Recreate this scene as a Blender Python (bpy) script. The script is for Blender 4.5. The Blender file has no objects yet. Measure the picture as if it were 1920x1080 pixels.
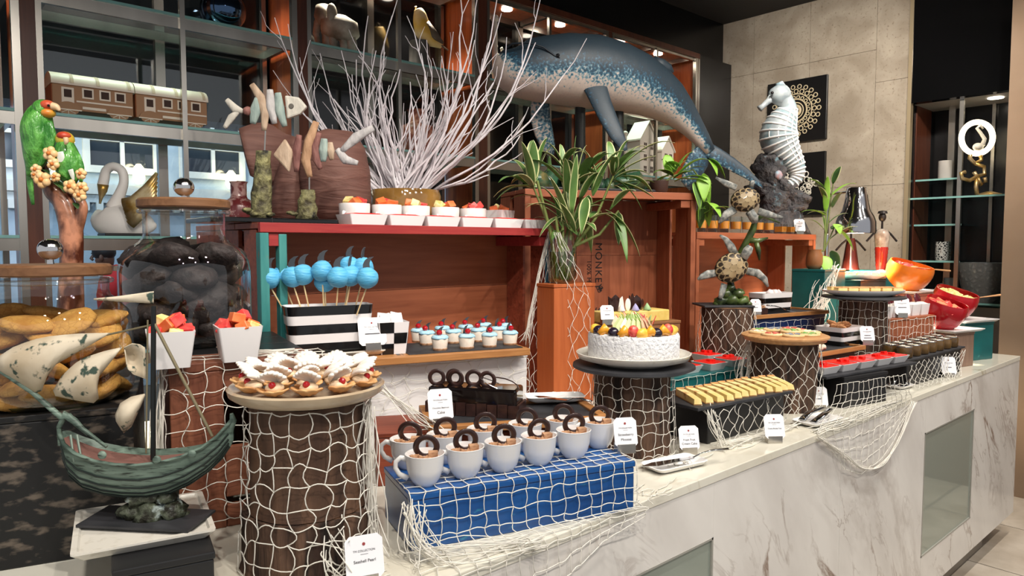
import bpy, bmesh, math, random
import numpy as np
from mathutils import Vector, Matrix, noise as mnoise

# ------------------------------------------------------------------ camera, world, lights
scene = bpy.context.scene
coll = scene.collection
F, CX, CY, CAMH = 1330.0, 960.0, 540.0, 1.475
PITCH = math.atan(80 / F)
AZ = math.radians(48.196)
cam_d = bpy.data.cameras.new('camera'); cam = bpy.data.objects.new('camera', cam_d); coll.objects.link(cam)
cam.location = (0, 0, CAMH); cam.rotation_euler = (math.pi / 2 - PITCH, 0, AZ - math.pi / 2)
cam_d.sensor_width = 36; cam_d.lens = F / 1920 * 36; cam_d.clip_start = 0.02; cam_d.clip_end = 100
scene.camera = cam
vs = scene.view_settings
vs.view_transform = 'Standard'; vs.look = 'None'; vs.gamma = 1; vs.use_curve_mapping = False; vs.exposure = 0.2
w = bpy.data.worlds.new('room_ambience'); scene.world = w; w.use_nodes = True
w.node_tree.nodes['Background'].inputs[0].default_value = (0.96, 0.97, 1.0, 1)
w.node_tree.nodes['Background'].inputs[1].default_value = 0.42

def lamp(kind, name, loc, target, power, color=(1, .93, .84), size=.06, angle=60, blend=.6):
    d = bpy.data.lights.new(name, kind); o = bpy.data.objects.new(name, d); coll.objects.link(o)
    o.location = loc; d.energy = power; d.color = color
    if kind == 'SPOT': d.spot_size = math.radians(angle); d.spot_blend = blend; d.shadow_soft_size = size
    if kind == 'POINT': d.shadow_soft_size = size
    if kind == 'AREA': d.shape = 'RECTANGLE'; d.size, d.size_y = (size if isinstance(size, tuple) else (size, size))
    if target is not None:
        o.rotation_euler = (Vector(target) - Vector(loc)).to_track_quat('-Z', 'Y').to_euler()
    return o
# ceiling spots over the aisle (aimed at the buffet) and over the counter
for i, X in enumerate((-0.4, 0.6, 1.6, 2.6, 3.7)):
    lamp('SPOT', 'aisle_spotlight', (X, -0.55, 3.24), (X + .35, 1.45, 1.1), 78, angle=75, size=.035)
for i, X in enumerate((0.35, 1.3, 2.3, 3.3, 4.1)):
    lamp('SPOT', 'counter_spotlight', (X, .45, 3.24), (X + .05, 1.35, .95), 62, angle=80, size=.035)
for A_, B_ in (((3.1, .3, 3.24), (3.8, 2.1, 1.85)), ((1.8, .3, 3.24), (2.3, 2.0, 1.95)), ((.5, .3, 3.24), (1.1, 2.1, 1.8)), ((-.3, .3, 3.24), (.4, 1.8, 1.6))):
    lamp('SPOT', 'sculpture_fill_spot', A_, B_, 48, angle=48, size=.035)  # extra spots added to brighten the sculptures on the crates and block
# added warm spots to brighten the stone wall evenly, daylight on the house across the street
lamp('SPOT', 'wall_fill_spot', (3.2, 1.3, 3.22), (5.3, 2.5, 2.2), 185, color=(1, .92, .82), angle=70, size=.06, blend=1)
lamp('SPOT', 'wall_fill_spot', (3.4, .6, 3.22), (5.3, 2.2, 1.7), 140, color=(1, .92, .82), angle=70, size=.06, blend=1)
lamp('SPOT', 'pillar_spotlight', (3.9, .6, 3.2), (4.93, .9, 1.9), 45, color=(1, .87, .7), angle=80, size=.05)
lamp('AREA', 'street_daylight_fill', (2.2, 5.9, 3.6), (2.2, 8.2, 1.4), 220, color=(.7, .85, 1.0), size=(7, 2.0))
lamp('AREA', 'street_daylight_fill', (.3, 5.0, 2.8), (1.6, 7.2, 1.2), 130, color=(.7, .85, 1.0), size=(2.5, 1.5))  # added area light that brightens the person outside

# ------------------------------------------------------------------ pixel helpers (1920 x 1080 frame)
def ray(px, py):
    x, y, z = px - CX, CY - py, F
    c, s = math.cos(PITCH), math.sin(PITCH)
    up, fw = y * c - z * s, y * s + z * c
    s, c = math.sin(AZ), math.cos(AZ)
    return Vector((x * s + fw * c, -x * c + fw * s, up))
EYE = Vector((0, 0, CAMH))
def atz(px, py, z): d = ray(px, py); return EYE + d * ((z - CAMH) / d.z)
def aty(px, py, y): d = ray(px, py); return EYE + d * (y / d.y)
def atx(px, py, x): d = ray(px, py); return EYE + d * (x / d.x)
def onpl(px, py, p0, n): d = ray(px, py); n = Vector(n); return EYE + d * ((Vector(p0) - EYE).dot(n) / d.dot(n))
FWD = Vector((math.cos(AZ), math.sin(AZ), 0)); RGT = Vector((math.sin(AZ), -math.cos(AZ), 0))
def facing(px, py, p0): return onpl(px, py, p0, FWD)   # on an upright plane through p0, parallel to the picture
def pxm(p): return (Vector(p) - EYE).dot(FWD) / F       # metres per pixel at p

# ------------------------------------------------------------------ mesh builder
R = random.Random(7)
class MB:
    def __init__(s): s.v = []; s.f = []
    def add(s, vs_, fs_):
        n = len(s.v); s.v += [tuple(p) for p in vs_]; s.f += [tuple(i + n for i in f) for f in fs_]; return s
    def hexa(s, p): return s.add(p, [(3, 2, 1, 0), (4, 5, 6, 7), (0, 1, 5, 4), (1, 2, 6, 5), (2, 3, 7, 6), (3, 0, 4, 7)])
    def box(s, x0, x1, y0, y1, z0, z1):
        return s.hexa([(x0, y0, z0), (x1, y0, z0), (x1, y1, z0), (x0, y1, z0), (x0, y0, z1), (x1, y0, z1), (x1, y1, z1), (x0, y1, z1)])
    def loft(s, rings, cap0=True, cap1=True, closed=True):
        n = len(rings[0]); base = len(s.v)
        for r in rings: s.v += [tuple(p) for p in r]
        m = n if closed else n - 1
        for i in range(len(rings) - 1):
            a, b = base + i * n, base + (i + 1) * n
            for j in range(m):
                k = (j + 1) % n; s.f.append((a + j, a + k, b + k, b + j))
        if cap0: s.f.append(tuple(base + j for j in reversed(range(n))))
        if cap1: e = base + (len(rings) - 1) * n; s.f.append(tuple(e + j for j in range(n)))
        return s
    def lathe(s, prof, n=24, c=(0, 0, 0), cap0=True, cap1=True, wob=0, seed=0):
        rings = []
        for i, (r, z) in enumerate(prof):
            rings.append([(c[0] + (r * (1 + wob * mnoise.noise((math.cos(6.2832 * j / n) * 2 + seed, math.sin(6.2832 * j / n) * 2, z * 8 + seed)))) * math.cos(6.283185 * j / n),
                           c[1] + (r * (1 + wob * mnoise.noise((math.cos(6.2832 * j / n) * 2 + seed, math.sin(6.2832 * j / n) * 2, z * 8 + seed)))) * math.sin(6.283185 * j / n), c[2] + z) for j in range(n)])
        return s.loft(rings, cap0, cap1)
    def tube(s, pts, rad, n=6, caps=True, flat=1.0, up=(0, 0, 1)):
        pts = [Vector(p) for p in pts]; rings = []
        if not isinstance(rad, (list, tuple)): rad = [rad] * len(pts)
        t0 = (pts[1] - pts[0]).normalized(); u = Vector(up)
        if abs(t0.dot(u)) > .95: u = Vector((1, 0, 0)) if abs(t0.x) < .9 else Vector((0, 1, 0))
        a = (u - t0 * u.dot(t0)).normalized()
        for i, p in enumerate(pts):
            t = (pts[min(i + 1, len(pts) - 1)] - pts[max(i - 1, 0)])
            if t.length < 1e-9: t = t0.copy()
            t.normalize(); a = a - t * a.dot(t)
            if a.length < 1e-6: a = t.orthogonal()
            a.normalize(); b = t.cross(a)
            r = rad[i]
            rings.append([p + a * (r * flat * math.cos(6.283185 * j / n)) + b * (r * math.sin(6.283185 * j / n)) for j in range(n)])
        return s.loft(rings, caps, caps)
    def ball(s, c, r, n=12, m=8, wob=0, seed=0, M=None):
        rx, ry, rz = r if isinstance(r, (tuple, list)) else (r, r, r); rings = []
        for i in range(m + 1):
            th = math.pi * (0.02 + 0.96 * i / m) - math.pi / 2; ring = []
            for j in range(n):
                ph = 6.283185 * j / n
                d = Vector((math.cos(th) * math.cos(ph), math.cos(th) * math.sin(ph), math.sin(th)))
                k = 1 + wob * mnoise.noise(d * 1.7 + Vector((seed, seed * 1.3, 0)))
                q = Vector((d.x * rx * k, d.y * ry * k, d.z * rz * k))
                if M is not None: q = M @ q
                ring.append(q + Vector(c))
            rings.append(ring)
        return s.loft(rings)
    def torus(s, c, Rr, r, n=28, m=8, ax=(0, 0, 1), flat=1.0, a0=0, a1=6.283185):
        z = Vector(ax).normalized(); x = z.orthogonal().normalized(); y = z.cross(x); rings = []
        full = abs(a1 - a0 - 6.283185) < 1e-3
        for i in range(n + (0 if full else 1)):
            a = a0 + (a1 - a0) * i / n; d = x * math.cos(a) + y * math.sin(a)
            rings.append([Vector(c) + d * (Rr + r * math.cos(6.283185 * j / m)) + z * (r * flat * math.sin(6.283185 * j / m)) for j in range(m)])
        if full: rings.append(rings[0]); return s.loft(rings, False, False)
        return s.loft(rings)
    def prism(s, poly, d):           # poly of 3D points, extruded by vector d
        n = len(poly); d = Vector(d); a = [Vector(p) for p in poly]; b = [p + d for p in a]
        return s.add(a + b, [tuple(reversed(range(n))), tuple(range(n, 2 * n))] + [(i, (i + 1) % n, n + (i + 1) % n, n + i) for i in range(n)])
    def sheet(s, grid, th=.002):      # grid rows of 3D points -> thin solid sheet
        G = [[Vector(p) for p in r] for r in grid]; nr, nc = len(G), len(G[0]); N = []
        for i in range(nr):
            for j in range(nc):
                du = G[i][min(j + 1, nc - 1)] - G[i][max(j - 1, 0)]; dv = G[min(i + 1, nr - 1)][j] - G[max(i - 1, 0)][j]
                nn = du.cross(dv); N.append(nn.normalized() if nn.length > 1e-12 else Vector((0, 0, 1)))
        top = [G[i][j] + N[i * nc + j] * th / 2 for i in range(nr) for j in range(nc)]
        bot = [G[i][j] - N[i * nc + j] * th / 2 for i in range(nr) for j in range(nc)]
        o = nr * nc; fs = []
        for i in range(nr - 1):
            for j in range(nc - 1):
                a, b, c, d = i * nc + j, i * nc + j + 1, (i + 1) * nc + j + 1, (i + 1) * nc + j
                fs += [(a, b, c, d), (o + d, o + c, o + b, o + a)]
        for i in range(nr - 1):
            a, d = i * nc, (i + 1) * nc; fs.append((a, d, o + d, o + a)); a, d = i * nc + nc - 1, (i + 1) * nc + nc - 1; fs.append((d, a, o + a, o + d))
        for j in range(nc - 1):
            fs.append((j + 1, j, o + j, o + j + 1)); a = (nr - 1) * nc + j; fs.append((a, a + 1, o + a + 1, o + a))
        return s.add(top + bot, fs)
    def xf(s, M): s.v = [tuple(M @ Vector(p)) for p in s.v]; return s

def rrect(hx, hy, r, z, k=3, c=(0, 0)):
    pts = []
    for sx, sy, a0 in ((1, 1, 0), (-1, 1, 90), (-1, -1, 180), (1, -1, 270)):
        for i in range(k + 1):
            a = math.radians(a0 + 90 * i / k)
            pts.append((c[0] + sx * (hx - r) + r * math.cos(a), c[1] + sy * (hy - r) + r * math.sin(a), z))
    return pts
def obj(name, mb, mat, parent=None, smooth=None, bev=0, sub=0):
    me = bpy.data.meshes.new(name); me.from_pydata(mb.v, [], mb.f); me.update()
    bm = bmesh.new(); bm.from_mesh(me); bmesh.ops.recalc_face_normals(bm, faces=bm.faces); bm.to_mesh(me); bm.free()
    if mat is not None: me.materials.append(mat)
    o = bpy.data.objects.new(name, me); coll.objects.link(o)
    if smooth is not None:
        me.shade_smooth()
        if smooth < 179: me.set_sharp_from_angle(angle=math.radians(smooth))
    if bev: m = o.modifiers.new('bevel', 'BEVEL'); m.width = bev; m.segments = 2; m.limit_method = 'ANGLE'
    if sub: m = o.modifiers.new('subdivision', 'SUBSURF'); m.levels = sub; m.render_levels = sub
    if parent is not None: o.parent = parent
    return o
def tag(o, label, cat, group=None):
    o['label'] = label; o['category'] = cat
    if group: o['group'] = group
    return o
def thing(name, label, cat, loc=(0, 0, 0), rz=0, group=None):
    o = bpy.data.objects.new(name, None); coll.objects.link(o); o.empty_display_size = .02
    o.location = loc; o.rotation_euler = (0, 0, rz)
    return tag(o, label, cat, group)
def struct(name, mb, mat, label=None, **k):
    o = obj(name, mb, mat, **k); o['kind'] = 'structure'
    if label: o['label'] = label
    return o
def kids(o): return [c for c in coll.objects if c.parent == o]
def dup(root, loc, rz=0, label=None, group=None, rot=None, scale=None):
    r = root.copy(); coll.objects.link(r); r.location = loc; r.rotation_euler = rot if rot else (0, 0, rz)
    if scale: r.scale = (scale,) * 3 if not isinstance(scale, tuple) else scale
    if label: r['label'] = label
    if group: r['group'] = group
    for ch in root.children:
        c = ch.copy(); coll.objects.link(c); c.parent = r
        for g in ch.children:
            d = g.copy(); coll.objects.link(d); d.parent = c
    return r

# ------------------------------------------------------------------ materials (all procedural)
def C(r, g, b):
    return tuple((x / 255 / 12.92) if x / 255 <= .04045 else ((x / 255 + .055) / 1.055) ** 2.4 for x in (r, g, b)) + (1,)
MATS = {}
def pm(name, col, rough=.5, metal=0, col2=None, scale=20, stretch=(1, 1, 1), detail=4, ramp=(.35, .65), bump=0, bscale=None, bdist=.002,
       coat=0, trans=0, ior=1.45, emit=None, estr=0, sss=0, kind='noise', spec=.5, dist=0, col3=None, ramp3=(.55, .75), scale3=6, rand=0):
    if name in MATS: return MATS[name]
    m = bpy.data.materials.new(name); m.use_nodes = True; MATS[name] = m
    nt = m.node_tree; N, L = nt.nodes, nt.links; b = N['Principled BSDF']
    b.inputs['Base Color'].default_value = col; b.inputs['Roughness'].default_value = rough; b.inputs['Metallic'].default_value = metal
    b.inputs['Coat Weight'].default_value = coat; b.inputs['Coat Roughness'].default_value = .08
    b.inputs['Transmission Weight'].default_value = trans; b.inputs['IOR'].default_value = ior
    b.inputs['Specular IOR Level'].default_value = spec
    if sss: b.inputs['Subsurface Weight'].default_value = sss; b.inputs['Subsurface Radius'].default_value = (.01, .006, .004); b.inputs['Subsurface Scale'].default_value = 1
    if emit: b.inputs['Emission Color'].default_value = emit; b.inputs['Emission Strength'].default_value = estr
    if col2 or bump:
        tc = N.new('ShaderNodeTexCoord'); mp = N.new('ShaderNodeMapping'); L.new(tc.outputs['Object'], mp.inputs[0]); mp.inputs['Scale'].default_value = stretch
        if rand:
            oi = N.new('ShaderNodeObjectInfo'); vm = N.new('ShaderNodeVectorMath'); vm.operation = 'SCALE'; cx = N.new('ShaderNodeCombineXYZ')
            for i in range(3): L.new(oi.outputs['Random'], cx.inputs[i])
            L.new(cx.outputs[0], vm.inputs[0]); vm.inputs['Scale'].default_value = rand; L.new(vm.outputs[0], mp.inputs['Location'])
        def tex(sc):
            if kind == 'voronoi':
                t = N.new('ShaderNodeTexVoronoi'); t.feature = 'DISTANCE_TO_EDGE'; t.inputs['Scale'].default_value = sc; o = t.outputs['Distance']
            elif kind == 'wave':
                t = N.new('ShaderNodeTexWave'); t.inputs['Scale'].default_value = sc; t.inputs['Distortion'].default_value = dist; t.inputs['Detail'].default_value = detail; o = t.outputs['Fac']
            else:
                t = N.new('ShaderNodeTexNoise'); t.inputs['Scale'].default_value = sc; t.inputs['Detail'].default_value = detail; t.inputs['Distortion'].default_value = dist; o = t.outputs['Fac']
            L.new(mp.outputs[0], t.inputs['Vector']); return o
        fac = tex(scale)
        if col2:
            r = N.new('ShaderNodeValToRGB'); L.new(fac, r.inputs[0]); r.color_ramp.elements[0].position, r.color_ramp.elements[1].position = ramp
            r.color_ramp.elements[0].color = col; r.color_ramp.elements[1].color = col2; outc = r.outputs[0]
            if col3:
                t3 = N.new('ShaderNodeTexNoise'); t3.inputs['Scale'].default_value = scale3; t3.inputs['Detail'].default_value = 5; L.new(mp.outputs[0], t3.inputs['Vector'])
                r3 = N.new('ShaderNodeValToRGB'); L.new(t3.outputs['Fac'], r3.inputs[0]); r3.color_ramp.elements[0].position, r3.color_ramp.elements[1].position = ramp3
                mx = N.new('ShaderNodeMix'); mx.data_type = 'RGBA'; L.new(r3.outputs[0], mx.inputs['Factor']); L.new(outc, mx.inputs['A']); mx.inputs['B'].default_value = col3; outc = mx.outputs['Result']
            L.new(outc, b.inputs['Base Color'])
        if bump:
            bf = tex(bscale) if bscale else fac
            bp = N.new('ShaderNodeBump'); bp.inputs['Strength'].default_value = bump; bp.inputs['Distance'].default_value = bdist; L.new(bf, bp.inputs['Height']); L.new(bp.outputs[0], b.inputs['Normal'])
    return m
def wood(name, c1, c2, axis=0, rough=.55, sc=9, coat=0, bump=.25, col3=None, scale3=7, ramp3=(.55, .75)):
    st = [9, 9, 9]; st[axis] = .7
    return pm(name, c1, rough, col2=c2, scale=sc, stretch=tuple(st), detail=6, ramp=(.3, .7), bump=bump, bdist=.001, coat=coat, dist=.8, col3=col3, scale3=scale3, ramp3=ramp3, rand=30)
def glassmat(name, tint=(1, 1, 1, 1), rough=0.0, minrefl=.085):
    if name in MATS: return MATS[name]
    m = bpy.data.materials.new(name); m.use_nodes = True; MATS[name] = m; nt = m.node_tree; N, L = nt.nodes, nt.links
    for n in list(N): N.remove(n)
    o = N.new('ShaderNodeOutputMaterial'); t = N.new('ShaderNodeBsdfTransparent'); t.inputs[0].default_value = tint
    g = N.new('ShaderNodeBsdfGlossy'); g.inputs['Roughness'].default_value = rough
    lw = N.new('ShaderNodeLayerWeight'); lw.inputs['Blend'].default_value = .5
    pw = N.new('ShaderNodeMath'); pw.operation = 'POWER'; pw.inputs[1].default_value = 2.6; L.new(lw.outputs['Facing'], pw.inputs[0])
    ma = N.new('ShaderNodeMath'); ma.operation = 'MULTIPLY_ADD'; ma.inputs[1].default_value = .75; ma.inputs[2].default_value = minrefl; L.new(pw.outputs[0], ma.inputs[0])
    mx = N.new('ShaderNodeMixShader'); L.new(ma.outputs[0], mx.inputs[0]); L.new(t.outputs[0], mx.inputs[1]); L.new(g.outputs[0], mx.inputs[2]); L.new(mx.outputs[0], o.inputs[0])
    return m
def voropaint(name, c1, c2, sc, w=.06, rough=.5, bump=.6, metal=0, coat=0, st=(1, 1, 1)):
    return pm(name, c1, rough, metal=metal, col2=c2, scale=sc, kind='voronoi', ramp=(w * .4, w), bump=bump, bdist=.004, coat=coat, stretch=st)

steel = pm('brushed_steel', C(214, 209, 200), .26, 1, col2=C(176, 171, 163), scale=6, stretch=(1, 1, .05), ramp=(.3, .7))
chrome = pm('chrome', C(225, 225, 225), .06, 1)
cutlery = pm('cutlery_steel', C(200, 200, 200), .12, 1)
white = pm('white_ceramic', C(236, 234, 232), .12, coat=.4, spec=.6)
whitem = pm('white_melamine', C(232, 230, 230), .28)
offwhite = pm('speckled_ceramic', C(226, 221, 210), .2, col2=C(205, 198, 184), scale=60, ramp=(.55, .75), coat=.3)
blackm = pm('black_painted_board', C(28, 28, 30), .42)
blackg = pm('black_gloss', C(12, 12, 13), .08, coat=.5)
slate = pm('black_slate', C(38, 39, 42), .55, col2=C(58, 58, 62), scale=14, bump=.5, bdist=.003, detail=7)
card = pm('card_paper', C(238, 238, 242), .45)
ink = pm('grey_ink', C(70, 70, 76), .6); inkr = pm('red_ink', C(150, 60, 60), .6); inkb = pm('black_ink', C(25, 20, 20), .7)
netm = pm('white_cotton_cord', C(226, 222, 212), .8)
glass = glassmat('clear_glass', (.97, .985, .98, 1))
glass_g = glassmat('green_edge_glass', (.72, .88, .86, 1))
glass_d = glassmat('tinted_window_glass', (.82, .88, .9, 1))
teal_edge = pm('glass_shelf_edge', C(128, 176, 172), .1, coat=.5, emit=None)
oakb = wood('oak_board', C(150, 98, 52), C(182, 128, 76), 0, .5)
# ------------------------------------------------------------------ stone materials
def marble(name, base, vein, vein2, sc=2.2, rough=.18, w=.018, rot=(.15, .62, .1), mott=None):
    m = bpy.data.materials.new(name); m.use_nodes = True; MATS[name] = m; nt = m.node_tree; N, L = nt.nodes, nt.links; b = N['Principled BSDF']
    b.inputs['Roughness'].default_value = rough
    tc = N.new('ShaderNodeTexCoord'); mr = N.new('ShaderNodeMapping'); L.new(tc.outputs['Object'], mr.inputs[0]); mr.inputs['Rotation'].default_value = rot; mp = N.new('ShaderNodeMapping'); L.new(mr.outputs[0], mp.inputs[0]); mp.inputs['Scale'].default_value = (1, 1, .4)
    def veinfac(scale, width, seed, dist):
        t = N.new('ShaderNodeTexNoise'); t.inputs['Scale'].default_value = scale; t.inputs['Detail'].default_value = 9; t.inputs['Roughness'].default_value = .58; t.inputs['Distortion'].default_value = dist
        ma = N.new('ShaderNodeMapping'); ma.inputs['Location'].default_value = (seed, seed * 2, 0); L.new(mp.outputs[0], ma.inputs[0]); L.new(ma.outputs[0], t.inputs['Vector'])
        s = N.new('ShaderNodeMath'); s.operation = 'SUBTRACT'; s.inputs[1].default_value = .5; L.new(t.outputs['Fac'], s.inputs[0])
        a = N.new('ShaderNodeMath'); a.operation = 'ABSOLUTE'; L.new(s.outputs[0], a.inputs[0])
        r = N.new('ShaderNodeValToRGB'); r.color_ramp.elements[0].position = 0; r.color_ramp.elements[1].position = width
        r.color_ramp.elements[0].color = (1, 1, 1, 1); r.color_ramp.elements[1].color = (0, 0, 0, 1); L.new(a.outputs[0], r.inputs[0])
        t2 = N.new('ShaderNodeTexNoise'); t2.inputs['Scale'].default_value = scale * .9; t2.inputs['Detail'].default_value = 3; L.new(ma.outputs[0], t2.inputs['Vector'])
        r2 = N.new('ShaderNodeValToRGB'); r2.color_ramp.elements[0].position = .48; r2.color_ramp.elements[1].position = .68; L.new(t2.outputs['Fac'], r2.inputs[0])
        mu = N.new('ShaderNodeMath'); mu.operation = 'MULTIPLY'; L.new(r.outputs[0], mu.inputs[0]); L.new(r2.outputs[0], mu.inputs[1]); return mu.outputs[0]
    col = None
    mott = mott or vein2
    t = N.new('ShaderNodeTexNoise'); t.inputs['Scale'].default_value = sc * 1.6; t.inputs['Detail'].default_value = 6; L.new(mp.outputs[0], t.inputs['Vector'])
    r = N.new('ShaderNodeValToRGB'); r.color_ramp.elements[0].position = .42; r.color_ramp.elements[1].position = .85; r.color_ramp.elements[0].color = base; r.color_ramp.elements[1].color = mott; L.new(t.outputs['Fac'], r.inputs[0]); col = r.outputs[0]
    for scale, width, seed, vc, dist in ((sc, w, 1.3, vein, .6), (sc * 2.3, w * 1.2, 7.7, vein2, 1.0), (sc * .7, w * 2.2, 4.1, vein2, .4)):
        mx = N.new('ShaderNodeMix'); mx.data_type = 'RGBA'; L.new(veinfac(scale, width, seed, dist), mx.inputs['Factor']); L.new(col, mx.inputs['A']); mx.inputs['B'].default_value = vc; col = mx.outputs['Result']
    L.new(col, b.inputs['Base Color']); return m
mar = marble('white_marble', C(226, 222, 216), C(128, 104, 88), C(176, 166, 158), 3.2, w=.02, mott=C(196, 190, 184))
mar_top = marble('marble_top', C(224, 221, 208), C(180, 172, 150), C(205, 198, 180), 1.6, rough=.12)
stonew = pm('beige_limestone', C(150, 138, 122), .2, col2=C(182, 171, 155), scale=5, detail=12, ramp=(.3, .72), dist=.6, col3=C(136, 123, 108), scale3=60, ramp3=(.58, .72))
tilem = pm('floor_stone', C(176, 164, 148), .3, col2=C(206, 196, 182), scale=6, detail=8, rand=9, col3=C(140, 124, 106), scale3=3, ramp3=(.58, .8))
grout = pm('dark_grout', C(92, 84, 78), .8)
pillarm = pm('taupe_metal_panel', C(150, 128, 108), .32, col2=C(140, 118, 98), scale=3)
ceilm = pm('charcoal_ceiling', C(44, 42, 42), .7); blackw = pm('black_wall', C(14, 14, 15), .25)
cherry = wood('cherry_veneer', C(122, 52, 26), C(164, 82, 44), 2, .35, sc=4, bump=.05, coat=.2)
cherryd = wood('dark_cherry', C(70, 34, 22), C(96, 52, 34), 2, .35, sc=4, bump=.05, coat=.2)
emitw = pm('lamp_glow', C(255, 240, 215), .5, emit=(1, .9, .74, 1), estr=14)

# ------------------------------------------------------------------ room shell
CT, CF, CE, CB = .92, .936, 4.262, 2.42          # counter top height, front face, far end, rear edge
ZC = 3.3
fl = struct('floor', MB().box(-2.5, 6, -3.2, 9.5, -.06, -.004), grout, 'dark grout bed of the tiled stone floor')
for i in range(12):
    for j in range(8):
        x0, y0 = -1.82 + i * .62, -3.2 + j * .62
        obj('tile', MB().box(x0 + .004, x0 + .616, y0 + .004, y0 + .616, -.03, 0), tilem, fl)
struct('ceiling', MB().box(-2.5, 6, -.9, 3.9, ZC, ZC + .1), ceilm)
struct('trim_1', MB().box(-1.2, 5.3, 3.3, 3.6, 2.955, ZC), blackw, 'black soffit above the display cabinets')
struct('trim_2', MB().box(4.815, 5.3, 3.22, 3.6, 0, 2.955), blackw, 'black column closing the cabinet row')
ws = struct('wall_right', MB().box(5.312, 5.5, 1.86, 3.6, 0, ZC), pm('panel_joint', C(96, 84, 70), .6), 'limestone panelled wall')
ys = [1.86, 2.08, 2.56, 3.02, 3.4]
for k in range(4):
    for z0, z1 in ((0, .95), (.95, 1.9), (1.9, 2.62) if k == 0 else (1.9, 2.85), (2.62, 3.3) if k == 0 else (2.85, 3.3)):
        obj('stone_panel', MB().box(5.3, 5.32, ys[k] + .0012, ys[k + 1] - .0012, z0 + .0012, z1 - .0012), stonew, ws)
struct('trim_3', MB().box(5.285, 5.33, 1.838, 1.862, 0, ZC), pm('bronze_trim', C(190, 172, 140), .35, .6), 'pale metal trim at the stone wall edge')
struct('wall_pillar', MB().box(4.93, 5.35, -1.2, 1.19, 0, ZC), pillarm, 'taupe pillar beyond the counter end')
struct('wall_niche', MB().box(5.74, 5.8, 1.19, 1.86, 0, ZC).box(5.3, 5.8, 1.85, 1.862, 0, ZC).box(5.35, 5.8, 1.17, 1.19, 0, ZC), blackw, 'black lining of the shelf niche')
struct('trim_4', MB().box(5.29, 5.36, 1.19, 1.84, 2.44, ZC), blackg, 'black glass fascia above the shelf niche')
# niche shelves
nc = thing('niche_shelving', 'glass niche shelving beside the taupe pillar with a lit swan ornament', 'shelving', (5.5, 1.5, 0))
def loc(mb, o): return mb.xf(Matrix.Translation(-Vector(o.location)))
for z, y0 in ((1.80, 1.2), (1.1, 1.2)):
    s_ = obj('glass_shelf', loc(MB().box(5.34, 5.72, y0, 1.84, z - .012, z), nc), glass_g, nc); obj('glass_edge', loc(MB().box(5.332, 5.34, y0, 1.84, z - .012, z), nc), teal_edge, s_)
for z in (1.93, 1.62, 1.37):
    s_ = obj('glass_shelf', loc(MB().box(5.428, 5.73, 1.55, 1.84, z - .012, z), nc), glass_g, nc); obj('glass_edge', loc(MB().box(5.42, 5.428, 1.55, 1.84, z - .012, z), nc), teal_edge, s_)
for p in (MB().box(5.34, 5.365, 1.535, 1.56, 1.0, 2.44), MB().box(5.71, 5.73, 1.45, 1.47, .4, 2.44), MB().box(5.6, 5.62, 1.66, 1.7, .4, 2.44)): obj('steel_post', loc(p, nc), steel, nc)
obj('side_panel', loc(MB().box(5.42, 5.7, 1.842, 1.849, .95, 2.44), nc), cherryd, nc)
obj('cabinet_base', loc(MB().box(5.5, 5.73, 1.2, 1.53, .5, 1.06), nc), pm('grey_laminate', C(150, 146, 142), .5), nc)
obj('base_plinth', loc(MB().box(5.36, 5.73, 1.2, 1.84, 0.001, .5), nc), blackm, nc)
dl = obj('downlight', loc(MB().lathe([(.045, 2.436), (.045, 2.44)], 20, (5.5, 1.4, 0)), nc), emitw, nc)
obj('top_panel', loc(MB().box(5.365, 5.74, 1.195, 1.845, 2.4402, 2.46), nc), pm('grey_laminate', C(150, 146, 142), .5), nc)
lamp('SPOT', 'niche_downlight', (5.5, 1.4, 2.42), (5.5, 1.4, 0), 9, angle=80, size=.03)

# ------------------------------------------------------------------ counter with marble front
ctr = thing('buffet_counter', 'long white marble buffet counter with glazed openings in its front', 'counter', (2, 1.6, 0))
def lc(mb): return loc(mb, ctr)
obj('carcass', lc(MB().box(-1.6, CE - .02, CF + .34, CB - .01, .13, CT - .03)), mar, ctr)
zb, zt = .12, CT - .004
WINS = [(.45, 1.497, .275, .762), (2.945, 3.545, .275, .762)]
xs = [-1.6, .45, 1.497, 2.213, 2.945, 3.545, CE]
for a, b in zip(xs[:-1], xs[1:]):
    if any(abs(a - w[0]) < 1e-6 for w in WINS):
        obj('marble_panel', lc(MB().box(a, b, CF, CF + .03, zb, .275)), mar, ctr); obj('marble_panel', lc(MB().box(a, b, CF, CF + .03, .762, zt)), mar, ctr)
    else: obj('marble_panel', lc(MB().box(a + .0007, b - .0007, CF, CF + .03, zb, zt)), mar, ctr, bev=.0008)
obj('end_panel', lc(MB().box(CE - .03, CE, CF + .0305, CB, zb, zt)), mar, ctr)
obj('countertop', lc(MB().box(-1.6, CE + .001, CF - .002, CB, CT - .022, CT)), mar_top, ctr, bev=.002)
obj('plinth', lc(MB().box(-1.6, CE - .28, CF + .06, CB - .1, 0.001, zb)), pm('plinth_metal', C(150, 144, 136), .35, .6), ctr)
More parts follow.
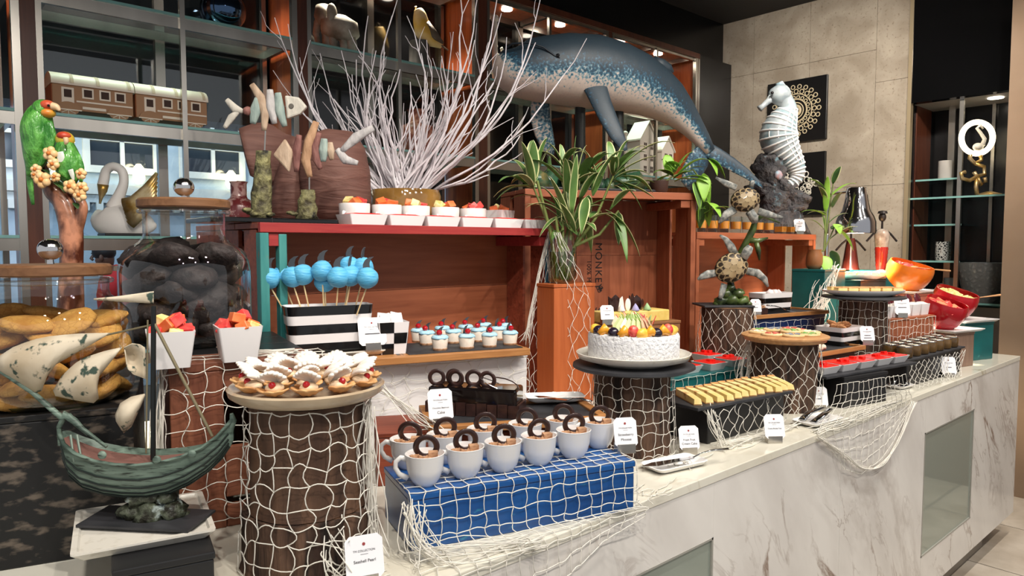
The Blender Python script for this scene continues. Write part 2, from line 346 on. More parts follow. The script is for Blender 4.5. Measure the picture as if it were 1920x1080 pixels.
for i, (a, b, z0, z1) in enumerate(WINS):
    wn = obj('window_frame', lc(MB().box(a, a + .006, CF - .001, CF + .03, z0, z1).box(b - .006, b, CF - .001, CF + .03, z0, z1).box(a, b, CF - .001, CF + .03, z0, z0 + .005).box(a, b, CF - .001, CF + .03, z1 - .005, z1)), pm('frame_grey', C(168, 166, 158), .4, .3), ctr)
    obj('pane', lc(MB().box(a + .006, b - .006, CF + .004, CF + .012, z0 + .005, z1 - .005)), pm('grey_mirror_pane', C(166, 176, 166), .05, .45), wn)
    obj('recess', lc(MB().box(a, b, CF + .3, CF + .34, z0 - .02, z1 + .02).box(a, b, CF + .03, CF + .3, z0 - .03, z0).box(a, b, CF + .03, CF + .3, z1, z1 + .03).box(a - .03, a, CF + .03, CF + .3, z0, z1).box(b, b + .03, CF + .03, CF + .3, z0, z1)), pm('recess_stone', C(188, 184, 172), .5, col2=C(160, 156, 146), scale=4, stretch=(1, 1, 4)), wn)

# ------------------------------------------------------------------ display cabinets along the back
YF, YB = 3.2, 3.52
ups = [(-.62, -.52), (.399, .495), (1.484, 1.579), (2.576, 2.687), (3.707, 3.79), (4.759, 4.812)]
CL = ['wood and steel display cabinet at the left picture edge behind the parrots', 'display cabinet bay holding the toy train, swan and mirrored ball', 'display cabinet bay holding the small elephant, yellow bird and carved urn', 'display cabinet bay behind the whale with the cream key ornament', 'display cabinet bay at the stone wall with white toy houses']
MIDX = [(-.06,), (.985,), (2.058,), (3.161,), (4.254,)]
for k in range(5):
    a, b = ups[k][1], ups[k + 1][0]; u0, u1 = ups[k + 1]
    cb = thing('display_cabinet', CL[k], 'cabinet', ((a + b) / 2, YF, 0), 0, 'display cabinet bays along the window')
    def l2(mb): return loc(mb, cb)
    obj('side_panel', l2(MB().box(u0 + .026, u1 - .02, YF + .004, YB, 0.001, 2.93)), cherry if k != 0 else cherry, cb)
    obj('fascia_strip', l2(MB().box(u0 + .027, u1 - .02, YF - .002, YF + .0035, .002, 2.93)), cherryd, cb)
    for x0, x1 in ((u0, u0 + .026), (u1 - .02, u1)): obj('steel_post', l2(MB().box(x0, x1, YF - .004, YF + .024, .003, 2.93)), steel, cb)
    for x0, x1 in ((a, a + .022), (b - .022, b), ((a + b) / 2 - .02, (a + b) / 2 + .02)): obj('rear_post', l2(MB().box(x0, x1, YB - .03, YB, .003, 2.93)), steel, cb)
    mx = MIDX[k][0]; obj('front_rod', l2(MB().box(mx, mx + .02, YF - .012, YF + .008, .003, 2.90)), steel, cb)
    tp = obj('top_panel', l2(MB().box(a + .001, b - .001, YF + .005, YB, 2.935, 2.952)), cherry, cb)
    obj('top_fascia', l2(MB().box(a, u1 - .001, YF - .006, YF + .003, 2.915, 2.953)), cherryd, cb)
    fr = MB().box(a, b, YF + .006, YF + .03, 2.895, 2.934).box(a, b, YB - .03, YB, 2.895, 2.934)
    for q in (a, (a + b) / 2 - .012, b - .024): fr.box(q, q + .024, YF + .03, YB - .03, 2.9, 2.934)
    obj('top_frame', l2(fr), steel, cb)
    for q in (.27, .73):
        x = a + (b - a) * q
        d_ = obj('downlight', l2(MB().lathe([(.034, 2.926), (.034, 2.9345)], 20, (x, (YF + YB) / 2, 0))), emitw, tp)
        d_.parent = tp
        lamp('SPOT', 'cabinet_downlight', (x, (YF + YB) / 2, 2.92), (x, (YF + YB) / 2, 0), 46, angle=95, size=.03, color=(1, .9, .76))
    for z in (.5, 1.04, 1.513, 1.98, 2.4425):
        sh = obj('shelf_frame', l2(MB().box(a, b, YF + .001, YF + .02, z - .058, z - .0115).box(a, b, YB - .05, YB - .031, z - .05, z - .0115).box(a + .001, a + .021, YF + .02, YB - .05, z - .05, z - .0115).box(b - .021, b - .001, YF + .02, YB - .05, z - .05, z - .0115)), steel, cb)
        obj('glass_shelf', l2(MB().box(a + .001, b - .001, YF - .002, YB - .031, z - .011, z)), glass_g, sh); obj('glass_edge', l2(MB().box(a + .001, b - .001, YF - .005, YF - .0021, z - .011, z)), teal_edge, sh)
    if k < 2: obj('window_pane', l2(MB().box(a, b, YB + .002, YB + .01, .02, 2.93)), glass_d, cb)
    else: obj('back_panel', l2(MB().box(a, b, YB + .002, YB + .01, .02, 2.93)), blackg, cb)

# ------------------------------------------------------------------ street side: dark canopy and the pale facade across
struct('trim_5', MB().box(-2, 6, 3.9, 4.1, 2.13, 3.4).box(-2, 6, 4.1, 6.2, 2.9, 3.4).box(-2, 6, 3.54, 3.9, 2.953, 3.3), pm('dark_canopy', C(30, 32, 36), .5), 'dark canopy outside the windows')
facm = pm('pale_render', C(150, 168, 184), .8, col2=C(172, 186, 198), scale=4)
fa = thing('house_facade', 'pale blue-grey house front across the street seen through the window', 'building', (3, 8.1, 0))
obj('wall', loc(MB().box(-3, 9, 8.1, 8.3, 0, 4.4), fa), facm, fa)
obj('cornice', loc(MB().box(-3, 9, 7.98, 8.1, 1.98, 2.08).box(-3, 9, 8.02, 8.1, 1.9, 1.98), fa), pm('stone_trim', C(196, 200, 200), .8), fa)
for i in range(60): obj('dentil', loc(MB().box(-1 + i * .12, -.94 + i * .12, 8.0, 8.06, 1.82, 1.9), fa), MATS['stone_trim'], fa)
for x in (.75, 1.55, 2.45, 3.6, 4.6):
    wn = obj('window', loc(MB().box(x, x + .7, 8.05, 8.1, 2.2, 2.27).box(x, x + .06, 8.05, 8.1, 2.27, 3.2).box(x + .64, x + .7, 8.05, 8.1, 2.27, 3.2).box(x + .33, x + .37, 8.06, 8.1, 2.27, 3.2).box(x + .06, x + .64, 8.06, 8.1, 2.52, 2.56), fa), MATS['stone_trim'], fa)
    obj('pane', loc(MB().box(x + .06, x + .64, 8.085, 8.095, 2.27, 3.2), fa), pm('dark_window', C(40, 48, 58), .1), wn)
for x in (1.32, 2.02, 2.95, 4.2):
    obj('wall_lamp', loc(MB().lathe([(.03, 0), (.06, .05), (.05, .16), (.02, .2)], 12, (x, 7.96, 2.1)), fa), pm('street_lamp_glow', C(255, 225, 170), .5, emit=(1, .78, .45, 1), estr=9), fa)
    lamp('POINT', 'facade_lamp_light', (x, 7.88, 2.28), None, 6, color=(1, .78, .45), size=.05)
# ------------------------------------------------------------------ risers, crates, logs
class Fr:                                   # local frame on an upright front face: x along A->B, y away from viewer
    def __init__(s, A, B, z0=CT):
        s.A = Vector((A[0], A[1], z0)); d = Vector((B[0] - A[0], B[1] - A[1], 0)); s.W = d.length; s.x = d.normalized(); s.y = Vector((-s.x.y, s.x.x, 0)); s.rz = math.atan2(d.y, d.x)
    def __call__(s, x, y, z): return s.A + s.x * x + s.y * y + Vector((0, 0, z))
def riser(name, label, A, B, depth, h, mat, z0=CT, bev=.003, planks=0, group=None, cat='riser'):
    f = Fr(A, B, z0); t = thing(name, label, cat, f.A, f.rz, group)
    obj('body', MB().box(0.002, f.W - .002, .002, depth, 0, h - .012), mat, t, bev=bev)
    obj('lid_board', MB().box(0, f.W, 0, depth, h - .0118, h), mat, t, bev=.002)
    return f, t
bluep = pm('blue_paint', C(24, 84, 150), .3, col2=C(18, 70, 132), scale=5, stretch=(1, 3, 3), col3=C(60, 150, 170), scale3=16, ramp3=(.66, .76), coat=.3)
tealp = pm('teal_paint', C(22, 104, 104), .35, col2=C(14, 84, 86), scale=6, col3=C(70, 150, 142), scale3=14, ramp3=(.68, .8), coat=.2)
tealw = pm('worn_teal_paint', C(40, 112, 112), .5, col2=C(70, 140, 134), scale=8, stretch=(3, 3, .6), col3=C(150, 96, 70), scale3=18, ramp3=(.62, .68))
navyp = pm('navy_paint', C(18, 40, 84), .4)
redw = wood('red_brown_wood', C(122, 56, 38), C(146, 74, 52), 0, .45, col3=C(96, 42, 28))
redp = wood('red_paint_wood', C(142, 38, 42), C(160, 56, 50), 0, .5)
orangew = wood('orange_stained_wood', C(142, 78, 50), C(166, 96, 64), 0, .5, sc=5)
orangew_v = wood('orange_stained_wood_upright', C(140, 76, 48), C(166, 96, 64), 2, .5, sc=5)
orangeb = wood('bright_orange_wood', C(164, 82, 40), C(182, 98, 52), 2, .5, sc=5)
brownw = wood('brown_crate_wood', C(108, 60, 42), C(140, 86, 62), 2, .55, sc=5)
brownw_h = wood('brown_crate_wood_level', C(108, 60, 42), C(144, 90, 66), 0, .55, sc=5)
pinkw = wood('rosy_box_wood', C(172, 104, 84), C(186, 120, 98), 0, .5)
greyw = wood('grey_brown_board', C(130, 104, 88), C(150, 122, 104), 2, .5)

f_blue, t_blue = riser('blue_box', 'glossy blue wooden box under the white dessert cups', (.698, 1.057), (1.164, .914), .185, .105, bluep)
f_crum, _ = riser('black_box', 'black box under the row of creme brulee tart slices', (1.705, 1.088), (2.116, 1.075), .2, .108, blackm)
f_teal, _ = riser('teal_box', 'low teal box under the red jelly dishes beside the fruit cake', (1.90, 1.40), (2.36, 1.34), .16, .11, tealp)
f_bb2, _ = riser('black_box', 'black cube box under the red jelly dishes near the counter edge', (2.426, 1.023), (2.668, .973), .135, .108, blackm)
f_bb3, _ = riser('black_box', 'black box under the small dark glass jars', (2.976, 1.016), (3.532, .99), .105, .105, blackm)
f_brR, _ = riser('grey_brown_box', 'grey-brown wooden box under the nearer red fruit bowl', (3.60, 1.037), (3.757, 1.0), .16, .16, greyw)
f_teR, _ = riser('teal_box', 'tall teal box under the farther red fruit bowl', (3.84, 1.063), (4.06, 1.0), .2, .185, tealp)
f_orb, _ = riser('orange_box', 'orange-brown wooden box under the square white dessert pots', (3.205, 1.174), (3.575, 1.112), .12, .24, orangew)
f_ship, _ = riser('black_box', 'black box carrying the square tray with the ship', (.235, 1.135), (.372, 1.105), .19, .082, blackm)
blkcloth = pm('black_patterned_cloth', C(16, 16, 17), .5, col2=C(96, 86, 76), scale=24, ramp=(.52, .64), detail=6, stretch=(1, 1, 2.2), bump=.3)
f_blk, _ = riser('covered_block', 'tall block in black mottled cloth under the golden cookie jar', (-.42, 1.62), (.335, 1.40), .5, .265, blkcloth)
f_red, _ = riser('red_wooden_box', 'red-brown wooden box under the chocolate cake board', (.835, 1.40), (1.32, 1.137), .17, .125, redw)
f_wht, _ = riser('white_box', 'white box propping the oak board inside the big crate', (.968, 1.66), (1.42, 1.518), .11, .238, whitem)
f_pil, _ = riser('orange_box', 'upright orange wooden box carrying the plant jar', (1.712, 1.70), (1.893, 1.672), .105, .422, orangeb)
f_nvy, _ = riser('navy_box', 'navy box under the oak tray behind the cookie log', (2.67, 1.51), (3.15, 1.42), .2, .25, navyp)
f_tbk, _ = riser('teal_box', 'tall dark teal box behind the oval plate of custard slices', (3.53, 1.60), (3.74, 1.585), .18, .433, tealp)
f_tbr, _ = riser('dark_green_box', 'dark green box at the back under the figure bottles', (4.085, 1.56), (4.25, 1.53), .25, .415, tealp)
f_pnk, _ = riser('rosy_wooden_box', 'rosy wooden box under the orange fruit bowl', (3.87, 1.30), (4.13, 1.25), .17, .31, pinkw)
f_brt, _ = riser('black_box', 'black box under the brightly lit plate below the heat lamp', (3.79, 1.53), (4.05, 1.50), .15, .375, blackm)

# ---- open crates
def crate(name, label, A, B, H, D, deep, M, front=None, rail_h=.026):
    f = Fr(A, B); t = thing(name, label, 'crate', f.A, f.rz); W = f.W; th = .016
    n = 3
    for i in range(n):
        z0, z1 = .016 + (H - .034) * i / n, .016 + (H - .034) * (i + 1) / n
        obj('back_plank', MB().box(.001, W - .001, D, D + .01, z0 + .0008, z1 - .0008), M['back'], t)
    obj('base_board', MB().box(.001, W - .001, .004, deep, 0, .015), M['side'], t)
    for i in range(3):
        y0, y1 = .014 + (deep - .014) * i / 3, .014 + (deep - .014) * (i + 1) / 3 - .003
        obj('top_plank', MB().box(0, W, y0, y1, H - .016, H), M['top'], t, bev=.0015)
    obj('front_rail', MB().box(0, W, -.002, .0135, H - rail_h, H), M['rail'], t, bev=.0015)
    for s, x0 in ((0, 0.0), (1, W - th)):
        for y0, y1 in ((.03, D * .46), (D * .62, D - .002), (D + .012, deep)):
            obj('side_plank', MB().box(x0 + .002, x0 + th - .002, y0, y1, .016, H - .018), M['side'], t, bev=.0015)
        obj('front_post', MB().box(x0 - (0 if s == 0 else .008), x0 + th + (.008 if s == 0 else 0), 0, .028, 0, H - rail_h - .0005), M['postL'] if s == 0 else M['postR'], t, bev=.002)
        xc = .026 if s == 0 else W - .026 - .045
        obj('corner_cleat', MB().box(xc, xc + .045, .005, D - .003, H - .062, H - rail_h - .001), M['cleat'], t, bev=.0015)
    return f, t
f_A, t_A = crate('wooden_crate', 'wide open crate with red rail and teal posts holding the cake pops', (.746, 1.82), (1.836, 1.82), .615, .25, .5,
     dict(back=orangew, side=redw, top=redw, rail=redp, postL=tealw, postR=pm('faded_blue_paint', C(40, 96, 124), .5, col2=C(56, 118, 140), scale=10, stretch=(2, 2, .5)), cleat=redp))
for x in (.052, ): obj('front_post', MB().box(x, x + .022, .001, .026, 0, .585), tealw, t_A, bev=.002)
f_B, t_B = crate('wooden_crate', 'tall orange crate turned on end under the whale sculpture', (1.883, 2.031), (2.592, 1.729), .775, .3, .31,
     dict(back=orangew_v, side=orangew_v, top=orangew, rail=orangew, postL=orangew_v, postR=orangew_v, cleat=orangew), rail_h=.03)
f_C, t_C = crate('wooden_crate', 'wide orange crate topped with orange juice glasses', (2.735, 1.82), (3.893, 1.82), .615, .28, .5,
     dict(back=orangew, side=orangew_v, top=orangew, rail=orangew, postL=orangew_v, postR=orangew_v, cleat=orangew), rail_h=.03)
# brand stencil on the rear boards of the upright crate
def text(s, size, mat, parent, M, align='LEFT', name='lettering', ex=.0002, space=1):
    c = bpy.data.curves.new(name, 'FONT'); c.body = s; c.size = size; c.align_x = align; c.extrude = ex; c.space_character = space
    to = bpy.data.objects.new(name, c); coll.objects.link(to); dg = bpy.context.evaluated_depsgraph_get()
    me = bpy.data.meshes.new_from_object(to.evaluated_get(dg)); coll.objects.unlink(to); bpy.data.objects.remove(to); bpy.data.curves.remove(c)
    me.materials.clear(); me.materials.append(mat); o = bpy.data.objects.new(name, me); coll.objects.link(o); o.parent = parent; o.matrix_local = M
    return o
def vertM(x, y, z): return Matrix.Translation((x, y, z)) @ Matrix(((0, -1, 0, 0), (0, 0, -1, 0), (-1, 0, 0, 0), (0, 0, 0, 1))) @ Matrix.Rotation(math.pi, 4, 'Z') if False else Matrix.Translation((x, y, z)) @ Matrix(((0, 1, 0, 0), (0, 0, -1, 0), (-1, 0, 0, 0), (0, 0, 0, 1)))
def uprM(x, y, z): return Matrix.Translation((x, y, z)) @ Matrix.Rotation(math.pi / 2, 4, 'X')
def on_local(f, px, py, dep):       # pixel -> local coordinates on the plane y = dep of a frame
    p = onpl(px, py, f(0, dep, 0), f.y) - f.A; return p.dot(f.x), p.z
x1, z1 = on_local(f_B, 1117, 455, .298); x1b, z1b = on_local(f_B, 1117, 528, .298)
text('MONKEY', (z1 - z1b) / 3.75, inkb, t_B, vertM(x1, .2985, z1), space=1.15)
x2, z2 = on_local(f_B, 1117, 576, .298); text('SHOULDER', (z1 - z1b) / 3.75, inkb, t_B, vertM(x2, .2985, z2), space=1.15)
x3, z3 = on_local(f_B, 1101, 488, .298); text('100% MALT', (z1 - z1b) / 6.2, inkb, t_B, vertM(x3, .2985, z3), space=1.1)
xe, ze = on_local(f_B, 1122, 542, .298); em = MB()
for dx, dz, r in ((0, .006, .008), (.012, .006, .008), (.006, -.006, .008)):
    em.torus((xe + dx, .2983, ze + dz), r, .0016, 14, 4, (0, 1, 0), .3)
    em.box(xe + dx - .001, xe + dx + .012, .2978, .2985, ze + dz - .003, ze + dz + .001)
obj('emblem', em, inkb, t_B); em = MB(); xl, zl = on_local(f_B, 1109, 460, .298); em.box(xl, xl + .0012, .2982, .2986, zl - .35, zl); obj('printed_line', em, inkb, t_B)

# ---- brown slatted crate at the left
f_W = Fr((.40, 1.415), (.663, 1.354)); t_W = thing('brown_crate', 'brown slatted wooden crate draped with net under the dark cookie jar', 'crate', f_W.A, f_W.rz)
H = .33; W = f_W.W
obj('front_post', MB().box(0, .095, 0, .018, 0, H - .0185), brownw, t_W, bev=.002); obj('front_post', MB().box(W - .05, W, 0, .018, 0, H - .0185), brownw, t_W, bev=.002)
obj('front_slat', MB().box(.096, W - .051, .002, .017, H - .06, H - .0185), brownw_h, t_W, bev=.002); obj('front_slat', MB().box(.096, W - .051, .002, .017, .06, .16), brownw_h, t_W, bev=.002)
obj('front_slat', MB().box(.096, W - .051, .002, .017, .0, .045), brownw_h, t_W, bev=.002)
obj('side_panel', MB().box(0, .018, .019, .46, 0, H - .0185), brownw, t_W); obj('side_panel', MB().box(W - .018, W, .019, .46, 0, H - .0185), brownw, t_W)
obj('back_panel', MB().box(.019, W - .019, .442, .46, 0, H - .0185), brownw, t_W)
for i in range(4): obj('top_plank', MB().box(0, W, i * .115, i * .115 + .112, H - .018, H), brownw_h if i == 0 else pm('black_lacquer_board', C(24, 23, 24), .35), t_W, bev=.002)

# ---- log risers
bark = pm('dark_bark', C(52, 34, 26), .85, col2=C(112, 84, 66), scale=7, stretch=(5, 5, .8), detail=8, ramp=(.3, .75), bump=1.0, bdist=.025, col3=C(26, 18, 14), scale3=9, ramp3=(.5, .7), rand=20)
bark2 = pm('stripped_log', C(66, 45, 33), .7, col2=C(110, 80, 60), scale=5, stretch=(5, 5, .5), detail=7, ramp=(.3, .72), bump=.7, bdist=.006, col3=C(46, 30, 22), scale3=4, ramp3=(.5, .72))
endg = pm('log_end_grain', C(140, 100, 66), .8, col2=C(110, 76, 48), scale=30)
def base_c(px, py, z, r):
    p = atz(px, py, z); d = Vector((p.x, p.y, 0)).normalized(); return p + d * r
def logr(name, label, c, z0, h, r, mat, seed, group='log risers under the desserts'):
    t = thing(name, label, 'log', (c[0], c[1], z0), 0)
    rings = []; n = 40
    for i in range(11):
        z = h * i / 10; ring = []
        for j in range(n):
            a = 6.283185 * j / n
            k = 1 + .05 * mnoise.noise((math.cos(a) * 1.1 + seed, math.sin(a) * 1.1, z * 2)) + .05 * mnoise.noise((math.cos(a) * 7 + seed, math.sin(a) * 7, z * 6)) + (.04 if i == 0 else 0)
            ring.append((r * k * math.cos(a), r * k * math.sin(a), z))
        rings.append(ring)
    obj('bark', MB().loft(rings), mat, t, smooth=60)
    obj('end_grain', MB().lathe([(r * .9, h - .001), (r * .9, h + .001)], 24), endg, t)
    return t
def cpx(px, py_front, r, z=CT): return base_c(px, py_front, z, r)
cL1 = cpx(583, 1092, .103); logr('log_riser', 'lower bark-covered log slab at the counter edge under the shell pastries', cL1, CT, .098, .112, bark, 3.1)
logr('log_riser', 'peeled upper log stacked under the shell pastry plate', cL1, CT + .1, .185, .099, bark2, 9.4)
cL2 = cpx(1185, 862, .1); logr('log_riser', 'bark-covered log under the white fruit cake', cL2, CT, .222, .1, bark, 5.5)
cL3 = cpx(1361, 728, .1); logr('log_riser', 'dark bark-covered log under the turtle sculpture', cL3, CT, .31, .098, bark, 6.2)
cL4 = cpx(1468, 775, .11); logr('log_riser', 'bark-covered log under the round board of iced cookies', cL4, CT, .226, .108, bark, 1.7)
cL5 = cpx(1614, 712, .094); logr('log_riser', 'bark-covered log under the oval plate of custard slices', cL5, CT, .33, .094, bark, 8.3)
cL0 = Vector((.81, 1.635, 0)); logr('log_riser', 'dark log under the tray with the striped planter', cL0, CT, .258, .066, bark, 2.2)
print('logs', [tuple(round(q, 3) for q in c) for c in (cL0, cL1, cL2, cL3, cL4, cL5)])
# ------------------------------------------------------------------ helpers for tableware
def rows_loft(levels, k=4): return [rrect(hx, hy, r, z, k) for hx, hy, r, z in levels]
def dish_mesh(hx, hy, h, fl=.75, wall=.004, r=.008):      # open tapered dish standing on z = 0
    return MB().loft(rows_loft([(hx * fl, hy * fl, r, 0), (hx, hy, r, h), (hx - wall, hy - wall, r, h), (hx * fl - wall, hy * fl - wall, r, wall)]))
def flat_tray(t, W, D, h, mat, name='tray_body', rim=.008):
    mb = MB().loft([rrect(W / 2 - .012, D / 2 - .012, .006, 0, 3, (W / 2, D / 2)), rrect(W / 2, D / 2, .006, h * .8, 3, (W / 2, D / 2)), rrect(W / 2, D / 2, .006, h, 3, (W / 2, D / 2)), rrect(W / 2 - rim, D / 2 - rim, .005, h, 3, (W / 2, D / 2)), rrect(W / 2 - rim - .003, D / 2 - rim - .003, .005, h - .004, 3, (W / 2, D / 2))])
    return obj(name, mb, mat, t, smooth=40)
def sign(label, base, lines, yaw=None, w=.056, h=.066, tilt=16, cut=.008, group=None, size=None):
    base = Vector(base); d = Vector((base.x, base.y, 0)).normalized()
    rz = (math.atan2(d.y, d.x) - math.pi / 2) * .6 if yaw is None else yaw
    t = thing('name_card', label, 'sign', base, rz, group)
    hb = MB().box(-.021, .021, -.0105, .015, 0, .021); obj('holder', hb, steel, t, bev=.001)
    T = Matrix.Translation((0, .0, .009)) @ Matrix.Rotation(math.radians(-tilt), 4, 'X')
    c = cut; poly = [(-w / 2 + c, 0, 0), (w / 2 - c, 0, 0), (w / 2, 0, c), (w / 2, 0, h - c), (w / 2 - c, 0, h), (-w / 2 + c, 0, h), (-w / 2, 0, h - c), (-w / 2, 0, c)]
    cd = obj('card', MB().prism([(x, -.0115, z + .002) for x, y, z in poly], (0, .0012, 0)).xf(T), card, t)
    fy = -.0119
    obj('crest', MB().lathe([(.0026, -.0001), (.0026, .0002)], 10).xf(T @ uprM(0, fy, h * .83)), inkr, cd)
    text('TM COLLECTION', w * .075, ink, cd, T @ uprM(0, fy, h * .66), 'CENTER', ex=.00008)
    obj('small_rule', MB().box(-w * .1, w * .1, fy - .0001, fy, h * .60, h * .607).xf(T), ink, cd)
    for i, ln in enumerate(lines):
        if ln.startswith('~'): obj('blurred_line', MB().box(-w * .045 * len(ln), w * .045 * len(ln), fy - .0001, fy, h * (.42 - .16 * i), h * (.46 - .16 * i)).xf(T), ink, cd); continue
        text(ln, size or min(w * .15, w * 1.5 / max(len(ln), 6)), inkb, cd, T @ uprM(0, fy, h * (.42 - .16 * i)), 'CENTER', ex=.00008)
    return t
cherrym = pm('glazed_cherry', C(170, 14, 26), .1, coat=.8, sss=.1)
redjel = pm('red_jelly', C(226, 34, 26), .3, coat=.15)
melon = pm('watermelon', C(226, 62, 62), .35, col2=C(236, 96, 88), scale=60, bump=.3); papaya = pm('papaya', C(232, 106, 52), .35, col2=C(238, 130, 76), scale=50, bump=.2)
pinea = pm('pineapple', C(236, 214, 130), .4, col2=C(246, 232, 170), scale=70, bump=.3, ramp=(.4, .6))
choc = pm('dark_chocolate', C(44, 28, 26), .3, col2=C(62, 40, 36), scale=50, coat=.3)
chocg = pm('chocolate_glaze', C(16, 10, 9), .08, coat=.7)
finm = pm('grey_sugar_fin', C(62, 66, 72), .5); finedge = pm('pale_sugar_edge', C(130, 134, 138), .5)
biscuit = pm('tart_shell', C(196, 138, 84), .6, col2=C(222, 174, 118), scale=25, bump=.3)
icing = pm('white_icing', C(240, 232, 222), .55)
crumb = pm('brown_crumble', C(150, 108, 78), .9, col2=C(186, 144, 110), scale=90, bump=.8)
pinkm = pm('pink_mousse', C(226, 190, 176), .5)
cook = pm('golden_cookie', C(172, 122, 56), .75, col2=C(202, 152, 76), scale=95, kind='voronoi', ramp=(.0, .07), bump=.35, bdist=.0025, rand=12, col3=C(176, 122, 56), scale3=30, ramp3=(.45, .7))
cookd = pm('dark_chocolate_cookie', C(30, 24, 24), .65, col2=C(60, 50, 48), scale=34, bump=1.0, bdist=.01, rand=12, detail=9)
lidw = wood('walnut_lid', C(104, 70, 44), C(132, 94, 64), 0, .5)

# ------------------------------------------------------------------ biscuit jars
def jar(name, label, c, prof, lid_r, lid_z, knob_r):
    t = thing(name, label, 'jar', c)
    obj('glass_body', MB().lathe(prof, 48, cap1=False), glass, t, smooth=180)
    rz = prof[-1][1]
    obj('rim', MB().torus((0, 0, rz - .004), prof[-1][0] + .003, .005, 40, 8), glass, t, smooth=180)
    obj('base_disc', MB().lathe([(prof[0][0] * .96, .002), (prof[0][0] * 1.0, .009)], 40), glassmat('bottle_glass_base', (.5, .6, .52, 1)), t)
    ld = obj('lid', MB().lathe([(lid_r - .003, lid_z), (lid_r, lid_z + .003), (lid_r, lid_z + .017), (lid_r - .004, lid_z + .021)], 40), lidw, t, smooth=40)
    obj('stem', MB().lathe([(.006, lid_z + .0215), (.005, lid_z + .034)], 12), chrome, ld)
    obj('knob', MB().ball((0, 0, lid_z + .03 + knob_r * .85), (knob_r, knob_r, knob_r * .92), 20, 12), chrome, ld, smooth=180)
    return t
def fill(proto, c, r_in, z0, layers, dz, per, rr, label, group, squash=1):
    k = 0
    for L_ in range(layers):
        n = per
        for i in range(n):
            a = 6.2832 * (i + (L_ % 2) * .5 + R.uniform(-.1, .1)) / n; rad = r_in - rr * .95
            loc_ = (c[0] + rad * math.cos(a), c[1] + rad * math.sin(a), z0 + dz * L_ + R.uniform(-.004, .004))
            rot = (R.uniform(-.55, .55), R.uniform(-.55, .55), R.uniform(0, 6.28))
            o = proto if k == 0 else proto.copy()
            if k: coll.objects.link(o)
            o.location = loc_; o.rotation_euler = rot; o['label'] = label; o['group'] = group; o['category'] = 'cookie'; k += 1
z1 = CT + .265
cJ1 = aty(103, 700, 1.56); cJ1 = Vector((cJ1.x, 1.56, z1))
jar('cookie_jar', 'round glass jar of golden cookies with a wooden lid at left', cJ1, [(.118, .004), (.130, .014), (.133, .03), (.133, .135), (.127, .165), (.108, .186), (.097, .195), (.094, .205), (.095, .228)], .1, .234, .0215)
ck = obj('cookie', MB().ball((0, 0, 0), (.044, .044, .0145), 18, 9, .18, 2.0), cook, smooth=180)
fill(ck, cJ1, .128, z1 + .026, 6, .0245, 7, .044, 'golden round cookie piled inside the left glass jar', 'golden cookies in the left jar')
for i in range(6):
    o = ck.copy(); coll.objects.link(o); o.location = (cJ1.x + R.uniform(-.035, .035), cJ1.y + R.uniform(-.035, .035), z1 + .03 + i * .026); o.rotation_euler = (R.uniform(-.3, .3), R.uniform(-.3, .3), 0)
z2 = CT + .33
cJ2 = base_c(353, 657, z2, .125); cJ2.z = z2
jar('cookie_jar', 'tall glass jar of dark chocolate cookies with a wooden lid', cJ2, [(.122, .004), (.136, .014), (.139, .03), (.139, .165), (.135, .19), (.118, .215), (.096, .232), (.088, .243), (.0865, .25), (.0865, .3), (.09, .305)], .098, .308, .0225)
cd_ = obj('chocolate_cookie', MB().ball((0, 0, 0), (.05, .05, .026), 16, 9, .25, 5.0), cookd, smooth=180)
fill(cd_, cJ2, .134, z2 + .036, 5, .041, 6, .05, 'dark chocolate cookie piled inside the tall glass jar', 'dark cookies in the tall jar')
for i in range(5):
    o = cd_.copy(); coll.objects.link(o); o.location = (cJ2.x + R.uniform(-.04, .04), cJ2.y + R.uniform(-.04, .04), z2 + .04 + i * .044); o.rotation_euler = (R.uniform(-.3, .3), R.uniform(-.3, .3), 0)

# ------------------------------------------------------------------ square fruit pots on the brown crate
def cube_m(s, seed):
    r = random.Random(seed); p = []
    for z in (-1, 1):
        for x, y in ((-1, -1), (1, -1), (1, 1), (-1, 1)): p.append((x * s * r.uniform(.75, 1.1), y * s * r.uniform(.75, 1.1), z * s * r.uniform(.6, .9)))
    return MB().hexa(p)
CUBES = [cube_m(.0135, i) for i in range(5)]
_fm = {}
def fruit_piece(parent_loc, kind, idx, label, group, rot=None, sc=1):
    key = (kind, idx % 5); mats = dict(w=melon, p=papaya, a=pinea); nm = dict(w='watermelon_cube', p='papaya_cube', a='pineapple_cube')[kind]
    if key not in _fm: o = obj(nm, CUBES[idx % 5], mats[kind], bev=.0018); _fm[key] = o
    else: o = _fm[key].copy(); coll.objects.link(o)
    o.location = parent_loc; o.rotation_euler = rot or (R.uniform(-.6, .6), R.uniform(-.6, .6), R.uniform(0, 3)); o.scale = (sc,) * 3
    return tag(o, label, 'fruit', group)
KN = dict(w='red watermelon cube', p='orange papaya cube', a='pale yellow pineapple piece')
for (px, py), nm, seq, yaw in (((321, 692), 'white square pot of melon and papaya cubes behind the ship mast', 'wpaawwpppaw', -.24), ((447, 679), 'white square pot of fruit cubes in front of the dark cookie jar', 'pwpawappw', -.2)):
    p = base_c(px, py, z2, .035)
    t = thing('square_pot', nm, 'pot', p, yaw); obj('pot_body', dish_mesh(.041, .041, .068, .76, .003, .004), whitem, t, smooth=30)
    for i, k in enumerate(seq):
        a = i * 2.4; rr = .026 if i < 7 else .012
        fruit_piece(p + Vector((rr * math.cos(a), rr * math.sin(a), .062 + (0 if i < 7 else .017) + R.uniform(0, .006))), k, i, KN[k] + (' in the pot behind the ship mast' if px < 400 else ' in the pot by the dark cookie jar'), 'fruit cubes in the square pots')

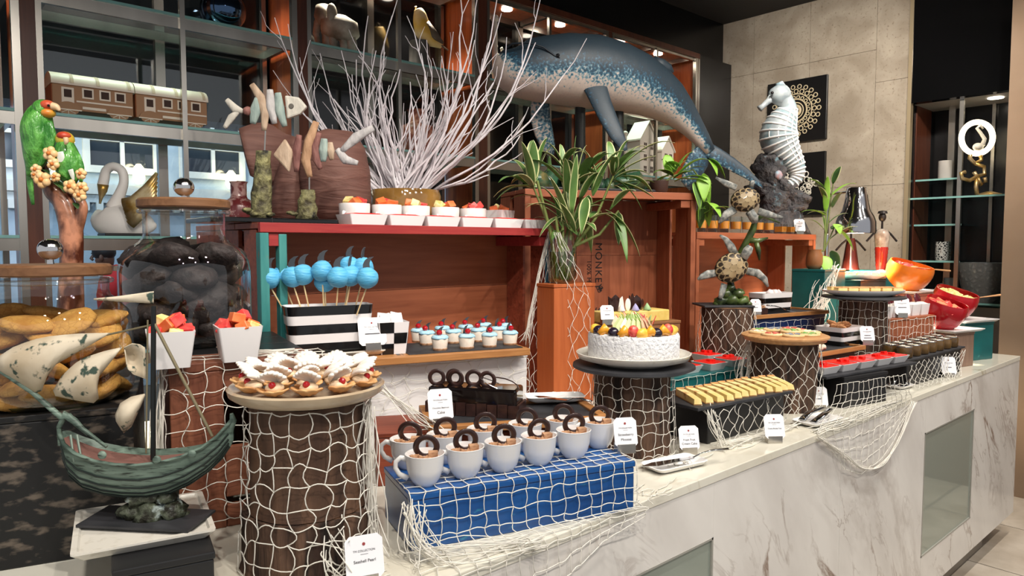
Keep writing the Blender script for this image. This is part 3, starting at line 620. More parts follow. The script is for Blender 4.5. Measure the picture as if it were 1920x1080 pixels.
# ------------------------------------------------------------------ ship sculpture on its tray
verd = pm('verdigris', C(56, 72, 64), .5, col2=C(130, 152, 138), scale=9, stretch=(1, 1, 7), ramp=(.3, .7), bump=.8, bdist=.003, col3=C(30, 40, 34), scale3=40, ramp3=(.55, .68))
sailm = pm('aged_sail', C(214, 202, 180), .7, col2=C(186, 168, 140), scale=14, ramp=(.4, .7), col3=C(58, 76, 66), scale3=46, ramp3=(.57, .63))
rockm = pm('sculpture_rock', C(36, 34, 24), .5, col2=C(104, 112, 92), scale=55, ramp=(.4, .7), bump=1, bdist=.01, col3=C(190, 204, 200), scale3=34, ramp3=(.58, .68))
f_tr = Fr((.194, 1.195), (.39, 1.152), CT + .0825)
tt = thing('serving_tray', 'square white tray under the ship sculpture', 'tray', f_tr.A, f_tr.rz); flat_tray(tt, f_tr.W, .205, .016, offwhite)
zt_ = CT + .0985
sb = atz(272, 972, zt_); P0 = sb.copy()
def SP(px, py, off=0): return facing(px, py, P0 + FWD * off)
m1 = pxm(P0)
sh = thing('ship_sculpture', 'verdigris sailing ship sculpture with aged sails on a rocky base', 'sculpture', (sb.x, sb.y, zt_))
def ls(mb): return loc(mb, sh)
sl = obj('slate_base', ls(MB().prism([atz(142, 989, zt_ + .001), atz(352, 999, zt_ + .001), atz(404, 960, zt_ + .001), atz(205, 951, zt_ + .001)], (0, 0, .004))), slate, sh)
rk = MB(); rs = random.Random(4)
for px, py, r in ((285, 925, 26), (262, 935, 24), (310, 930, 24), (250, 960, 26), (285, 962, 30), (325, 958, 26), (236, 968, 16), (345, 968, 14), (300, 945, 26)):
    rk.ball(SP(px, py, rs.uniform(-.01, .012)), (r * m1, r * m1 * .9, r * m1 * .75), 12, 8, .5, px * .1)
obj('rock_base', ls(rk), rockm, sh, smooth=180)
st = [(113, 806, 838, .004), (122, 812, 868, .014), (138, 826, 898, .026), (165, 840, 917, .036), (205, 851, 926, .044), (245, 856, 930, .048), (285, 857, 930, .049), (325, 853, 922, .046), (360, 845, 906, .039), (392, 832, 884, .028), (415, 814, 862, .015), (430, 795, 840, .006), (437, 786, 826, .003)]
rings = []
for x, yt, yb, hw in st:
    c = SP(x, yt); b = SP(x, yb); ring = []
    for k in range(13):
        a = math.pi * k / 12; s_ = math.cos(a); dn = math.sin(a) ** .6
        ring.append(c + FWD * (-hw * s_ * (1 - .25 * dn)) + Vector((0, 0, (b.z - c.z) * dn)))
    ring += [c + FWD * (hw * .72) + Vector((0, 0, -.009)), c - FWD * (hw * .72) + Vector((0, 0, -.009))]
    rings.append(ring)
hull = obj('hull', ls(MB().loft(rings)), verd, sh, smooth=35)
for fr_ in (.12, .28, .44, .6, .76):       # plank seams
    pts = []
    for x, yt, yb, hw in st[1:-1]:
        a = math.pi * fr_ * .5; s_ = math.cos(a); dn = math.sin(a) ** .6; c = SP(x, yt); b = SP(x, yb)
        pts.append(c - FWD * (hw * s_ * (1 - .25 * dn) + .0006) + Vector((0, 0, (b.z - c.z) * dn)))
    obj('strake', ls(MB().tube(pts, .0016, 5)), pm('dark_seam', C(28, 38, 34), .6), hull)
obj('deck', ls(MB().loft([[SP(x, yt) + FWD * (hw * .7) + Vector((0, 0, -.0075)), SP(x, yt) - FWD * (hw * .7) + Vector((0, 0, -.0075))] for x, yt, yb, hw in st[1:-1]], False, False, closed=False)), pm('deck_brown', C(120, 84, 76), .7), hull)
obj('gunwale', ls(MB().tube([SP(x, yt - 1) - FWD * hw for x, yt, yb, hw in st], .0034, 6)), verd, sh, smooth=60)
for px, py in ((672 / 3.55, 853), (774, 0), (1440, 0)): pass
for px, py in ((192, 853), (294.5, 862), (360, 851)):
    hw = .05 if px < 320 else .043
    obj('boss', ls(MB().lathe([(.0068, 0), (.006, .003), (.003, .0042)], 14).xf(Matrix.Translation(SP(px, py, -hw * .96)) @ (-FWD).to_track_quat('Z', 'Y').to_matrix().to_4x4())), verd, sh, smooth=60)
for pts in (((132, 815), (138, 860), (152, 900), (163, 918)), ((144, 815), (152, 860), (170, 900), (182, 922))):
    obj('rib', ls(MB().tube([SP(x, y, -q) for (x, y), q in zip(pts, (.024, .03, .024, .006))], .0032, 6, flat=.6)), pm('pale_verdigris', C(140, 156, 144), .6), sh, smooth=60)
mastm = pm('black_mast', C(24, 28, 28), .4); rodm = pm('bronze_rod', C(132, 122, 96), .45, .4)
obj('mast', ls(MB().tube([SP(287, 862), SP(288, 574)], .0042, 8)), mastm, sh, smooth=60)
obj('mast_stay', ls(MB().tube([SP(274, 850, -.004), SP(277, 600, -.004)], .0014, 6)), rodm, sh)
obj('boom', ls(MB().tube([SP(288, 604), SP(398, 818)], .0028, 8)), rodm, sh, smooth=60)
obj('bowsprit', ls(MB().tube([SP(118, 785), SP(60, 735), SP(-8, 690)], [.005, .0042, .0035], 8)), verd, sh, smooth=60)
obj('prow_carving', ls(MB().tube([SP(112, 835), SP(111, 800), SP(122, 778), SP(140, 790), SP(165, 815)], [.004, .006, .008, .006, .003], 8, flat=.7).tube([SP(128, 778), SP(150, 800), SP(200, 838)], [.005, .004, .003], 6)), verd, sh, smooth=60)
obj('stern_post', ls(MB().tube([SP(420, 850), SP(430, 815), SP(437, 788), SP(434, 775)], [.003, .005, .006, .003], 8)), verd, sh, smooth=60)
obj('yard', ls(MB().tube([SP(200, 628), SP(290, 608)], .0016, 6)), rodm, sh)
def sail(top, bot, bulge, name='sail'):
    n = 9; g = []
    def ev(P, t):
        s_ = t * (len(P) - 1); i = min(int(s_), len(P) - 2); f = s_ - i; return (P[i][0] * (1 - f) + P[i + 1][0] * f, P[i][1] * (1 - f) + P[i + 1][1] * f)
    for i in range(6):
        v = i / 5; row = []
        for j in range(n + 1):
            u = j / n; a = ev(top, u); b = ev(bot, u); row.append(SP(a[0] * (1 - v) + b[0] * v, a[1] * (1 - v) + b[1] * v, -bulge * math.sin(math.pi * v) * math.sin(math.pi * min(1, u * .9 + .1))))
        g.append(row)
    obj(name, ls(MB().sheet(g, .0012)), sailm, sh, smooth=180)
sail([(-14, 676), (30, 648), (80, 632), (140, 626), (206, 624)], [(-6, 694), (35, 718), (74, 744), (92, 690), (206, 626)], .022)
sail([(100, 732), (118, 702), (150, 674), (190, 660), (228, 651)], [(104, 742), (140, 750), (186, 757), (180, 712), (229, 652)], .018)
sail([(232, 652), (248, 644), (262, 646), (272, 652)], [(234, 656), (238, 690), (250, 702), (274, 711)], -.02)
sail([(216, 778), (226, 756), (246, 744), (272, 738)], [(218, 790), (232, 812), (246, 800), (272, 744)], .02)
sail([(176, 560), (220, 556), (288, 546)], [(176, 562), (220, 565), (288, 569)], .004, 'pennant')

# ------------------------------------------------------------------ plate of seashell pastries
zp = CT + .2865
pl = thing('cake_plate', 'sand-coloured glazed plate on the front log', 'plate', (cL1.x, cL1.y, zp))
obj('plate_body', MB().lathe([(.100, 0), (.118, .004), (.131, .013), (.134, .024), (.130, .027), (.122, .0225), (.02, .0215)], 48), pm('sand_glaze', C(196, 176, 148), .25, col2=C(168, 146, 120), scale=14, ramp=(.4, .7), coat=.4), pl, smooth=50)
def fan(Rr, h, spread, th, ridges, n=36, m=7, amp=.0016):
    g = []
    for i in range(m + 1):
        v = .06 + .94 * i / m; row = []
        for j in range(n + 1):
            u = -1 + 2 * j / n; a = u * spread; rd = abs(math.cos(ridges * math.pi * u / 2)); rr = Rr * v * (1 - .22 * u * u) * (1 + (.07 * rd if i == m else 0))
            row.append((rr * math.sin(a), -rr * math.cos(a), (h * math.sin(math.pi * min(1, v * .8 + .1)) * (1 - .5 * u * u)) + amp * rd * min(1, v * 2)))
        g.append(row)
    return MB().sheet(g, th)
sp = thing('seashell_pastry', '-', 'pastry')
obj('lower_shell', fan(.041, -.015, .95, .003, 5).xf(Matrix.Translation((0, .019, .0175))), biscuit, sp, smooth=180)
us = MB()
for k in range(7):
    a = (k - 3) * .2; l_ = .046 * (1 - .05 * abs(k - 3)); us.tube([(l_ * q * math.sin(a), -l_ * q * math.cos(a), .011 * math.sin(math.pi * (.12 + .76 * q)) * (1 - .05 * (k - 3) ** 2)) for q in (0, .2, .45, .7, .9, 1.0)], [.0022, .0036, .0048, .0054, .0046, .002], 8, flat=.8)
obj('upper_shell', us.xf(Matrix.Translation((0, .019, .0165)) @ Matrix.Rotation(math.radians(-30), 4, 'X')), icing, sp, smooth=180)
obj('cream', MB().ball((0, .004, .015), (.016, .015, .009), 10, 6), pm('pastry_cream', C(238, 214, 180), .5), sp, smooth=180)
obj('cherry', MB().ball((0, -.006, .021), .0062, 10, 8), cherrym, sp, smooth=180)
va = math.atan2(-cL1.y, -cL1.x)      # bearing of the viewer
HR = ['six', 'five', 'four', 'three', 'two', 'one', 'twelve', 'eleven', 'ten', 'nine', 'eight', 'seven']
EI = ['front', 'front right', 'right', 'back right', 'back', 'back left', 'left', 'front left']
ppos = [(.105, va + i * 6.2832 / 12) for i in range(12)] + [(.066, va + i * 6.2832 / 8) for i in range(8)] + [(.028, va + i * 6.2832 / 4) for i in range(4)]
for i, (r_, a) in enumerate(ppos):
    p = Vector((cL1.x + r_ * math.cos(a), cL1.y + r_ * math.sin(a), zp + (.0225 if r_ > .1 else .0235) + (.004 if r_ < .05 else 0)))
    lab = 'shell pastry with cherry on the log plate, ' + (f'outer ring at {HR[i]} o\'clock' if i < 12 else f'middle ring, {EI[i - 12]}' if i < 20 else f'centre, {EI[(i - 20) * 2]} one')
    outw = a + math.pi / 2 + R.uniform(-.5, .5) + (0 if r_ > .1 else .5)
    if i == 0: o = sp; o.location = p; o.rotation_euler = (0, 0, outw)
    else: o = dup(sp, p, outw)
    o['label'] = lab; o['group'] = 'seashell pastries on the front log'
    o.rotation_euler.x = R.uniform(-.15, .1)

# ------------------------------------------------------------------ cups on the blue box
zc = CT + .105
cup = thing('dessert_cup', '-', 'cup')
obj('cup_body', MB().lathe([(.019, 0), (.021, .003), (.029, .014), (.0345, .032), (.0365, .056), (.0375, .06), (.0362, .0605), (.0345, .056), (.032, .046), (.002, .045)], 36), white, cup, smooth=60)
hd = [(-.034, 0, .05), (-.045, 0, .053), (-.054, 0, .046), (-.055, 0, .034), (-.048, 0, .022), (-.032, 0, .013)]
obj('handle', MB().tube(hd, [.006, .0052, .0048, .0048, .005, .006], 10, flat=.7, up=(0, 1, 0)), white, cup, smooth=180)
obj('mousse', MB().lathe([(.033, .046), (.032, .0495), (.018, .052), (.002, .0525)], 24), pinkm, cup, smooth=180)
obj('chocolate_ring', MB().torus((.003, .006, .07), .0195, .0058, 32, 8, (0.06, 1, .18), .42), choc, cup, smooth=180)
for k, (x, y, z) in enumerate(((.014, -.008, .057), (-.012, -.012, .054), (.004, -.016, .053), (-.018, -.004, .0535))):
    obj('crumble_cube' if k == 0 else 'crumble', cube_m(.0095, 30 + k).xf(Matrix.Translation((x, y, z))) if k == 0 else MB().ball((x, y, z), (.01, .008, .006), 8, 6, .7, k), crumb, cup)
rows = [(797, 908), (872, 894), (943, 882), (1010, 869), (1075, 857)]
back = [(766, 876), (834, 866), (908, 854), (985, 843), (1054, 834), (1123, 838)]
yawc = f_blue.rz + .62
order = ['first', 'second', 'third', 'fourth', 'fifth', 'sixth']
for r_, L_ in enumerate((rows, back)):
    for i, (px, py) in enumerate(L_):
        p = atz(px, py, zc); lab = f'white cup with chocolate ring, {order[i]} from left, blue box {"front" if r_ == 0 else "back"} row'
        if r_ == 0 and i == 0: o = cup; o.location = p; o.rotation_euler = (0, 0, yawc - .9); o['label'] = lab; o['group'] = 'white dessert cups on the blue box'
        else: o = dup(cup, p, yawc - .9 + R.uniform(-.25, .25), lab, 'white dessert cups on the blue box')
sign('white card on the blue box beside the last dessert cups', base_c(1172, 850, zc, .006), ['Strawberry', 'Mousse'], w=.052, h=.064)
sign('white Seashell Pearl card at the bottom edge of the picture', base_c(684, 1098, CT, .0), ['Seashell Pearl'], w=.062, h=.07)
# ------------------------------------------------------------------ striped planter with cake pops
blk = pm('black_enamel', C(16, 16, 17), .15, coat=.4); wht = pm('white_enamel', C(226, 222, 222), .2, coat=.3)
def striped(name, label, f, x, y, hx, hy, h, n, taper=.88, r=.02, rz=0, first=1):
    t = thing(name, label, 'pot', f(x, y, 0), f.rz + rz)
    for i in range(n):
        k0, k1 = taper + (1 - taper) * i / n, taper + (1 - taper) * (i + 1) / n
        obj('stripe_band', MB().loft([rrect(hx * k0, hy * k0, r * k0, h * i / n + .0003, 5), rrect(hx * k1, hy * k1, r * k1, h * (i + 1) / n - .0003, 5)], i == 0, i == n - 1 and False), blk if (i + first) % 2 else wht, t, smooth=40)
    obj('inner_wall', MB().loft([rrect(hx * taper - .004, hy * taper - .004, r * .8, .004, 5), rrect(hx - .004, hy - .004, r * .8, h, 5), rrect(hx, hy, r, h, 5)], True, False), wht, t, smooth=40)
    return t
f_t2 = Fr(atz(540, 677, 1.182), atz(724, 664, 1.182), CT + .2605)
tt = thing('serving_tray', 'white rectangular tray under the striped planter of cake pops', 'tray', f_t2.A, f_t2.rz); flat_tray(tt, f_t2.W, .115, .014, offwhite)
f_t2z = Fr(f_t2.A, f_t2.A + f_t2.x, f_t2.A.z + .0145)
pw_ = f_t2.W * .45
pt = striped('striped_planter', 'black and white striped planter full of blue cake pops', f_t2z, f_t2.W * .45, .062, pw_, .046, .122, 5)
obj('foam_fill', MB().loft([rrect(pw_ * .93, .039, .016, .1, 5), rrect(pw_ * .95, .04, .016, .108, 5)]), wht, pt)
bluef = pm('blue_frosting', C(70, 160, 206), .5, col2=C(110, 190, 226), scale=9, stretch=(2, 2, 16), bump=.9, bdist=.003, dist=1.5)
stick = wood('lollipop_stick', C(206, 178, 130), C(224, 200, 156), 2)
def fin_mesh(h=.03, th=.0022):
    pl = [(-.011, 0), (-.012, .01), (-.008, .021), (.001, .029), (.013, .032), (.006, .024), (.004, .014), (.006, 0)]
    s_ = h / .032; return MB().prism([(x * s_, -th / 2, z * s_) for x, z in pl], (0, th, 0))
pops = [(505, 522, 0), (531, 516, 1), (549, 519, 0), (568, 515, 0), (604, 508, 0), (609, 528, 1), (634, 520, -1), (655, 500, 1), (657, 517, 0), (681, 502, 1), (689, 521, -1)]
cp = pt.location + Vector((0, 0, .1)); dpop = (cp - EYE).dot(FWD)
pom = ['leftmost low', 'second from left, half hidden', 'third from left', 'fourth from left, fin upright', 'tall middle', 'lowest middle, mostly hidden', 'front centre-right', 'rear right, half hidden', 'behind the front centre-right one', 'rear rightmost', 'front rightmost']
for i, (px, py, dep) in enumerate(pops):
    c = facing(px, py, cp + FWD * (dep * .026)); b = cp + (c - cp) * .72; b.z = cp.z - .005
    t = thing('cake_pop', f'blue cake pop with grey fin, {pom[i]} in the striped planter', 'cake pop', c, 0, 'blue cake pops in the striped planter')
    obj('ball', MB().ball((0, 0, 0), (.029, .029, .0282), 18, 12, .06, i), bluef, t, smooth=180)
    fo = obj('fin', fin_mesh(.034).xf(Matrix.Rotation([.2, 1.2, -.1, .1, 0, .3, .1, .9, 1.4, 1.35, .25][i] - .7, 4, 'Z') @ Matrix.Translation((0, 0, .0235)) @ Matrix.Rotation(.1, 4, 'Y')), finm, t)
    obj('stick', MB().tube([(0, 0, -.018), tuple(b - c)], .0021, 6), stick, t)
sign('large white card leaning on the striped planter', f_t2z(f_t2.W * .86, .006, 0), ['~~~~~~'], w=.075, h=.075, yaw=f_t2.rz)

# ------------------------------------------------------------------ oak board with checkered pot and cheesecakes
f_ok = Fr((.942, 1.622), (1.393, 1.478), CT + .2385)
t = thing('oak_board', 'oak board on the white box carrying blue-topped cheesecakes', 'board', f_ok.A, f_ok.rz)
obj('board_body', MB().box(0, f_ok.W, 0, .25, 0, .02), oakb, t, bev=.002); obj('groove', MB().box(.09, .1, .03, .22, .0199, .0203).box(.105, .108, .03, .22, .0199, .0203), blackm, t); obj('slate_inset', MB().box(.12, f_ok.W - .015, .02, .23, .0201, .0225), slate, t)
zok = CT + .2605; f_oz = Fr(f_ok.A, f_ok.A + f_ok.x, zok - .0015)
cp_ = f_oz(.085, .085, 0); t = thing('checkered_pot', 'black and white checkered square pot of sugar sachets', 'pot', cp_, f_ok.rz)
hx, hh, tp = .043, .088, .8
obj('pot_body', dish_mesh(hx, hx, hh, tp, .003, .003), wht, t, smooth=30)
for fc in range(4):
    Mr = Matrix.Rotation(fc * math.pi / 2, 4, 'Z')
    for i in range(3):
        for j in range(2):
            if (i + j + fc) % 2: continue
            q = []
            for u, v in ((j, i), (j + 1, i), (j + 1, i + 1), (j, i + 1)):
                k = tp + (1 - tp) * v / 3; w_ = hx * k + .0004; q.append(Vector(((-1 + u) * (hx * k - .003), -w_, hh * v / 3)))
            obj('check_panel', MB().prism([Mr @ p for p in q], Mr @ Vector((0, -.0006, 0))), blk, t)
paper = pm('sugar_paper', C(236, 232, 230), .6)
for k, (x, y, r_) in enumerate(((-.022, -.012, .1), (.012, -.018, -.2), (.022, .014, .4), (-.012, .02, -.4), (0, 0, .2))):
    o = obj('sugar_sachet', MB().box(-.017, .017, -.003, .003, -.03, .03), paper, bev=.002); o.location = cp_ + Vector((x, y, hh - .008)); o.rotation_euler = (R.uniform(-.4, .4), R.uniform(-.3, .3), r_)
    tag(o, 'white sugar sachet sticking out of the checkered pot', 'sachet', 'sugar sachets in the checkered pot')
creamc = pm('cheesecake', C(238, 226, 212), .5, col2=C(228, 214, 198), scale=40); bluecr = pm('pale_blue_cream', C(150, 198, 222), .5, col2=C(186, 220, 234), scale=40, bump=.8, bdist=.003)
ch = thing('mini_cheesecake', '-', 'cheesecake')
obj('crust', MB().lathe([(.0195, 0), (.0208, .004), (.0206, .006)], 24, wob=.1), crumb, ch)
obj('cheesecake_body', MB().lathe([(.0196, .005), (.0235, .03), (.0232, .032)], 28), creamc, ch, smooth=50)
obj('cream_top', MB().lathe([(.0235, .0315), (.024, .036), (.019, .0415), (.002, .043)], 24, wob=.12), bluecr, ch, smooth=180)
obj('cherry', MB().ball((-.002, -.006, .049), .0085, 14, 10), cherrym, ch, smooth=180)
obj('fin', fin_mesh(.026).xf(Matrix.Translation((.002, .006, .04))), finm, ch)
chp = [(825, 656), (875, 653), (918, 650), (956, 646), (800, 646), (850, 643), (897, 640), (934, 637), (785, 641), (829, 636), (873, 633), (908, 629), (946, 630)]
dsc = ['front row, leftmost', 'front row, second', 'front row, third', 'front row, rightmost', 'second row, leftmost', 'second row, second', 'second row, third', 'second row, rightmost', 'back row, beside the checkered pot', 'back row, second', 'back row, third', 'back row, fourth', 'back row, rightmost']
for i, (px, py) in enumerate(chp):
    p = atz(px, py, zok + .001); lab = 'mini cheesecake with blue cream and cherry, ' + dsc[i]
    if i == 0: o = ch; o.location = p; o.rotation_euler = (0, 0, -.6); o['label'] = lab; o['group'] = 'mini cheesecakes on the oak board'
    else: dup(ch, p, R.uniform(-1.5, .3), lab, 'mini cheesecakes on the oak board')

# ------------------------------------------------------------------ chocolate cake on its board
f_cb = Fr((.916, 1.307), (1.30, 1.097), CT + .1255)
t = thing('cake_board', 'oak-framed slate board under the dark chocolate loaf cake', 'board', f_cb.A, f_cb.rz)
W = f_cb.W
obj('slate_panel', MB().box(.024, W - .024, .024, .206, 0, .012), slate, t)
for q in ((0, W, 0, .0235), (0, W, .2065, .23), (0, .0235, .024, .206), (W - .0235, W, .024, .206)): obj('frame_rail', MB().box(*q, 0, .018), oakb, t, bev=.002)
zcb = CT + .138
a, b = atz(797, 776, zcb), atz(972, 786, zcb); f_cc = Fr(a, b, zcb + .0005)
t = thing('chocolate_cake', 'glossy black chocolate loaf cake topped with chocolate rings', 'cake', f_cc.A, f_cc.rz); W = f_cc.W; Dp = .085
obj('loaf', MB().box(.006, W - .006, .004, Dp, 0, .068), chocg, t, bev=.006)
for i in range(9): obj('chocolate_tile', MB().box(W * i / 9 + .001, W * (i + 1) / 9 - .001, -.002, .003, 0, .03 + .002 * (i % 2)), choc, t)
for s_ in (0, 1): obj('chocolate_tile', MB().box(-.001 if s_ == 0 else W - .005, .005 if s_ == 0 else W + .001, .004, Dp, 0, .031), choc, t)
for i, px in enumerate((820, 850, 856, 887, 915)):
    x, _z = on_local(f_cc, px, 690, .04); obj('chocolate_ring', MB().torus((x, .035 + .012 * (i % 2), .085), .0175, .0052, 30, 8, (.15 * (i % 3 - 1), 1, .1), .45), choc, t, smooth=180)
obj('chocolate_curl', MB().tube([(W * .72 + .055 * math.sin(a_) + .02 * a_ * .2, .03 + .01 * math.cos(a_), .075 + .016 * math.cos(a_ * 1.3)) for a_ in [k * .4 for k in range(16)]], .0015, 6), choc, t)
sign('white Chocolate Beetroot Cake card on the cake board', atz(829, 800, zcb) + Vector((0, .006, 0)), ['Chocolate Beetroot', 'Cake'], w=.058, h=.074)
def knife(label, p, q, name='palette_knife', wide=.016, handle=.4):
    p, q = Vector(p), Vector(q); d = q - p; t = thing(name, label, 'utensil', p); u = d.normalized(); s_ = u.cross(Vector((0, 0, 1))).normalized(); L_ = d.length; k = L_ * (1 - handle)
    obj('blade', MB().prism([s_ * -.003, u * (k * .25) - s_ * wide, u * k - s_ * wide * .5, u * k + s_ * wide * .5, u * (k * .25) + s_ * wide], (0, 0, .0015)), cutlery, t)
    obj('handle', MB().tube([u * k, u * (k + L_ * handle * .25) + Vector((0, 0, .008)), u * (k + L_ * handle * .6) + Vector((0, 0, .01)), u * L_ + Vector((0, 0, .006))], [.0025, .0026, .004, .005], 8, flat=.6), cutlery, t, smooth=180)
    return t
def boat(name, label, c, rz, hx, hy, h, mat=white):
    t = thing(name, label, 'dish', c, rz); obj('dish_body', MB().loft(rows_loft([(hx * .72, hy * .62, .012, 0), (hx * .9, hy * .85, .016, h * .4), (hx, hy, .018, h), (hx - .003, hy - .003, .016, h + .001), (hx * .86, hy * .8, .014, h * .45), (hx * .68, hy * .58, .012, .004)])), mat, t, smooth=60); return t
zcbt = CT + .144
c = atz(1048, 752, zcbt); boat('serving_dish', 'white oblong dish with a knife on the chocolate cake board', c + Vector((-.005, .012, 0)), f_cb.rz - .1, .08, .036, .015)
knife('silver cake knife resting across the dish on the cake board', atz(1000, 743, zcbt + .012), atz(1108, 757, zcbt + .019), wide=.013)

# ------------------------------------------------------------------ white fruit cake
zs = CT + .2235
t = thing('slate_round', 'round black slate under the fruit cake plate', 'slate', (cL2.x, cL2.y, zs)); obj('slate_disc', MB().lathe([(.155, 0), (.164, .004), (.163, .011), (.15, .0125)], 48, wob=.02), slate, t, smooth=30)
zs += .013
t = thing('cake_plate', 'white rimmed plate under the coconut fruit cake', 'plate', (cL2.x, cL2.y, zs)); obj('plate_body', MB().lathe([(.1, 0), (.105, .004), (.148, .016), (.154, .03), (.1515, .031), (.145, .02), (.1, .0085), (.01, .008)], 56), offwhite, t, smooth=60)
zk = zs + .0105
t = thing('fruit_cake', 'round white coconut cake covered in glazed fruit', 'cake', (cL2.x, cL2.y, zk))
coco = pm('coconut_cream', C(240, 240, 240), .9, col2=C(216, 216, 220), scale=120, bump=1.0, bdist=.006)
obj('cake_body', MB().lathe([(.119, 0), (.122, .006), (.122, .066), (.119, .073), (.108, .074), (.1, .07), (.005, .07)], 56, wob=.015), coco, t, smooth=60)
greena = pm('green_apple_slice', C(210, 220, 160), .35, coat=.5); reda = pm('red_apple_slice', C(228, 190, 158), .35, coat=.5); redskin = pm('apple_skin', C(196, 50, 50), .3); grskin = pm('green_apple_skin', C(130, 170, 70), .3)
mango = pm('mango_slice', C(240, 164, 44), .2, coat=.6); grape = pm('black_grape', C(34, 24, 40), .12, coat=.6); straw = pm('strawberry', C(214, 48, 50), .25, col2=C(240, 120, 100), scale=80, coat=.5); orangeseg = pm('orange_segment', C(246, 178, 50), .25, col2=C(250, 200, 90), scale=60, coat=.5)
def toward(a, r_): return Vector((r_ * math.cos(a), r_ * math.sin(a), 0))
ca = math.atan2(-cL2.y, -cL2.x)       # side of the cake that faces the viewer
def aslice(p, yaw, lean, s_=1, red=False):
    pl = [(-.004 * s_, 0, 0), (.004 * s_, 0, 0), (.011 * s_, 0, .016 * s_), (.0, 0, .036 * s_), (-.011 * s_, 0, .016 * s_)]
    M = Matrix.Translation(p) @ Matrix.Rotation(yaw, 4, 'Z') @ Matrix.Rotation(lean, 4, 'X')
    o = obj('apple_slice', MB().prism(pl, (0, .0022, 0)).xf(M), reda if red else greena, t)
    obj('slice_skin', MB().tube([M @ Vector(q) for q in ((.0115 * s_, .001, .016 * s_), (.008 * s_, .001, .027 * s_), (.0005, .001, .037 * s_))], .0012, 5), redskin if red else grskin, o)
for i in range(9):
    a = ca + 1.15 - i * .24; aslice(toward(a, .062) + Vector((0, 0, .074)), a + math.pi / 2 + .5, -.45, 1.35, i < 3)
for i in range(9):
    a = ca - 1.3 + i * .26; aslice(toward(a, .042) + Vector((0, 0, .082)), a + math.pi / 2 - .3, -.5, 1.35, i > 6)
for i in range(7): aslice(toward(ca + math.pi + i * .35 - 1, .05) + Vector((0, 0, .076)), ca + i * .3, -.4, 1.2, i % 2 == 0)
for i in range(5): aslice(toward(ca + 1.2 * i, .015) + Vector((0, 0, .088)), ca + math.pi / 2 + i * .4, -.5, 1.25, i % 3 == 0)
def right_of(k): return ca + k       # positive: to the viewer's right
for k, kind in ((-1.1, 'g'), (-.82, 'm'), (-.52, 'g'), (-.22, 'm'), (0, 's'), (.22, 'o'), (.45, 'm'), (.62, 'g'), (.85, 'm'), (1.05, 's'), (1.25, 'o'), (1.5, 'o'), (-1.35, 'o')):
    p = toward(ca + k, .102) + Vector((0, 0, .082))
    if kind == 'g': obj('grape', MB().ball(p, (.0152, .0152, .014), 14, 10), grape, t, smooth=180)
    if kind == 'm': obj('mango_slice', MB().tube([p + Vector((-.012, .008, -.006)), p + Vector((0, 0, .008)), p + Vector((.014, -.008, -.004))], [.008, .0145, .007], 8), mango, t, smooth=180)
    if kind == 's': obj('strawberry', MB().ball(p + Vector((0, 0, .006)), (.0145, .0145, .016), 12, 8), straw, t, smooth=180)
    if kind == 'o': obj('orange_segment', MB().ball(p, (.019, .015, .015), 12, 8, .2, k), orangeseg, t, smooth=180)

# ---- yellow slab cake behind it
f_yc, _t = riser('oak_stand', 'small oak stand behind the fruit cake', (1.93, 1.66), (2.28, 1.58), .13, .27, wood('stand_oak', C(120, 78, 48), C(150, 104, 66), 0))
f_y2 = Fr(f_yc.A, f_yc.A + f_yc.x, CT + .2705)
t = thing('slab_cake', 'yellow slab cake with chocolate shards and meringues behind the fruit cake', 'cake', f_y2(.02, .01, 0), f_y2.rz)
obj('sponge', MB().box(0, .29, 0, .1, 0, .042), pm('yellow_sponge', C(216, 184, 92), .6, col2=C(232, 206, 128), scale=20), t, bev=.004)
for x, y, r_, h in ((.05, .03, .2, .05), (.075, .06, -.4, .06), (.15, .05, .5, .062), (.175, .06, -.2, .055), (.2, .05, .7, .04)): obj('chocolate_shard', MB().prism([(-.022, 0, 0), (.02, 0, 0), (.024, 0, h * .7), (.004, 0, h), (-.012, 0, h * .75), (-.025, 0, h * .9)], (0, .003, 0)).xf(Matrix.Translation((x, y, .042)) @ Matrix.Rotation(r_, 4, 'Z')), choc, t)
obj('white_shard', MB().prism([(-.016, 0, 0), (.016, 0, 0), (.004, 0, .055), (-.008, 0, .045)], (0, .003, 0)).xf(Matrix.Translation((.085, .03, .042))), icing, t)
obj('white_disc', MB().ball((.11, .025, .065), (.013, .004, .024), 16, 10), icing, t, smooth=180); obj('white_disc', MB().ball((.18, .075, .07), (.024, .004, .02), 16, 10), icing, t, smooth=180)
for x, m_ in ((.07, icing), (.135, pm('lilac_meringue', C(176, 170, 214), .6)), (.19, pm('green_meringue', C(164, 196, 140), .6))): obj('meringue', MB().lathe([(.013, 0), (.015, .005), (.009, .016), (.001, .028)], 14, (x, .012, .042), wob=.1), m_, t, smooth=180)
sign('small white card left of the fruit cake', f_pil(.19, -.03, -.0) * 0 + Vector((1.99, 1.60, CT)) + Vector((-.06, .0, .0)), [''], w=.05, h=.06) if False else None
sign('small white card standing behind the left side of the fruit cake', f_y2(.012, .004, 0), ['~~~~'], w=.05, h=.058)

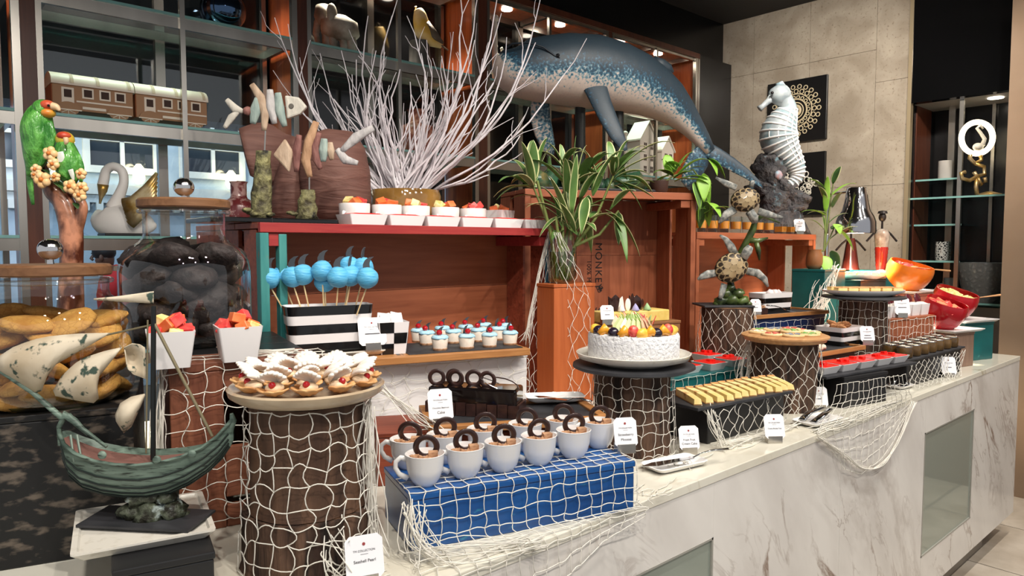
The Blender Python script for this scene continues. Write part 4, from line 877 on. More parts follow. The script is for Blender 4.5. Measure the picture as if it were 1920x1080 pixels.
# ------------------------------------------------------------------ creme brulee tarts on slate
zsl = CT + .1085
a, b = atz(1309, 772, zsl), atz(1487, 738, zsl); f_sl = Fr(a, b, zsl)
t = thing('slate_slab', 'rectangular slate slab under the creme brulee tart slices', 'slate', f_sl.A, f_sl.rz); obj('slate_body', MB().box(0, f_sl.W, 0, .165, 0, .009), slate, t, bev=.002)
zsl += .0095
tartm = pm('baked_custard', C(226, 196, 116), .5, col2=C(240, 220, 160), scale=18, col3=C(180, 128, 70), scale3=26, ramp3=(.6, .72))
fr_ = [(1309, 760), (1331, 757), (1352, 755), (1370, 752), (1385, 748), (1398, 745), (1413, 743), (1428, 740), (1444, 736), (1461, 736), (1471, 733), (1483, 732)]
proto = None
for i, (px, py) in enumerate(fr_):
    u = i / 11; bx, by = 1258 + (1432 - 1258) * u, 733 + (712 - 733) * u
    p, q = atz(px, py, zsl), atz(bx, by, zsl); d = q - p; L_ = min(d.length, .125)
    o = thing('tart_slice', 'long creme brulee tart slice, ' + (order + ['seventh', 'eighth', 'ninth', 'tenth', 'eleventh', 'twelfth'])[i] + ' from left along the slate', 'tart', p, math.atan2(d.y, d.x), 'creme brulee tart slices on the slate')
    obj('custard', MB().loft([[(0, -.0115, .003), (0, .0115, .003), (.004, .0095, .016), (.004, -.0095, .016)], [(L_ * .5, -.012, .003), (L_ * .5, .012, .003), (L_ * .5, .0105, .02), (L_ * .5, -.0105, .02)], [(L_, -.012, .003), (L_, .012, .003), (L_, .011, .021), (L_, -.011, .021)]]), tartm, o, smooth=30)
    obj('crust', MB().box(.001, L_ + .004, -.012, .012, 0, .0028).box(L_, L_ + .005, -.012, .012, .0028, .024), biscuit, o)
sign('white Creme Brulee Tart card at the counter edge', atz(1451, 830, CT), ['Creme Brulee Tart'], w=.058, h=.068)
sign('white Fresh Fruit Cream Cake card beside the fruit cake log', atz(1291, 852, CT), ['Fresh Fruit', 'Cream Cake'], w=.055, h=.064)
c = atz(1264, 876, CT); boat('serving_dish', 'white oblong dish with a cake server at the counter edge', c + Vector((0, .0, 0)), -.18, .085, .042, .015)
knife('silver cake server lying across the front dish', atz(1203, 876, CT + .014), atz(1365, 846, CT + .03), 'cake_server', wide=.015, handle=.42)

# ------------------------------------------------------------------ red jelly dishes
def jelly(px, py, z, lab, rz, s_=.042, grp=''):
    t = thing('jelly_dish', lab, 'dish', atz(px, py, z), rz, grp); obj('dish_body', dish_mesh(s_, s_, .026, .76, .003, .003), whitem, t, smooth=30)
    obj('jelly', MB().loft([rrect(s_ * .8, s_ * .8, .004, .008), rrect(s_ * .9, s_ * .9, .004, .023), rrect(s_ * .86, s_ * .86, .004, .0275), rrect(s_ * .5, s_ * .5, .004, .029)]), redjel, t)
    for k in range(2): obj('jelly_cube', cube_m(.009, k + int(px)).xf(Matrix.Translation((R.uniform(-.02, .02), R.uniform(-.02, .02), .03))), redjel, t, bev=.001)
    return t
zt2 = CT + .1105
for i, (px, py) in enumerate(((1283, 697), (1330, 691), (1370, 684), (1325, 675), (1362, 668))):
    jelly(px, py, zt2, 'red jelly dish on the teal box, ' + ['half under the fruit cake slate', 'front middle', 'front right beside the cookie log', 'back left', 'back right'][i], f_teal.rz, .047, 'red jelly dishes on the teal box')
zb2 = CT + .1085
f_s2 = Fr((2.34, 1.045), (2.90, .955), zb2); t = thing('slate_slab', 'slate slab under the red jelly dishes near the counter edge', 'slate', f_s2.A, f_s2.rz); obj('slate_body', MB().box(0, f_s2.W, 0, .13, 0, .009), slate, t, bev=.002)
zb2 += .0095
for i in range(5):
    p = f_s2(.06 + .108 * i, .065, 0); u = jelly(0, 0, 0, 'red jelly dish on the black cube box, ' + ['nearest', 'second', 'third', 'fourth', 'farthest'][i] + ' along the slate', f_s2.rz, .05, 'red jelly dishes on the black cube box'); u.location = (p.x, p.y, zb2)

# ------------------------------------------------------------------ iced cookies on the round board
zb4 = CT + .2275
t = thing('round_board', 'round moulded wooden board of iced cookies on a log', 'board', (cL4.x, cL4.y, zb4)); obj('board_body', MB().lathe([(.118, 0), (.132, .004), (.136, .012), (.143, .016), (.143, .021), (.126, .027), (.12, .026), (.01, .0255)], 48), wood('turned_maple', C(176, 126, 80), C(202, 156, 108), 0, .45), t, smooth=40)
ic = pm('iced_cookie', C(222, 186, 132), .6, col2=C(236, 206, 158), scale=40)
tops = [pm('red_icing', C(198, 96, 84), .4), pm('grey_icing', C(132, 142, 158), .4), pm('green_icing', C(120, 170, 96), .4), pm('white_piping', C(236, 226, 206), .4)]
for i, (r_, a, dz) in enumerate([(.085, k * .785, 0) for k in range(8)] + [(.035, k * 2.09, .008) for k in range(3)]):
    o = thing('iced_cookie', 'round iced cookie on the wooden board, ' + (['outer ring', 'upper layer'][i > 7]) + [' with red icing', ' with grey-blue icing', ' with green icing', ' with white piping'][i % 4], 'cookie', (cL4.x + r_ * math.cos(a), cL4.y + r_ * math.sin(a), zb4 + .0262 + dz), R.uniform(0, 6), 'iced cookies on the round board')
    obj('biscuit', MB().lathe([(.035, 0), (.0365, .004), (.034, .0075)], 22), ic, o, smooth=50); mt = tops[i % 4]
    g = MB()
    for k in range(5):
        b_ = k * 1.2566; g.tube([(.006 * math.cos(b_), .006 * math.sin(b_), .0082), (.02 * math.cos(b_ + .3), .02 * math.sin(b_ + .3), .0085), (.025 * math.cos(b_ - .2), .025 * math.sin(b_ - .2), .0082)], .0022, 5)
    obj('icing_lines', g, mt, o)

# ------------------------------------------------------------------ oak tray with the striped cookie bowl
a, b = atz(1527, 664, 1.09), atz(1624, 648, 1.09); f_o2 = Fr(a, b, 1.075)
riser('brown_box', 'brown wooden box under the oak tray with the striped cookie bowl', f_o2(.02, .03, 0), f_o2(f_o2.W - .02, .03, 0), .14, 1.0745 - CT, brownw_h)
t = thing('oak_tray', 'oak-framed tray behind the iced cookies carrying a striped bowl', 'tray', f_o2.A, f_o2.rz)
obj('tray_floor', MB().box(.012, f_o2.W - .012, .012, .188, 0, .008), slate, t)
for q in ((0, f_o2.W, 0, .0115), (0, f_o2.W, .1885, .2), (0, .0115, .012, .188), (f_o2.W - .0115, f_o2.W, .012, .188)): obj('tray_rail', MB().box(*q, 0, .016), oakb, t, bev=.0015)
f_o2z = Fr(f_o2.A, f_o2.A + f_o2.x, 1.0835)
ps = atz(1553, 642, 1.0835); q = ps - f_o2z.A
st_ = striped('striped_bowl', 'black and white striped bowl of brown crinkle cookies', f_o2z, q.dot(f_o2.x), .115, .082, .06, .072, 4, .9, .012, first=1)
for i in range(8):
    o = obj('crinkle_cookie', MB().ball((0, 0, 0), (.022, .022, .011), 12, 7, .35, i), pm('crinkle_cookie', C(150, 100, 62), .8, col2=C(186, 134, 90), scale=50, bump=.8)) if i == 0 else o.copy()
    if i: coll.objects.link(o)
    p = st_.location; o.location = (p.x + R.uniform(-.045, .045), p.y + R.uniform(-.03, .03), p.z + .068 + .006 * (i % 3)); o.rotation_euler = (R.uniform(-.5, .5), R.uniform(-.5, .5), 0); tag(o, 'brown crinkle cookie heaped in the striped bowl', 'cookie', 'crinkle cookies in the striped bowl')
obj('inner_fill', MB().loft([rrect(.07, .05, .01, .055), rrect(.074, .053, .01, .062)]), crumb, st_)
sign('white card in front of the striped cookie bowl', f_o2z(q.dot(f_o2.x) + .05, .03, 0), ['~~~~~', '~~~~~~'], w=.056, h=.062)
t = thing('wrapped_roll', 'colourful wrapped bread roll beside the iced cookie board', 'bread', f_o2z(.075, .035, .0), f_o2.rz)
obj('roll', MB().ball((0, 0, .017), (.032, .018, .017), 14, 8, .1), pm('printed_wrap', C(226, 206, 184), .5, col2=C(196, 90, 80), scale=30, ramp=(.55, .62), col3=C(90, 150, 150), scale3=22, ramp3=(.62, .66)), t, smooth=180); obj('twist_end', MB().lathe([(.004, 0), (.012, .014)], 10).xf(Matrix.Translation((.03, 0, .017)) @ Matrix.Rotation(math.pi / 2, 4, 'Y')), MATS['printed_wrap'], t)

# ------------------------------------------------------------------ oak tray on the navy box
f_n = Fr(f_nvy(-.015, -.01, 0), f_nvy(f_nvy.W + .01, -.01, 0), CT + .2505)
t = thing('oak_tray', 'oak-framed tray on the navy box under the turtles', 'tray', f_n.A, f_n.rz)
obj('tray_floor', MB().box(.012, f_n.W - .012, .012, .188, 0, .008), slate, t)
for q_ in ((0, f_n.W, 0, .0115), (0, f_n.W, .1885, .2), (0, .0115, .012, .188), (f_n.W - .0115, f_n.W, .012, .188)): obj('tray_rail', MB().box(*q_, 0, .016), oakb, t, bev=.0015)
f_nz = Fr(f_n.A, f_n.A + f_n.x, CT + .259)
q = onpl(1443, 560, f_nz(0, .13, 0), f_n.y) - f_nz.A
st_ = striped('striped_bowl', 'black and white striped bowl of marshmallows below the turtles', f_nz, q.dot(f_n.x), .125, .098, .045, .088, 4, .9, .012)
for i in range(7):
    o = obj('marshmallow', MB().lathe([(.011, 0), (.013, .004), (.013, .015), (.011, .019)], 14), pm('marshmallow', C(236, 222, 220), .7, sss=.1), smooth=60) if i == 0 else o.copy()
    if i: coll.objects.link(o)
    p = st_.location; o.location = (p.x + R.uniform(-.06, .06), p.y + R.uniform(-.02, .02), p.z + .08); o.rotation_euler = (R.uniform(-1, 1), R.uniform(-1, 1), 0); tag(o, 'white marshmallow in the striped bowl below the turtles', 'marshmallow', 'marshmallows in the striped bowl')
obj('inner_fill', MB().loft([rrect(.085, .035, .01, .07), rrect(.088, .037, .01, .08)]), paper, st_)
knife('shiny steel tongs lying on the oak tray below the turtles', f_nz(.33, .02, .002), f_nz(.16, .05, .035), 'serving_tongs', wide=.012, handle=.6)
for i, x in enumerate((.03, .09, .14)):
    o = thing('chocolate_slice', 'small chocolate slice with curls on the oak tray, ' + ['behind the turtle rock', 'middle', 'next to the tongs'][i], 'cake', f_nz(x, .06, 0), f_n.rz, 'chocolate slices on the oak tray'); obj('slice', MB().box(-.02, .02, -.016, .016, 0, .03), choc, o, bev=.002); obj('topping', MB().ball((0, 0, .034), (.017, .013, .008), 10, 6, .6, i), crumb, o)
    obj('curl', MB().torus((0, 0, .05), .009, .0013, 14, 5, (0, 1, .2), 1, 0, 4.5), choc, o)
sign('small white card behind the turtle rock', f_nz(.065, .03, 0), ['~~~~'], w=.046, h=.06)
# ------------------------------------------------------------------ on the wide crate: jelly dishes and fruit cups
zA = CT + .6155
xs_ = [1.009, 1.14, 1.275, 1.413, 1.552, 1.69, 1.828]
for i in range(6):
    a, b = xs_[i], xs_[i + 1]; hx = (b - a) / 2 - .002
    t = thing('jelly_dish', 'long white jelly dish on the red rail of the wide crate, ' + order[i] + ' from left', 'dish', ((a + b) / 2, 1.868, zA), 0, 'white jelly dishes along the crate rail')
    obj('dish_body', dish_mesh(hx, .045, .03, .86, .003, .004), whitem, t, smooth=30)
    obj('jelly', MB().loft([rrect(hx * .84, .036, .004, .01), rrect(hx * .9, .04, .004, .029), rrect(hx * .6, .03, .004, .034)]), redjel, t)
cupm = None
for i, (x, seq) in enumerate(zip((1.105, 1.22, 1.33, 1.452, 1.572, 1.69), ('wap', 'wpp', 'paw', 'apw', 'wwp', 'pa'))):
    lab = 'low white cup of fruit cubes on the wide crate, ' + order[i] + ' from left'; p = Vector((x, 1.965, zA))
    t = thing('fruit_cup', lab, 'cup', p, .3, 'low white fruit cups on the wide crate')
    if i < 5:
        obj('cup_body', MB().lathe([(.04, 0), (.046, .004), (.048, .066), (.047, .068), (.0445, .066), (.042, .045), (.005, .045)], 32), white, t, smooth=60)
        obj('handle', MB().tube([(-.044, -.005, .04), (-.06, -.012, .04), (-.064, -.014, .026), (-.055, -.01, .014), (-.043, -.004, .012)], .005, 8, up=(0, 1, 0)), white, t, smooth=180)
    else: obj('cup_body', dish_mesh(.045, .045, .066, .88, .003, .004), white, t, smooth=30)
    for k, c_ in enumerate(seq + seq[0]):
        a = 2.1 * k + i; fruit_piece(p + Vector((.021 * math.cos(a), .021 * math.sin(a), .07 + .004 * (k % 2))), c_, k + i, KN[c_] + ' in a low white cup on the wide crate', 'fruit cubes in the low cups', sc=1.15)

# ------------------------------------------------------------------ fish sculptures on the black tray
t = thing('black_tray', 'glossy black tray overhanging the crate under the fish sculptures', 'tray', (.64, 1.87, zA)); obj('tray_body', MB().box(0, .36, 0, .2, 0, .014), blackg, t, bev=.003); obj('tray_seam', MB().box(.16, .163, -.0004, .2004, .001, .0144), blackm, t)
zF = zA + .0145
P0 = Vector((.86, 1.96, 0)); m1 = pxm(P0)
def FP(px, py, off=0): return facing(px, py, P0 + FWD * off)
def drift(name, c1, c2): return pm(name, c1, .8, col2=c2, scale=55, stretch=(1, 1, .4), bump=.9, bdist=.006, ramp=(.3, .7))
dm = dict(w=drift('pale_driftwood', C(168, 164, 154), C(196, 190, 178)), t=drift('teal_driftwood', C(118, 134, 130), C(150, 164, 156)), s=drift('sandy_driftwood', C(146, 122, 100), C(184, 162, 140)), r=drift('red_driftwood', C(96, 58, 54), C(136, 94, 86)), g=drift('grey_driftwood', C(150, 146, 146), C(182, 178, 176)), o=drift('ochre_driftwood', C(136, 100, 72), C(180, 144, 112)))
mossr = pm('mossy_stone', C(58, 52, 36), .7, col2=C(140, 136, 92), scale=30, bump=1, bdist=.02, col3=C(20, 18, 15), scale3=26, ramp3=(.5, .65))
def blade(pts, w, mat, t, th=.5, name='driftwood_piece'):
    n = len(pts); P = [FP(*p) for p in pts]; rad = [w * m1 * (.35 + .65 * math.sin(math.pi * (.12 + .8 * i / (n - 1)))) for i in range(n)]
    # densify
    Q, q = [], []
    for i in range((n - 1) * 4 + 1):
        s_ = i / 4; k = min(int(s_), n - 2); f = s_ - k; Q.append(P[k].lerp(P[k + 1], f)); q.append(rad[k] * (1 - f) + rad[k + 1] * f)
    obj(name, loc(MB().tube(Q, q, 10, flat=th, up=FWD), t), mat, t, smooth=180)
def stone_base(t, x0, x1, y0, y1, seed, lean=0):
    rings = []
    for i in range(9):
        v = i / 8; y = y1 + (y0 - y1) * v; c = FP((x0 + x1) / 2 + lean * v, y); w_ = (x1 - x0) / 2 * m1 * (1 - .38 * v)
        rings.append([c + RGT * (w_ * math.cos(a) * (1 + .25 * mnoise.noise((math.cos(a) + seed, math.sin(a), v * 4)))) + FWD * (w_ * .8 * math.sin(a) * (1 + .25 * mnoise.noise((math.cos(a) + seed, math.sin(a) + 3, v * 4)))) for a in [k * 6.2832 / 14 for k in range(14)]])
    obj('stone_base', loc(MB().loft(rings), t), mossr, t, smooth=180)
t = thing('fish_sculpture', 'taller driftwood fish sculpture on a mossy stone', 'sculpture', FP(490, 404).to_tuple()); t.location.z = zF
zb_ = FP(490, 404).z
stone_base(t, 467, 510, 283, 404 + (zb_ - zF) / m1, 2.0, 6)
obj('rod', loc(MB().tube([FP(496, 290), FP(498, 238)], .0022, 6), t), steel, t)
blade([(425, 187), (441, 204), (456, 209)], 8, dm['w'], t, .6); blade([(421, 240), (434, 220), (448, 208)], 7, dm['w'], t, .6)
obj('bead', loc(MB().ball(FP(464, 208), 8 * m1, 10, 8, .3), t), dm['r'], t, smooth=180)
blade([(484, 184), (479, 208), (474, 232)], 11, dm['t'], t); blade([(472, 158), (488, 182), (497, 214), (495, 245)], 9, dm['s'], t); blade([(506, 168), (508, 200), (515, 232)], 10, dm['g'], t); blade([(521, 174), (524, 205), (534, 237)], 10, dm['t'], t)
obj('fish_head', loc(MB().prism([FP(533, 178, -.008), FP(560, 182, -.008), FP(575, 200, -.008), (FP(562, 214, -.008)), FP(537, 223, -.008)], FWD * .016), t), dm['w'], t, bev=.005)
obj('fish_eye', loc(MB().lathe([(5 * m1, 0), (4 * m1, .002)], 12).xf(Matrix.Translation(FP(546, 199, -.0085)) @ (-FWD).to_track_quat('Z', 'Y').to_matrix().to_4x4()), t), pm('eye_hollow', C(90, 86, 80), .9), t)
obj('spine_wire', loc(MB().tube([FP(452, 209), FP(540, 200)], .0015, 6), t), steel, t)
for k, (px, py) in enumerate(((470, 398), (478, 402), (463, 394))): obj('pebble', loc(MB().ball(FP(px, py, -.02 - .006 * k), (.014, .012, .008), 10, 7, .2, k), t), mossr, t, smooth=180)
t = thing('fish_sculpture', 'smaller driftwood fish sculpture on a short stone', 'sculpture', FP(575, 404).to_tuple()); t.location.z = zF
zb_ = FP(575, 404).z
stone_base(t, 554, 596, 356, 404 + (zb_ - zF) / m1, 6.0, 2)
obj('rod', loc(MB().tube([FP(580, 362), FP(580, 320)], .0022, 6), t), steel, t)
obj('fish_head', loc(MB().prism([FP(511, 290, -.008), FP(533, 259, -.008), FP(549, 285, -.008), FP(541, 323, -.008)], FWD * .016), t), dm['s'], t, bev=.005)
blade([(561, 253), (556, 285), (556, 322)], 9, dm['r'], t); blade([(593, 228), (580, 265), (573, 300), (581, 332)], 10, dm['o'], t); blade([(599, 249), (590, 275), (594, 300), (601, 317)], 8, dm['r'], t); blade([(608, 260), (607, 282), (606, 303)], 10, dm['t'], t); blade([(619, 267), (620, 283), (622, 300)], 8, dm['s'], t)
blade([(700, 239), (668, 258), (640, 284)], 10, dm['g'], t, .6); blade([(632, 280), (648, 300), (671, 306)], 9, dm['g'], t, .6)
obj('spine_wire', loc(MB().tube([FP(530, 288), FP(640, 284)], .0015, 6), t), steel, t)
for k, (px, py) in enumerate(((545, 399), (552, 401), (508, 402))): obj('pebble', loc(MB().ball(FP(px, py, -.018), (.013, .011, .006), 10, 7, .2, k), t), mossr, t, smooth=180)

# ------------------------------------------------------------------ brown elephant
P0 = Vector((1.07, 2.18, 0)); m1 = pxm(P0)
eleph = pm('brown_clay', C(92, 60, 52), .7, col2=C(112, 78, 68), scale=5, stretch=(1, 1, 6), bump=.9, bdist=.008, dist=1.2)
t = thing('elephant_sculpture', 'large brown clay elephant behind the fish sculptures', 'sculpture', (P0.x, P0.y, zA))
def pl_loft(st_, depth, name, mat, **k):      # stations (px, py, half width px, half depth m)
    rings = []
    for i, (px, py, hw, hd) in enumerate(st_):
        c = FP(px, py); j = st_[min(i + 1, len(st_) - 1)]; h = st_[max(i - 1, 0)]
        tx, ty = j[0] - h[0], j[1] - h[1]; L_ = math.hypot(tx, ty) or 1; nx, ny = -ty / L_, tx / L_
        u = RGT * nx + Vector((0, 0, -ny))
        rings.append([c + u * (hw * m1 * math.cos(a)) + FWD * (hd * math.sin(a)) for a in [q * 6.283185 / 18 for q in range(18)]])
    return obj(name, loc(MB().loft(rings), t), mat, t, smooth=180, **k)
zb_ = FP(600, 405).z; yb_ = 405 + (zb_ - zA - .001) / m1
pl_loft([(618, 243, 6, .02), (618, 252, 44, .07), (622, 285, 62, .1), (628, 330, 66, .11), (634, 375, 62, .1), (640, yb_, 58, .09)], 0, 'body', eleph)
pl_loft([(560, 262, 8, .02), (556, 290, 24, .05), (548, 335, 30, .06), (540, 375, 32, .06), (538, yb_, 30, .06)], 0, 'trunk', eleph)
g = []
for i in range(9):
    v = i / 8; row = []
    for j in range(11):
        u = j / 10; tx = 448 + (560 - 448) * u; yt = 244 - 12 * math.sin(math.pi * min(1, u * 1.3)) + 34 * max(0, u - .55); yl = 330 + 40 * u
        px = tx + (1 - u) * 22 * v; row.append(FP(px, yt + (yl - yt) * v, -.03 + .035 * math.sin(3 * u) - .02 * math.sin(3 * v)))
    g.append(row)
obj('ear', loc(MB().sheet(g, .018), t), eleph, t, smooth=180)
g = [[FP(656 + 34 * u + 6 * v, 296 + 90 * v + 24 * u, .05 + .03 * u) for u in [k / 5 for k in range(6)]] for v in [k / 5 for k in range(6)]]
obj('ear', loc(MB().sheet(g, .016), t), pm('dark_brown_clay', C(60, 40, 34), .8), t, smooth=180)

# ------------------------------------------------------------------ amber bowl with white branches
P0 = Vector((1.52, 2.15, 0)); P0 = aty(760, 405, 2.16); m1 = pxm(P0)
amber = pm('amber_glass', C(104, 74, 34), .08, col2=C(150, 112, 58), scale=9, coat=.6, bump=.3, spec=.7)
cB = Vector((P0.x, P0.y, zA))
t = thing('branch_bowl', 'round amber glass bowl holding white branches', 'vase', cB)
obj('bowl_body', MB().lathe([(.07, 0), (.11, .01), (.130, .06), (.129, .115), (.121, .135), (.118, .133), (.122, .11), (.122, .06), (.1, .012), (.01, .008)], 40, wob=.01), amber, t, smooth=60)
obj('pebble_fill', MB().lathe([(.12, .05), (.119, .1), (.005, .106)], 24, wob=.05), pm('dark_gravel', C(60, 48, 30), .8, col2=C(100, 80, 50), scale=60), t)
bt = thing('branch_bundle', 'white painted branches fanning up out of the amber bowl', 'branches', cB + Vector((0, 0, .1)))
twig = pm('white_painted_twig', C(226, 220, 224), .7, col2=C(196, 188, 192), scale=12, stretch=(1, 1, .2))
rb = random.Random(11)
ends = [(515, 33, 0), (512, 132, .05), (540, 45, -.1), (562, 108, .1), (600, 100, .15), (640, 95, -.05), (668, 112, .1), (690, 30, .2), (735, 30, .05), (745, 0, 0), (722, 98, .2), (763, 30, .1), (800, 75, -.1), (828, 105, .1), (850, 60, .2), (862, -20, 0), (900, -30, .05), (935, -20, -.05), (940, 25, .1), (950, 70, .2), (1015, -10, .1), (1100, 72, 0), (1004, 80, .15), (890, 75, -.15), (905, 110, .2), (925, 155, .1), (960, 170, -.1), (975, 255, .15), (985, 215, 0), (650, 200, .15), (620, 180, .2), (590, 215, -.12), (607, 290, -.1), (700, 150, .1), (716, 190, .2), (780, 140, .15), (812, 180, .1), (842, 150, -.1), (870, 190, .2), (690, 175, -.1), (750, 130, -.12), (770, 175, .2), (730, 160, 0), (790, 100, .05), (705, 95, 0), (660, 140, .1)]
def curve(p0, p1, bend, n=9, wob=.006):
    d = p1 - p0; L_ = d.length; out = []
    side = d.cross(FWD).normalized()
    for i in range(n + 1):
        s_ = i / n; p = p0.lerp(p1, s_) + side * (bend * L_ * math.sin(math.pi * s_)) + Vector((rb.uniform(-1, 1), rb.uniform(-1, 1), rb.uniform(-1, 1))) * (wob if 0 < i < n else 0)
        out.append(p)
    return out
for i, (ex, ey, dp) in enumerate(ends):
    a = rb.uniform(0, 6.28); s0 = 705 + (ex - 512) / 590 * 110
    p0 = facing(max(698, min(822, s0 + rb.uniform(-14, 14))), 352, P0 + FWD * rb.uniform(-.05, .05)); p0.z = zA + .125
    p1 = facing(ex, ey, P0 + FWD * (dp + .08)); p0 = Vector((cB.x, cB.y, p0.z)) + (p0 - Vector((cB.x, cB.y, p0.z))) * .82
    bend = (.10 if ex < 760 else -.10) * rb.uniform(.3, 1.2); pts = curve(p0, p1, bend); n = len(pts); r0 = rb.uniform(.0045, .0075)
    pts = [p0 + Vector((0, 0, -.028))] + pts
    mb = MB().tube(pts, [r0] + [r0 * (1 - .75 * k / (n - 1)) for k in range(n)], 6)
    for k in range(rb.choice((1, 2, 3, 3))):
        j = rb.randint(4, n - 1); d = (pts[j] - pts[j - 1]).normalized(); sd = (RGT * rb.uniform(-1, 1) + FWD * rb.uniform(-.5, .5) + Vector((0, 0, .3))).normalized()
        q = pts[j] + (d * .8 + sd * .55).normalized() * rb.uniform(.08, .2); cv = curve(pts[j], q, rb.uniform(-.1, .1), 5, .003); rr = r0 * (1 - .75 * j / n) * .75
        mb.tube(cv, [rr * (1 - .6 * e / 5) for e in range(6)], 5)
    obj('branch', loc(mb, bt), twig, bt, smooth=60)
for i in range(46):       # dense inner stems
    a = rb.uniform(0, 6.28); rr = rb.uniform(.02, .085); p0 = cB + Vector((rr * math.cos(a), rr * math.sin(a), .1)); ex = 760 + rb.gauss(0, 90); p1 = facing(ex, rb.uniform(150, 290), P0 + FWD * rb.uniform(-.12, .2))
    pts = curve(p0, p1, rb.uniform(-.06, .06), 7); r0 = rb.uniform(.003, .006); obj('branch', loc(MB().tube(pts, [r0 * (1 - .7 * k / 7) for k in range(8)], 5), bt), twig, bt, smooth=60)

# ------------------------------------------------------------------ leaves
leafg = pm('leaf_green', C(72, 104, 52), .4, col2=C(98, 132, 66), scale=12, rand=10); leafe = pm('leaf_margin', C(206, 206, 150), .45); leafb = pm('bright_leaf', C(130, 180, 60), .4, col2=C(160, 204, 84), scale=10, rand=10); stemm = pm('plant_stem', C(116, 128, 68), .5)
leafd = pm('dark_leaf', C(50, 78, 42), .4, col2=C(84, 118, 60), scale=9, rand=10)
def leaf(parent, base, tip, width, droop, mat=None, edge=None, up=Vector((0, 0, 1)), name='leaf', fold=.25):
    base, tip = Vector(base), Vector(tip); d = tip - base; L_ = d.length; side = d.cross(up); side = side.normalized() if side.length > 1e-6 else Vector((1, 0, 0)); nrm = side.cross(d).normalized()
    n = 9; v, f, mi = [], [], []
    for i in range(n + 1):
        s_ = i / n; c = base + d * s_ + Vector((0, 0, 1)) * (droop * L_ * 4 * s_ * (1 - s_) * (.7 + .6 * s_)); w_ = width * math.sin(math.pi * min(1, s_ ** .75 * .97 + .03)) ** .8 + .0004
        for q in (-1, -.76, 0, .76, 1): v.append(c + side * (w_ * q) + nrm * (abs(q) * w_ * fold))
    for i in range(n):
        for j in range(4): f.append((i * 5 + j, i * 5 + j + 1, i * 5 + j + 6, i * 5 + j + 5)); mi.append(1 if j in (0, 3) else 0)
    P = Vector(parent.location); me = bpy.data.meshes.new(name); me.from_pydata([tuple(p - P) for p in v], [], f); me.materials.append(mat or leafg); me.materials.append(edge or mat or leafg)
    for k, p in enumerate(me.polygons): p.material_index = mi[k]
    me.shade_smooth(); o = bpy.data.objects.new(name, me); coll.objects.link(o); o.parent = parent
    m = o.modifiers.new('solid', 'SOLIDIFY'); m.thickness = .0006
    return o
# lucky bamboo in a jar on the upright orange box
cV = f_pil(.075, .052, .4225); P0 = cV
t = thing('plant_jar', 'clear glass jar of water on the upright orange box', 'jar', cV)
obj('jar_body', MB().lathe([(.044, .002), (.05, .008), (.05, .125), (.043, .142), (.042, .165), (.044, .168)], 32, cap1=False), glass, t, smooth=60)
obj('water', MB().lathe([(.043, .004), (.0475, .01), (.0475, .11)], 28), glassmat('greenish_water', (.62, .66, .46, 1)), t, smooth=60)
bp = thing('dracaena_plant', 'variegated green and cream dracaena in the glass jar', 'plant', cV + Vector((0, 0, .012)))
for x, y, hgt, lx in ((0, 0, .30, .0), (.015, .01, .26, .04), (-.015, -.01, .22, -.03), (.02, -.012, .2, .07), (-.02, .015, .34, -.09)):
    obj('stem', MB().tube([(x * .6, y * .6, 0), (x + lx * .3, y, hgt * .5), (x + lx, y, hgt)], [.007, .006, .005], 8), stemm, bp, smooth=60)
for k in range(14): a = k * 2.4; obj('root', MB().tube([(.01 * math.cos(a), .01 * math.sin(a), .06), (.025 * math.cos(a), .025 * math.sin(a), .03), (.03 * math.cos(a + .5), .03 * math.sin(a + .5), .002)], .0018, 5), stemm, bp)
def LP(px, py, off=0): return facing(px, py, P0 + FWD * off)
lv = [((1068, 420), (1030, 330), 7), ((1066, 430), (1010, 350), 7), ((1060, 440), (1000, 410), 8), ((1072, 400), (1082, 288), 7), ((1075, 380), (1100, 272), 8), ((1062, 380), (1050, 270), 7), ((1000, 350), (978, 265), 10), ((1000, 350), (1040, 272), 9), ((998, 345), (955, 300), 9), ((1000, 340), (1000, 262), 10), ((1003, 355), (925, 370), 9), ((1000, 352), (962, 330), 9), ((1090, 380), (1100, 395), 9), ((1085, 370), (1145, 300), 9), ((1110, 360), (1170, 282), 9), ((1150, 330), (1230, 292), 8), ((1150, 325), (1212, 275), 7), ((1152, 335), (1222, 330), 9), ((1150, 340), (1228, 372), 9), ((1150, 330), (1140, 265), 8), ((1152, 322), (1180, 262), 8), ((1152, 350), (1200, 340), 9), ((1150, 385), (1193, 358), 10), ((1130, 400), (1168, 440), 9), ((1160, 398), (1160, 460), 8), ((1095, 420), (1118, 434), 8), ((1090, 400), (1130, 388), 7), ((1060, 410), (1000, 420), 7), ((1055, 400), (985, 390), 7), ((1080, 360), (1060, 300), 9), ((1092, 345), (1110, 300), 9), ((1075, 345), (1130, 330), 8), ((1070, 350), (1020, 310), 8), ((1100, 370), (1090, 440), 9), ((1050, 420), (1040, 370), 7), ((1075, 430), (1100, 370), 7), ((1078, 435), (1050, 380), 8), ((1065, 330), (1010, 285), 8), ((1095, 330), (1140, 285), 8), ((1110, 410), (1150, 400), 8), ((1120, 330), (1090, 280), 8), ((1060, 300), (1100, 290), 7)]
for k, (b, e, w_) in enumerate(lv):
    off = ((k * 37) % 11 - 5) * .02; leaf(bp, LP(*b, off * .4), LP(*e, off), w_ * 1.15 * pxm(P0), .16 if k % 3 else .05, leafg, leafe)
    rq = random.Random(k); e2 = (e[0] + rq.uniform(-38, 38), e[1] + rq.uniform(-25, 45)); leaf(bp, LP(b[0] + rq.uniform(-6, 6), b[1] + rq.uniform(-8, 8), off * .3), LP(*e2, -off), w_ * 1.1 * pxm(P0), .14, leafg, leafe if k % 2 else leafg)
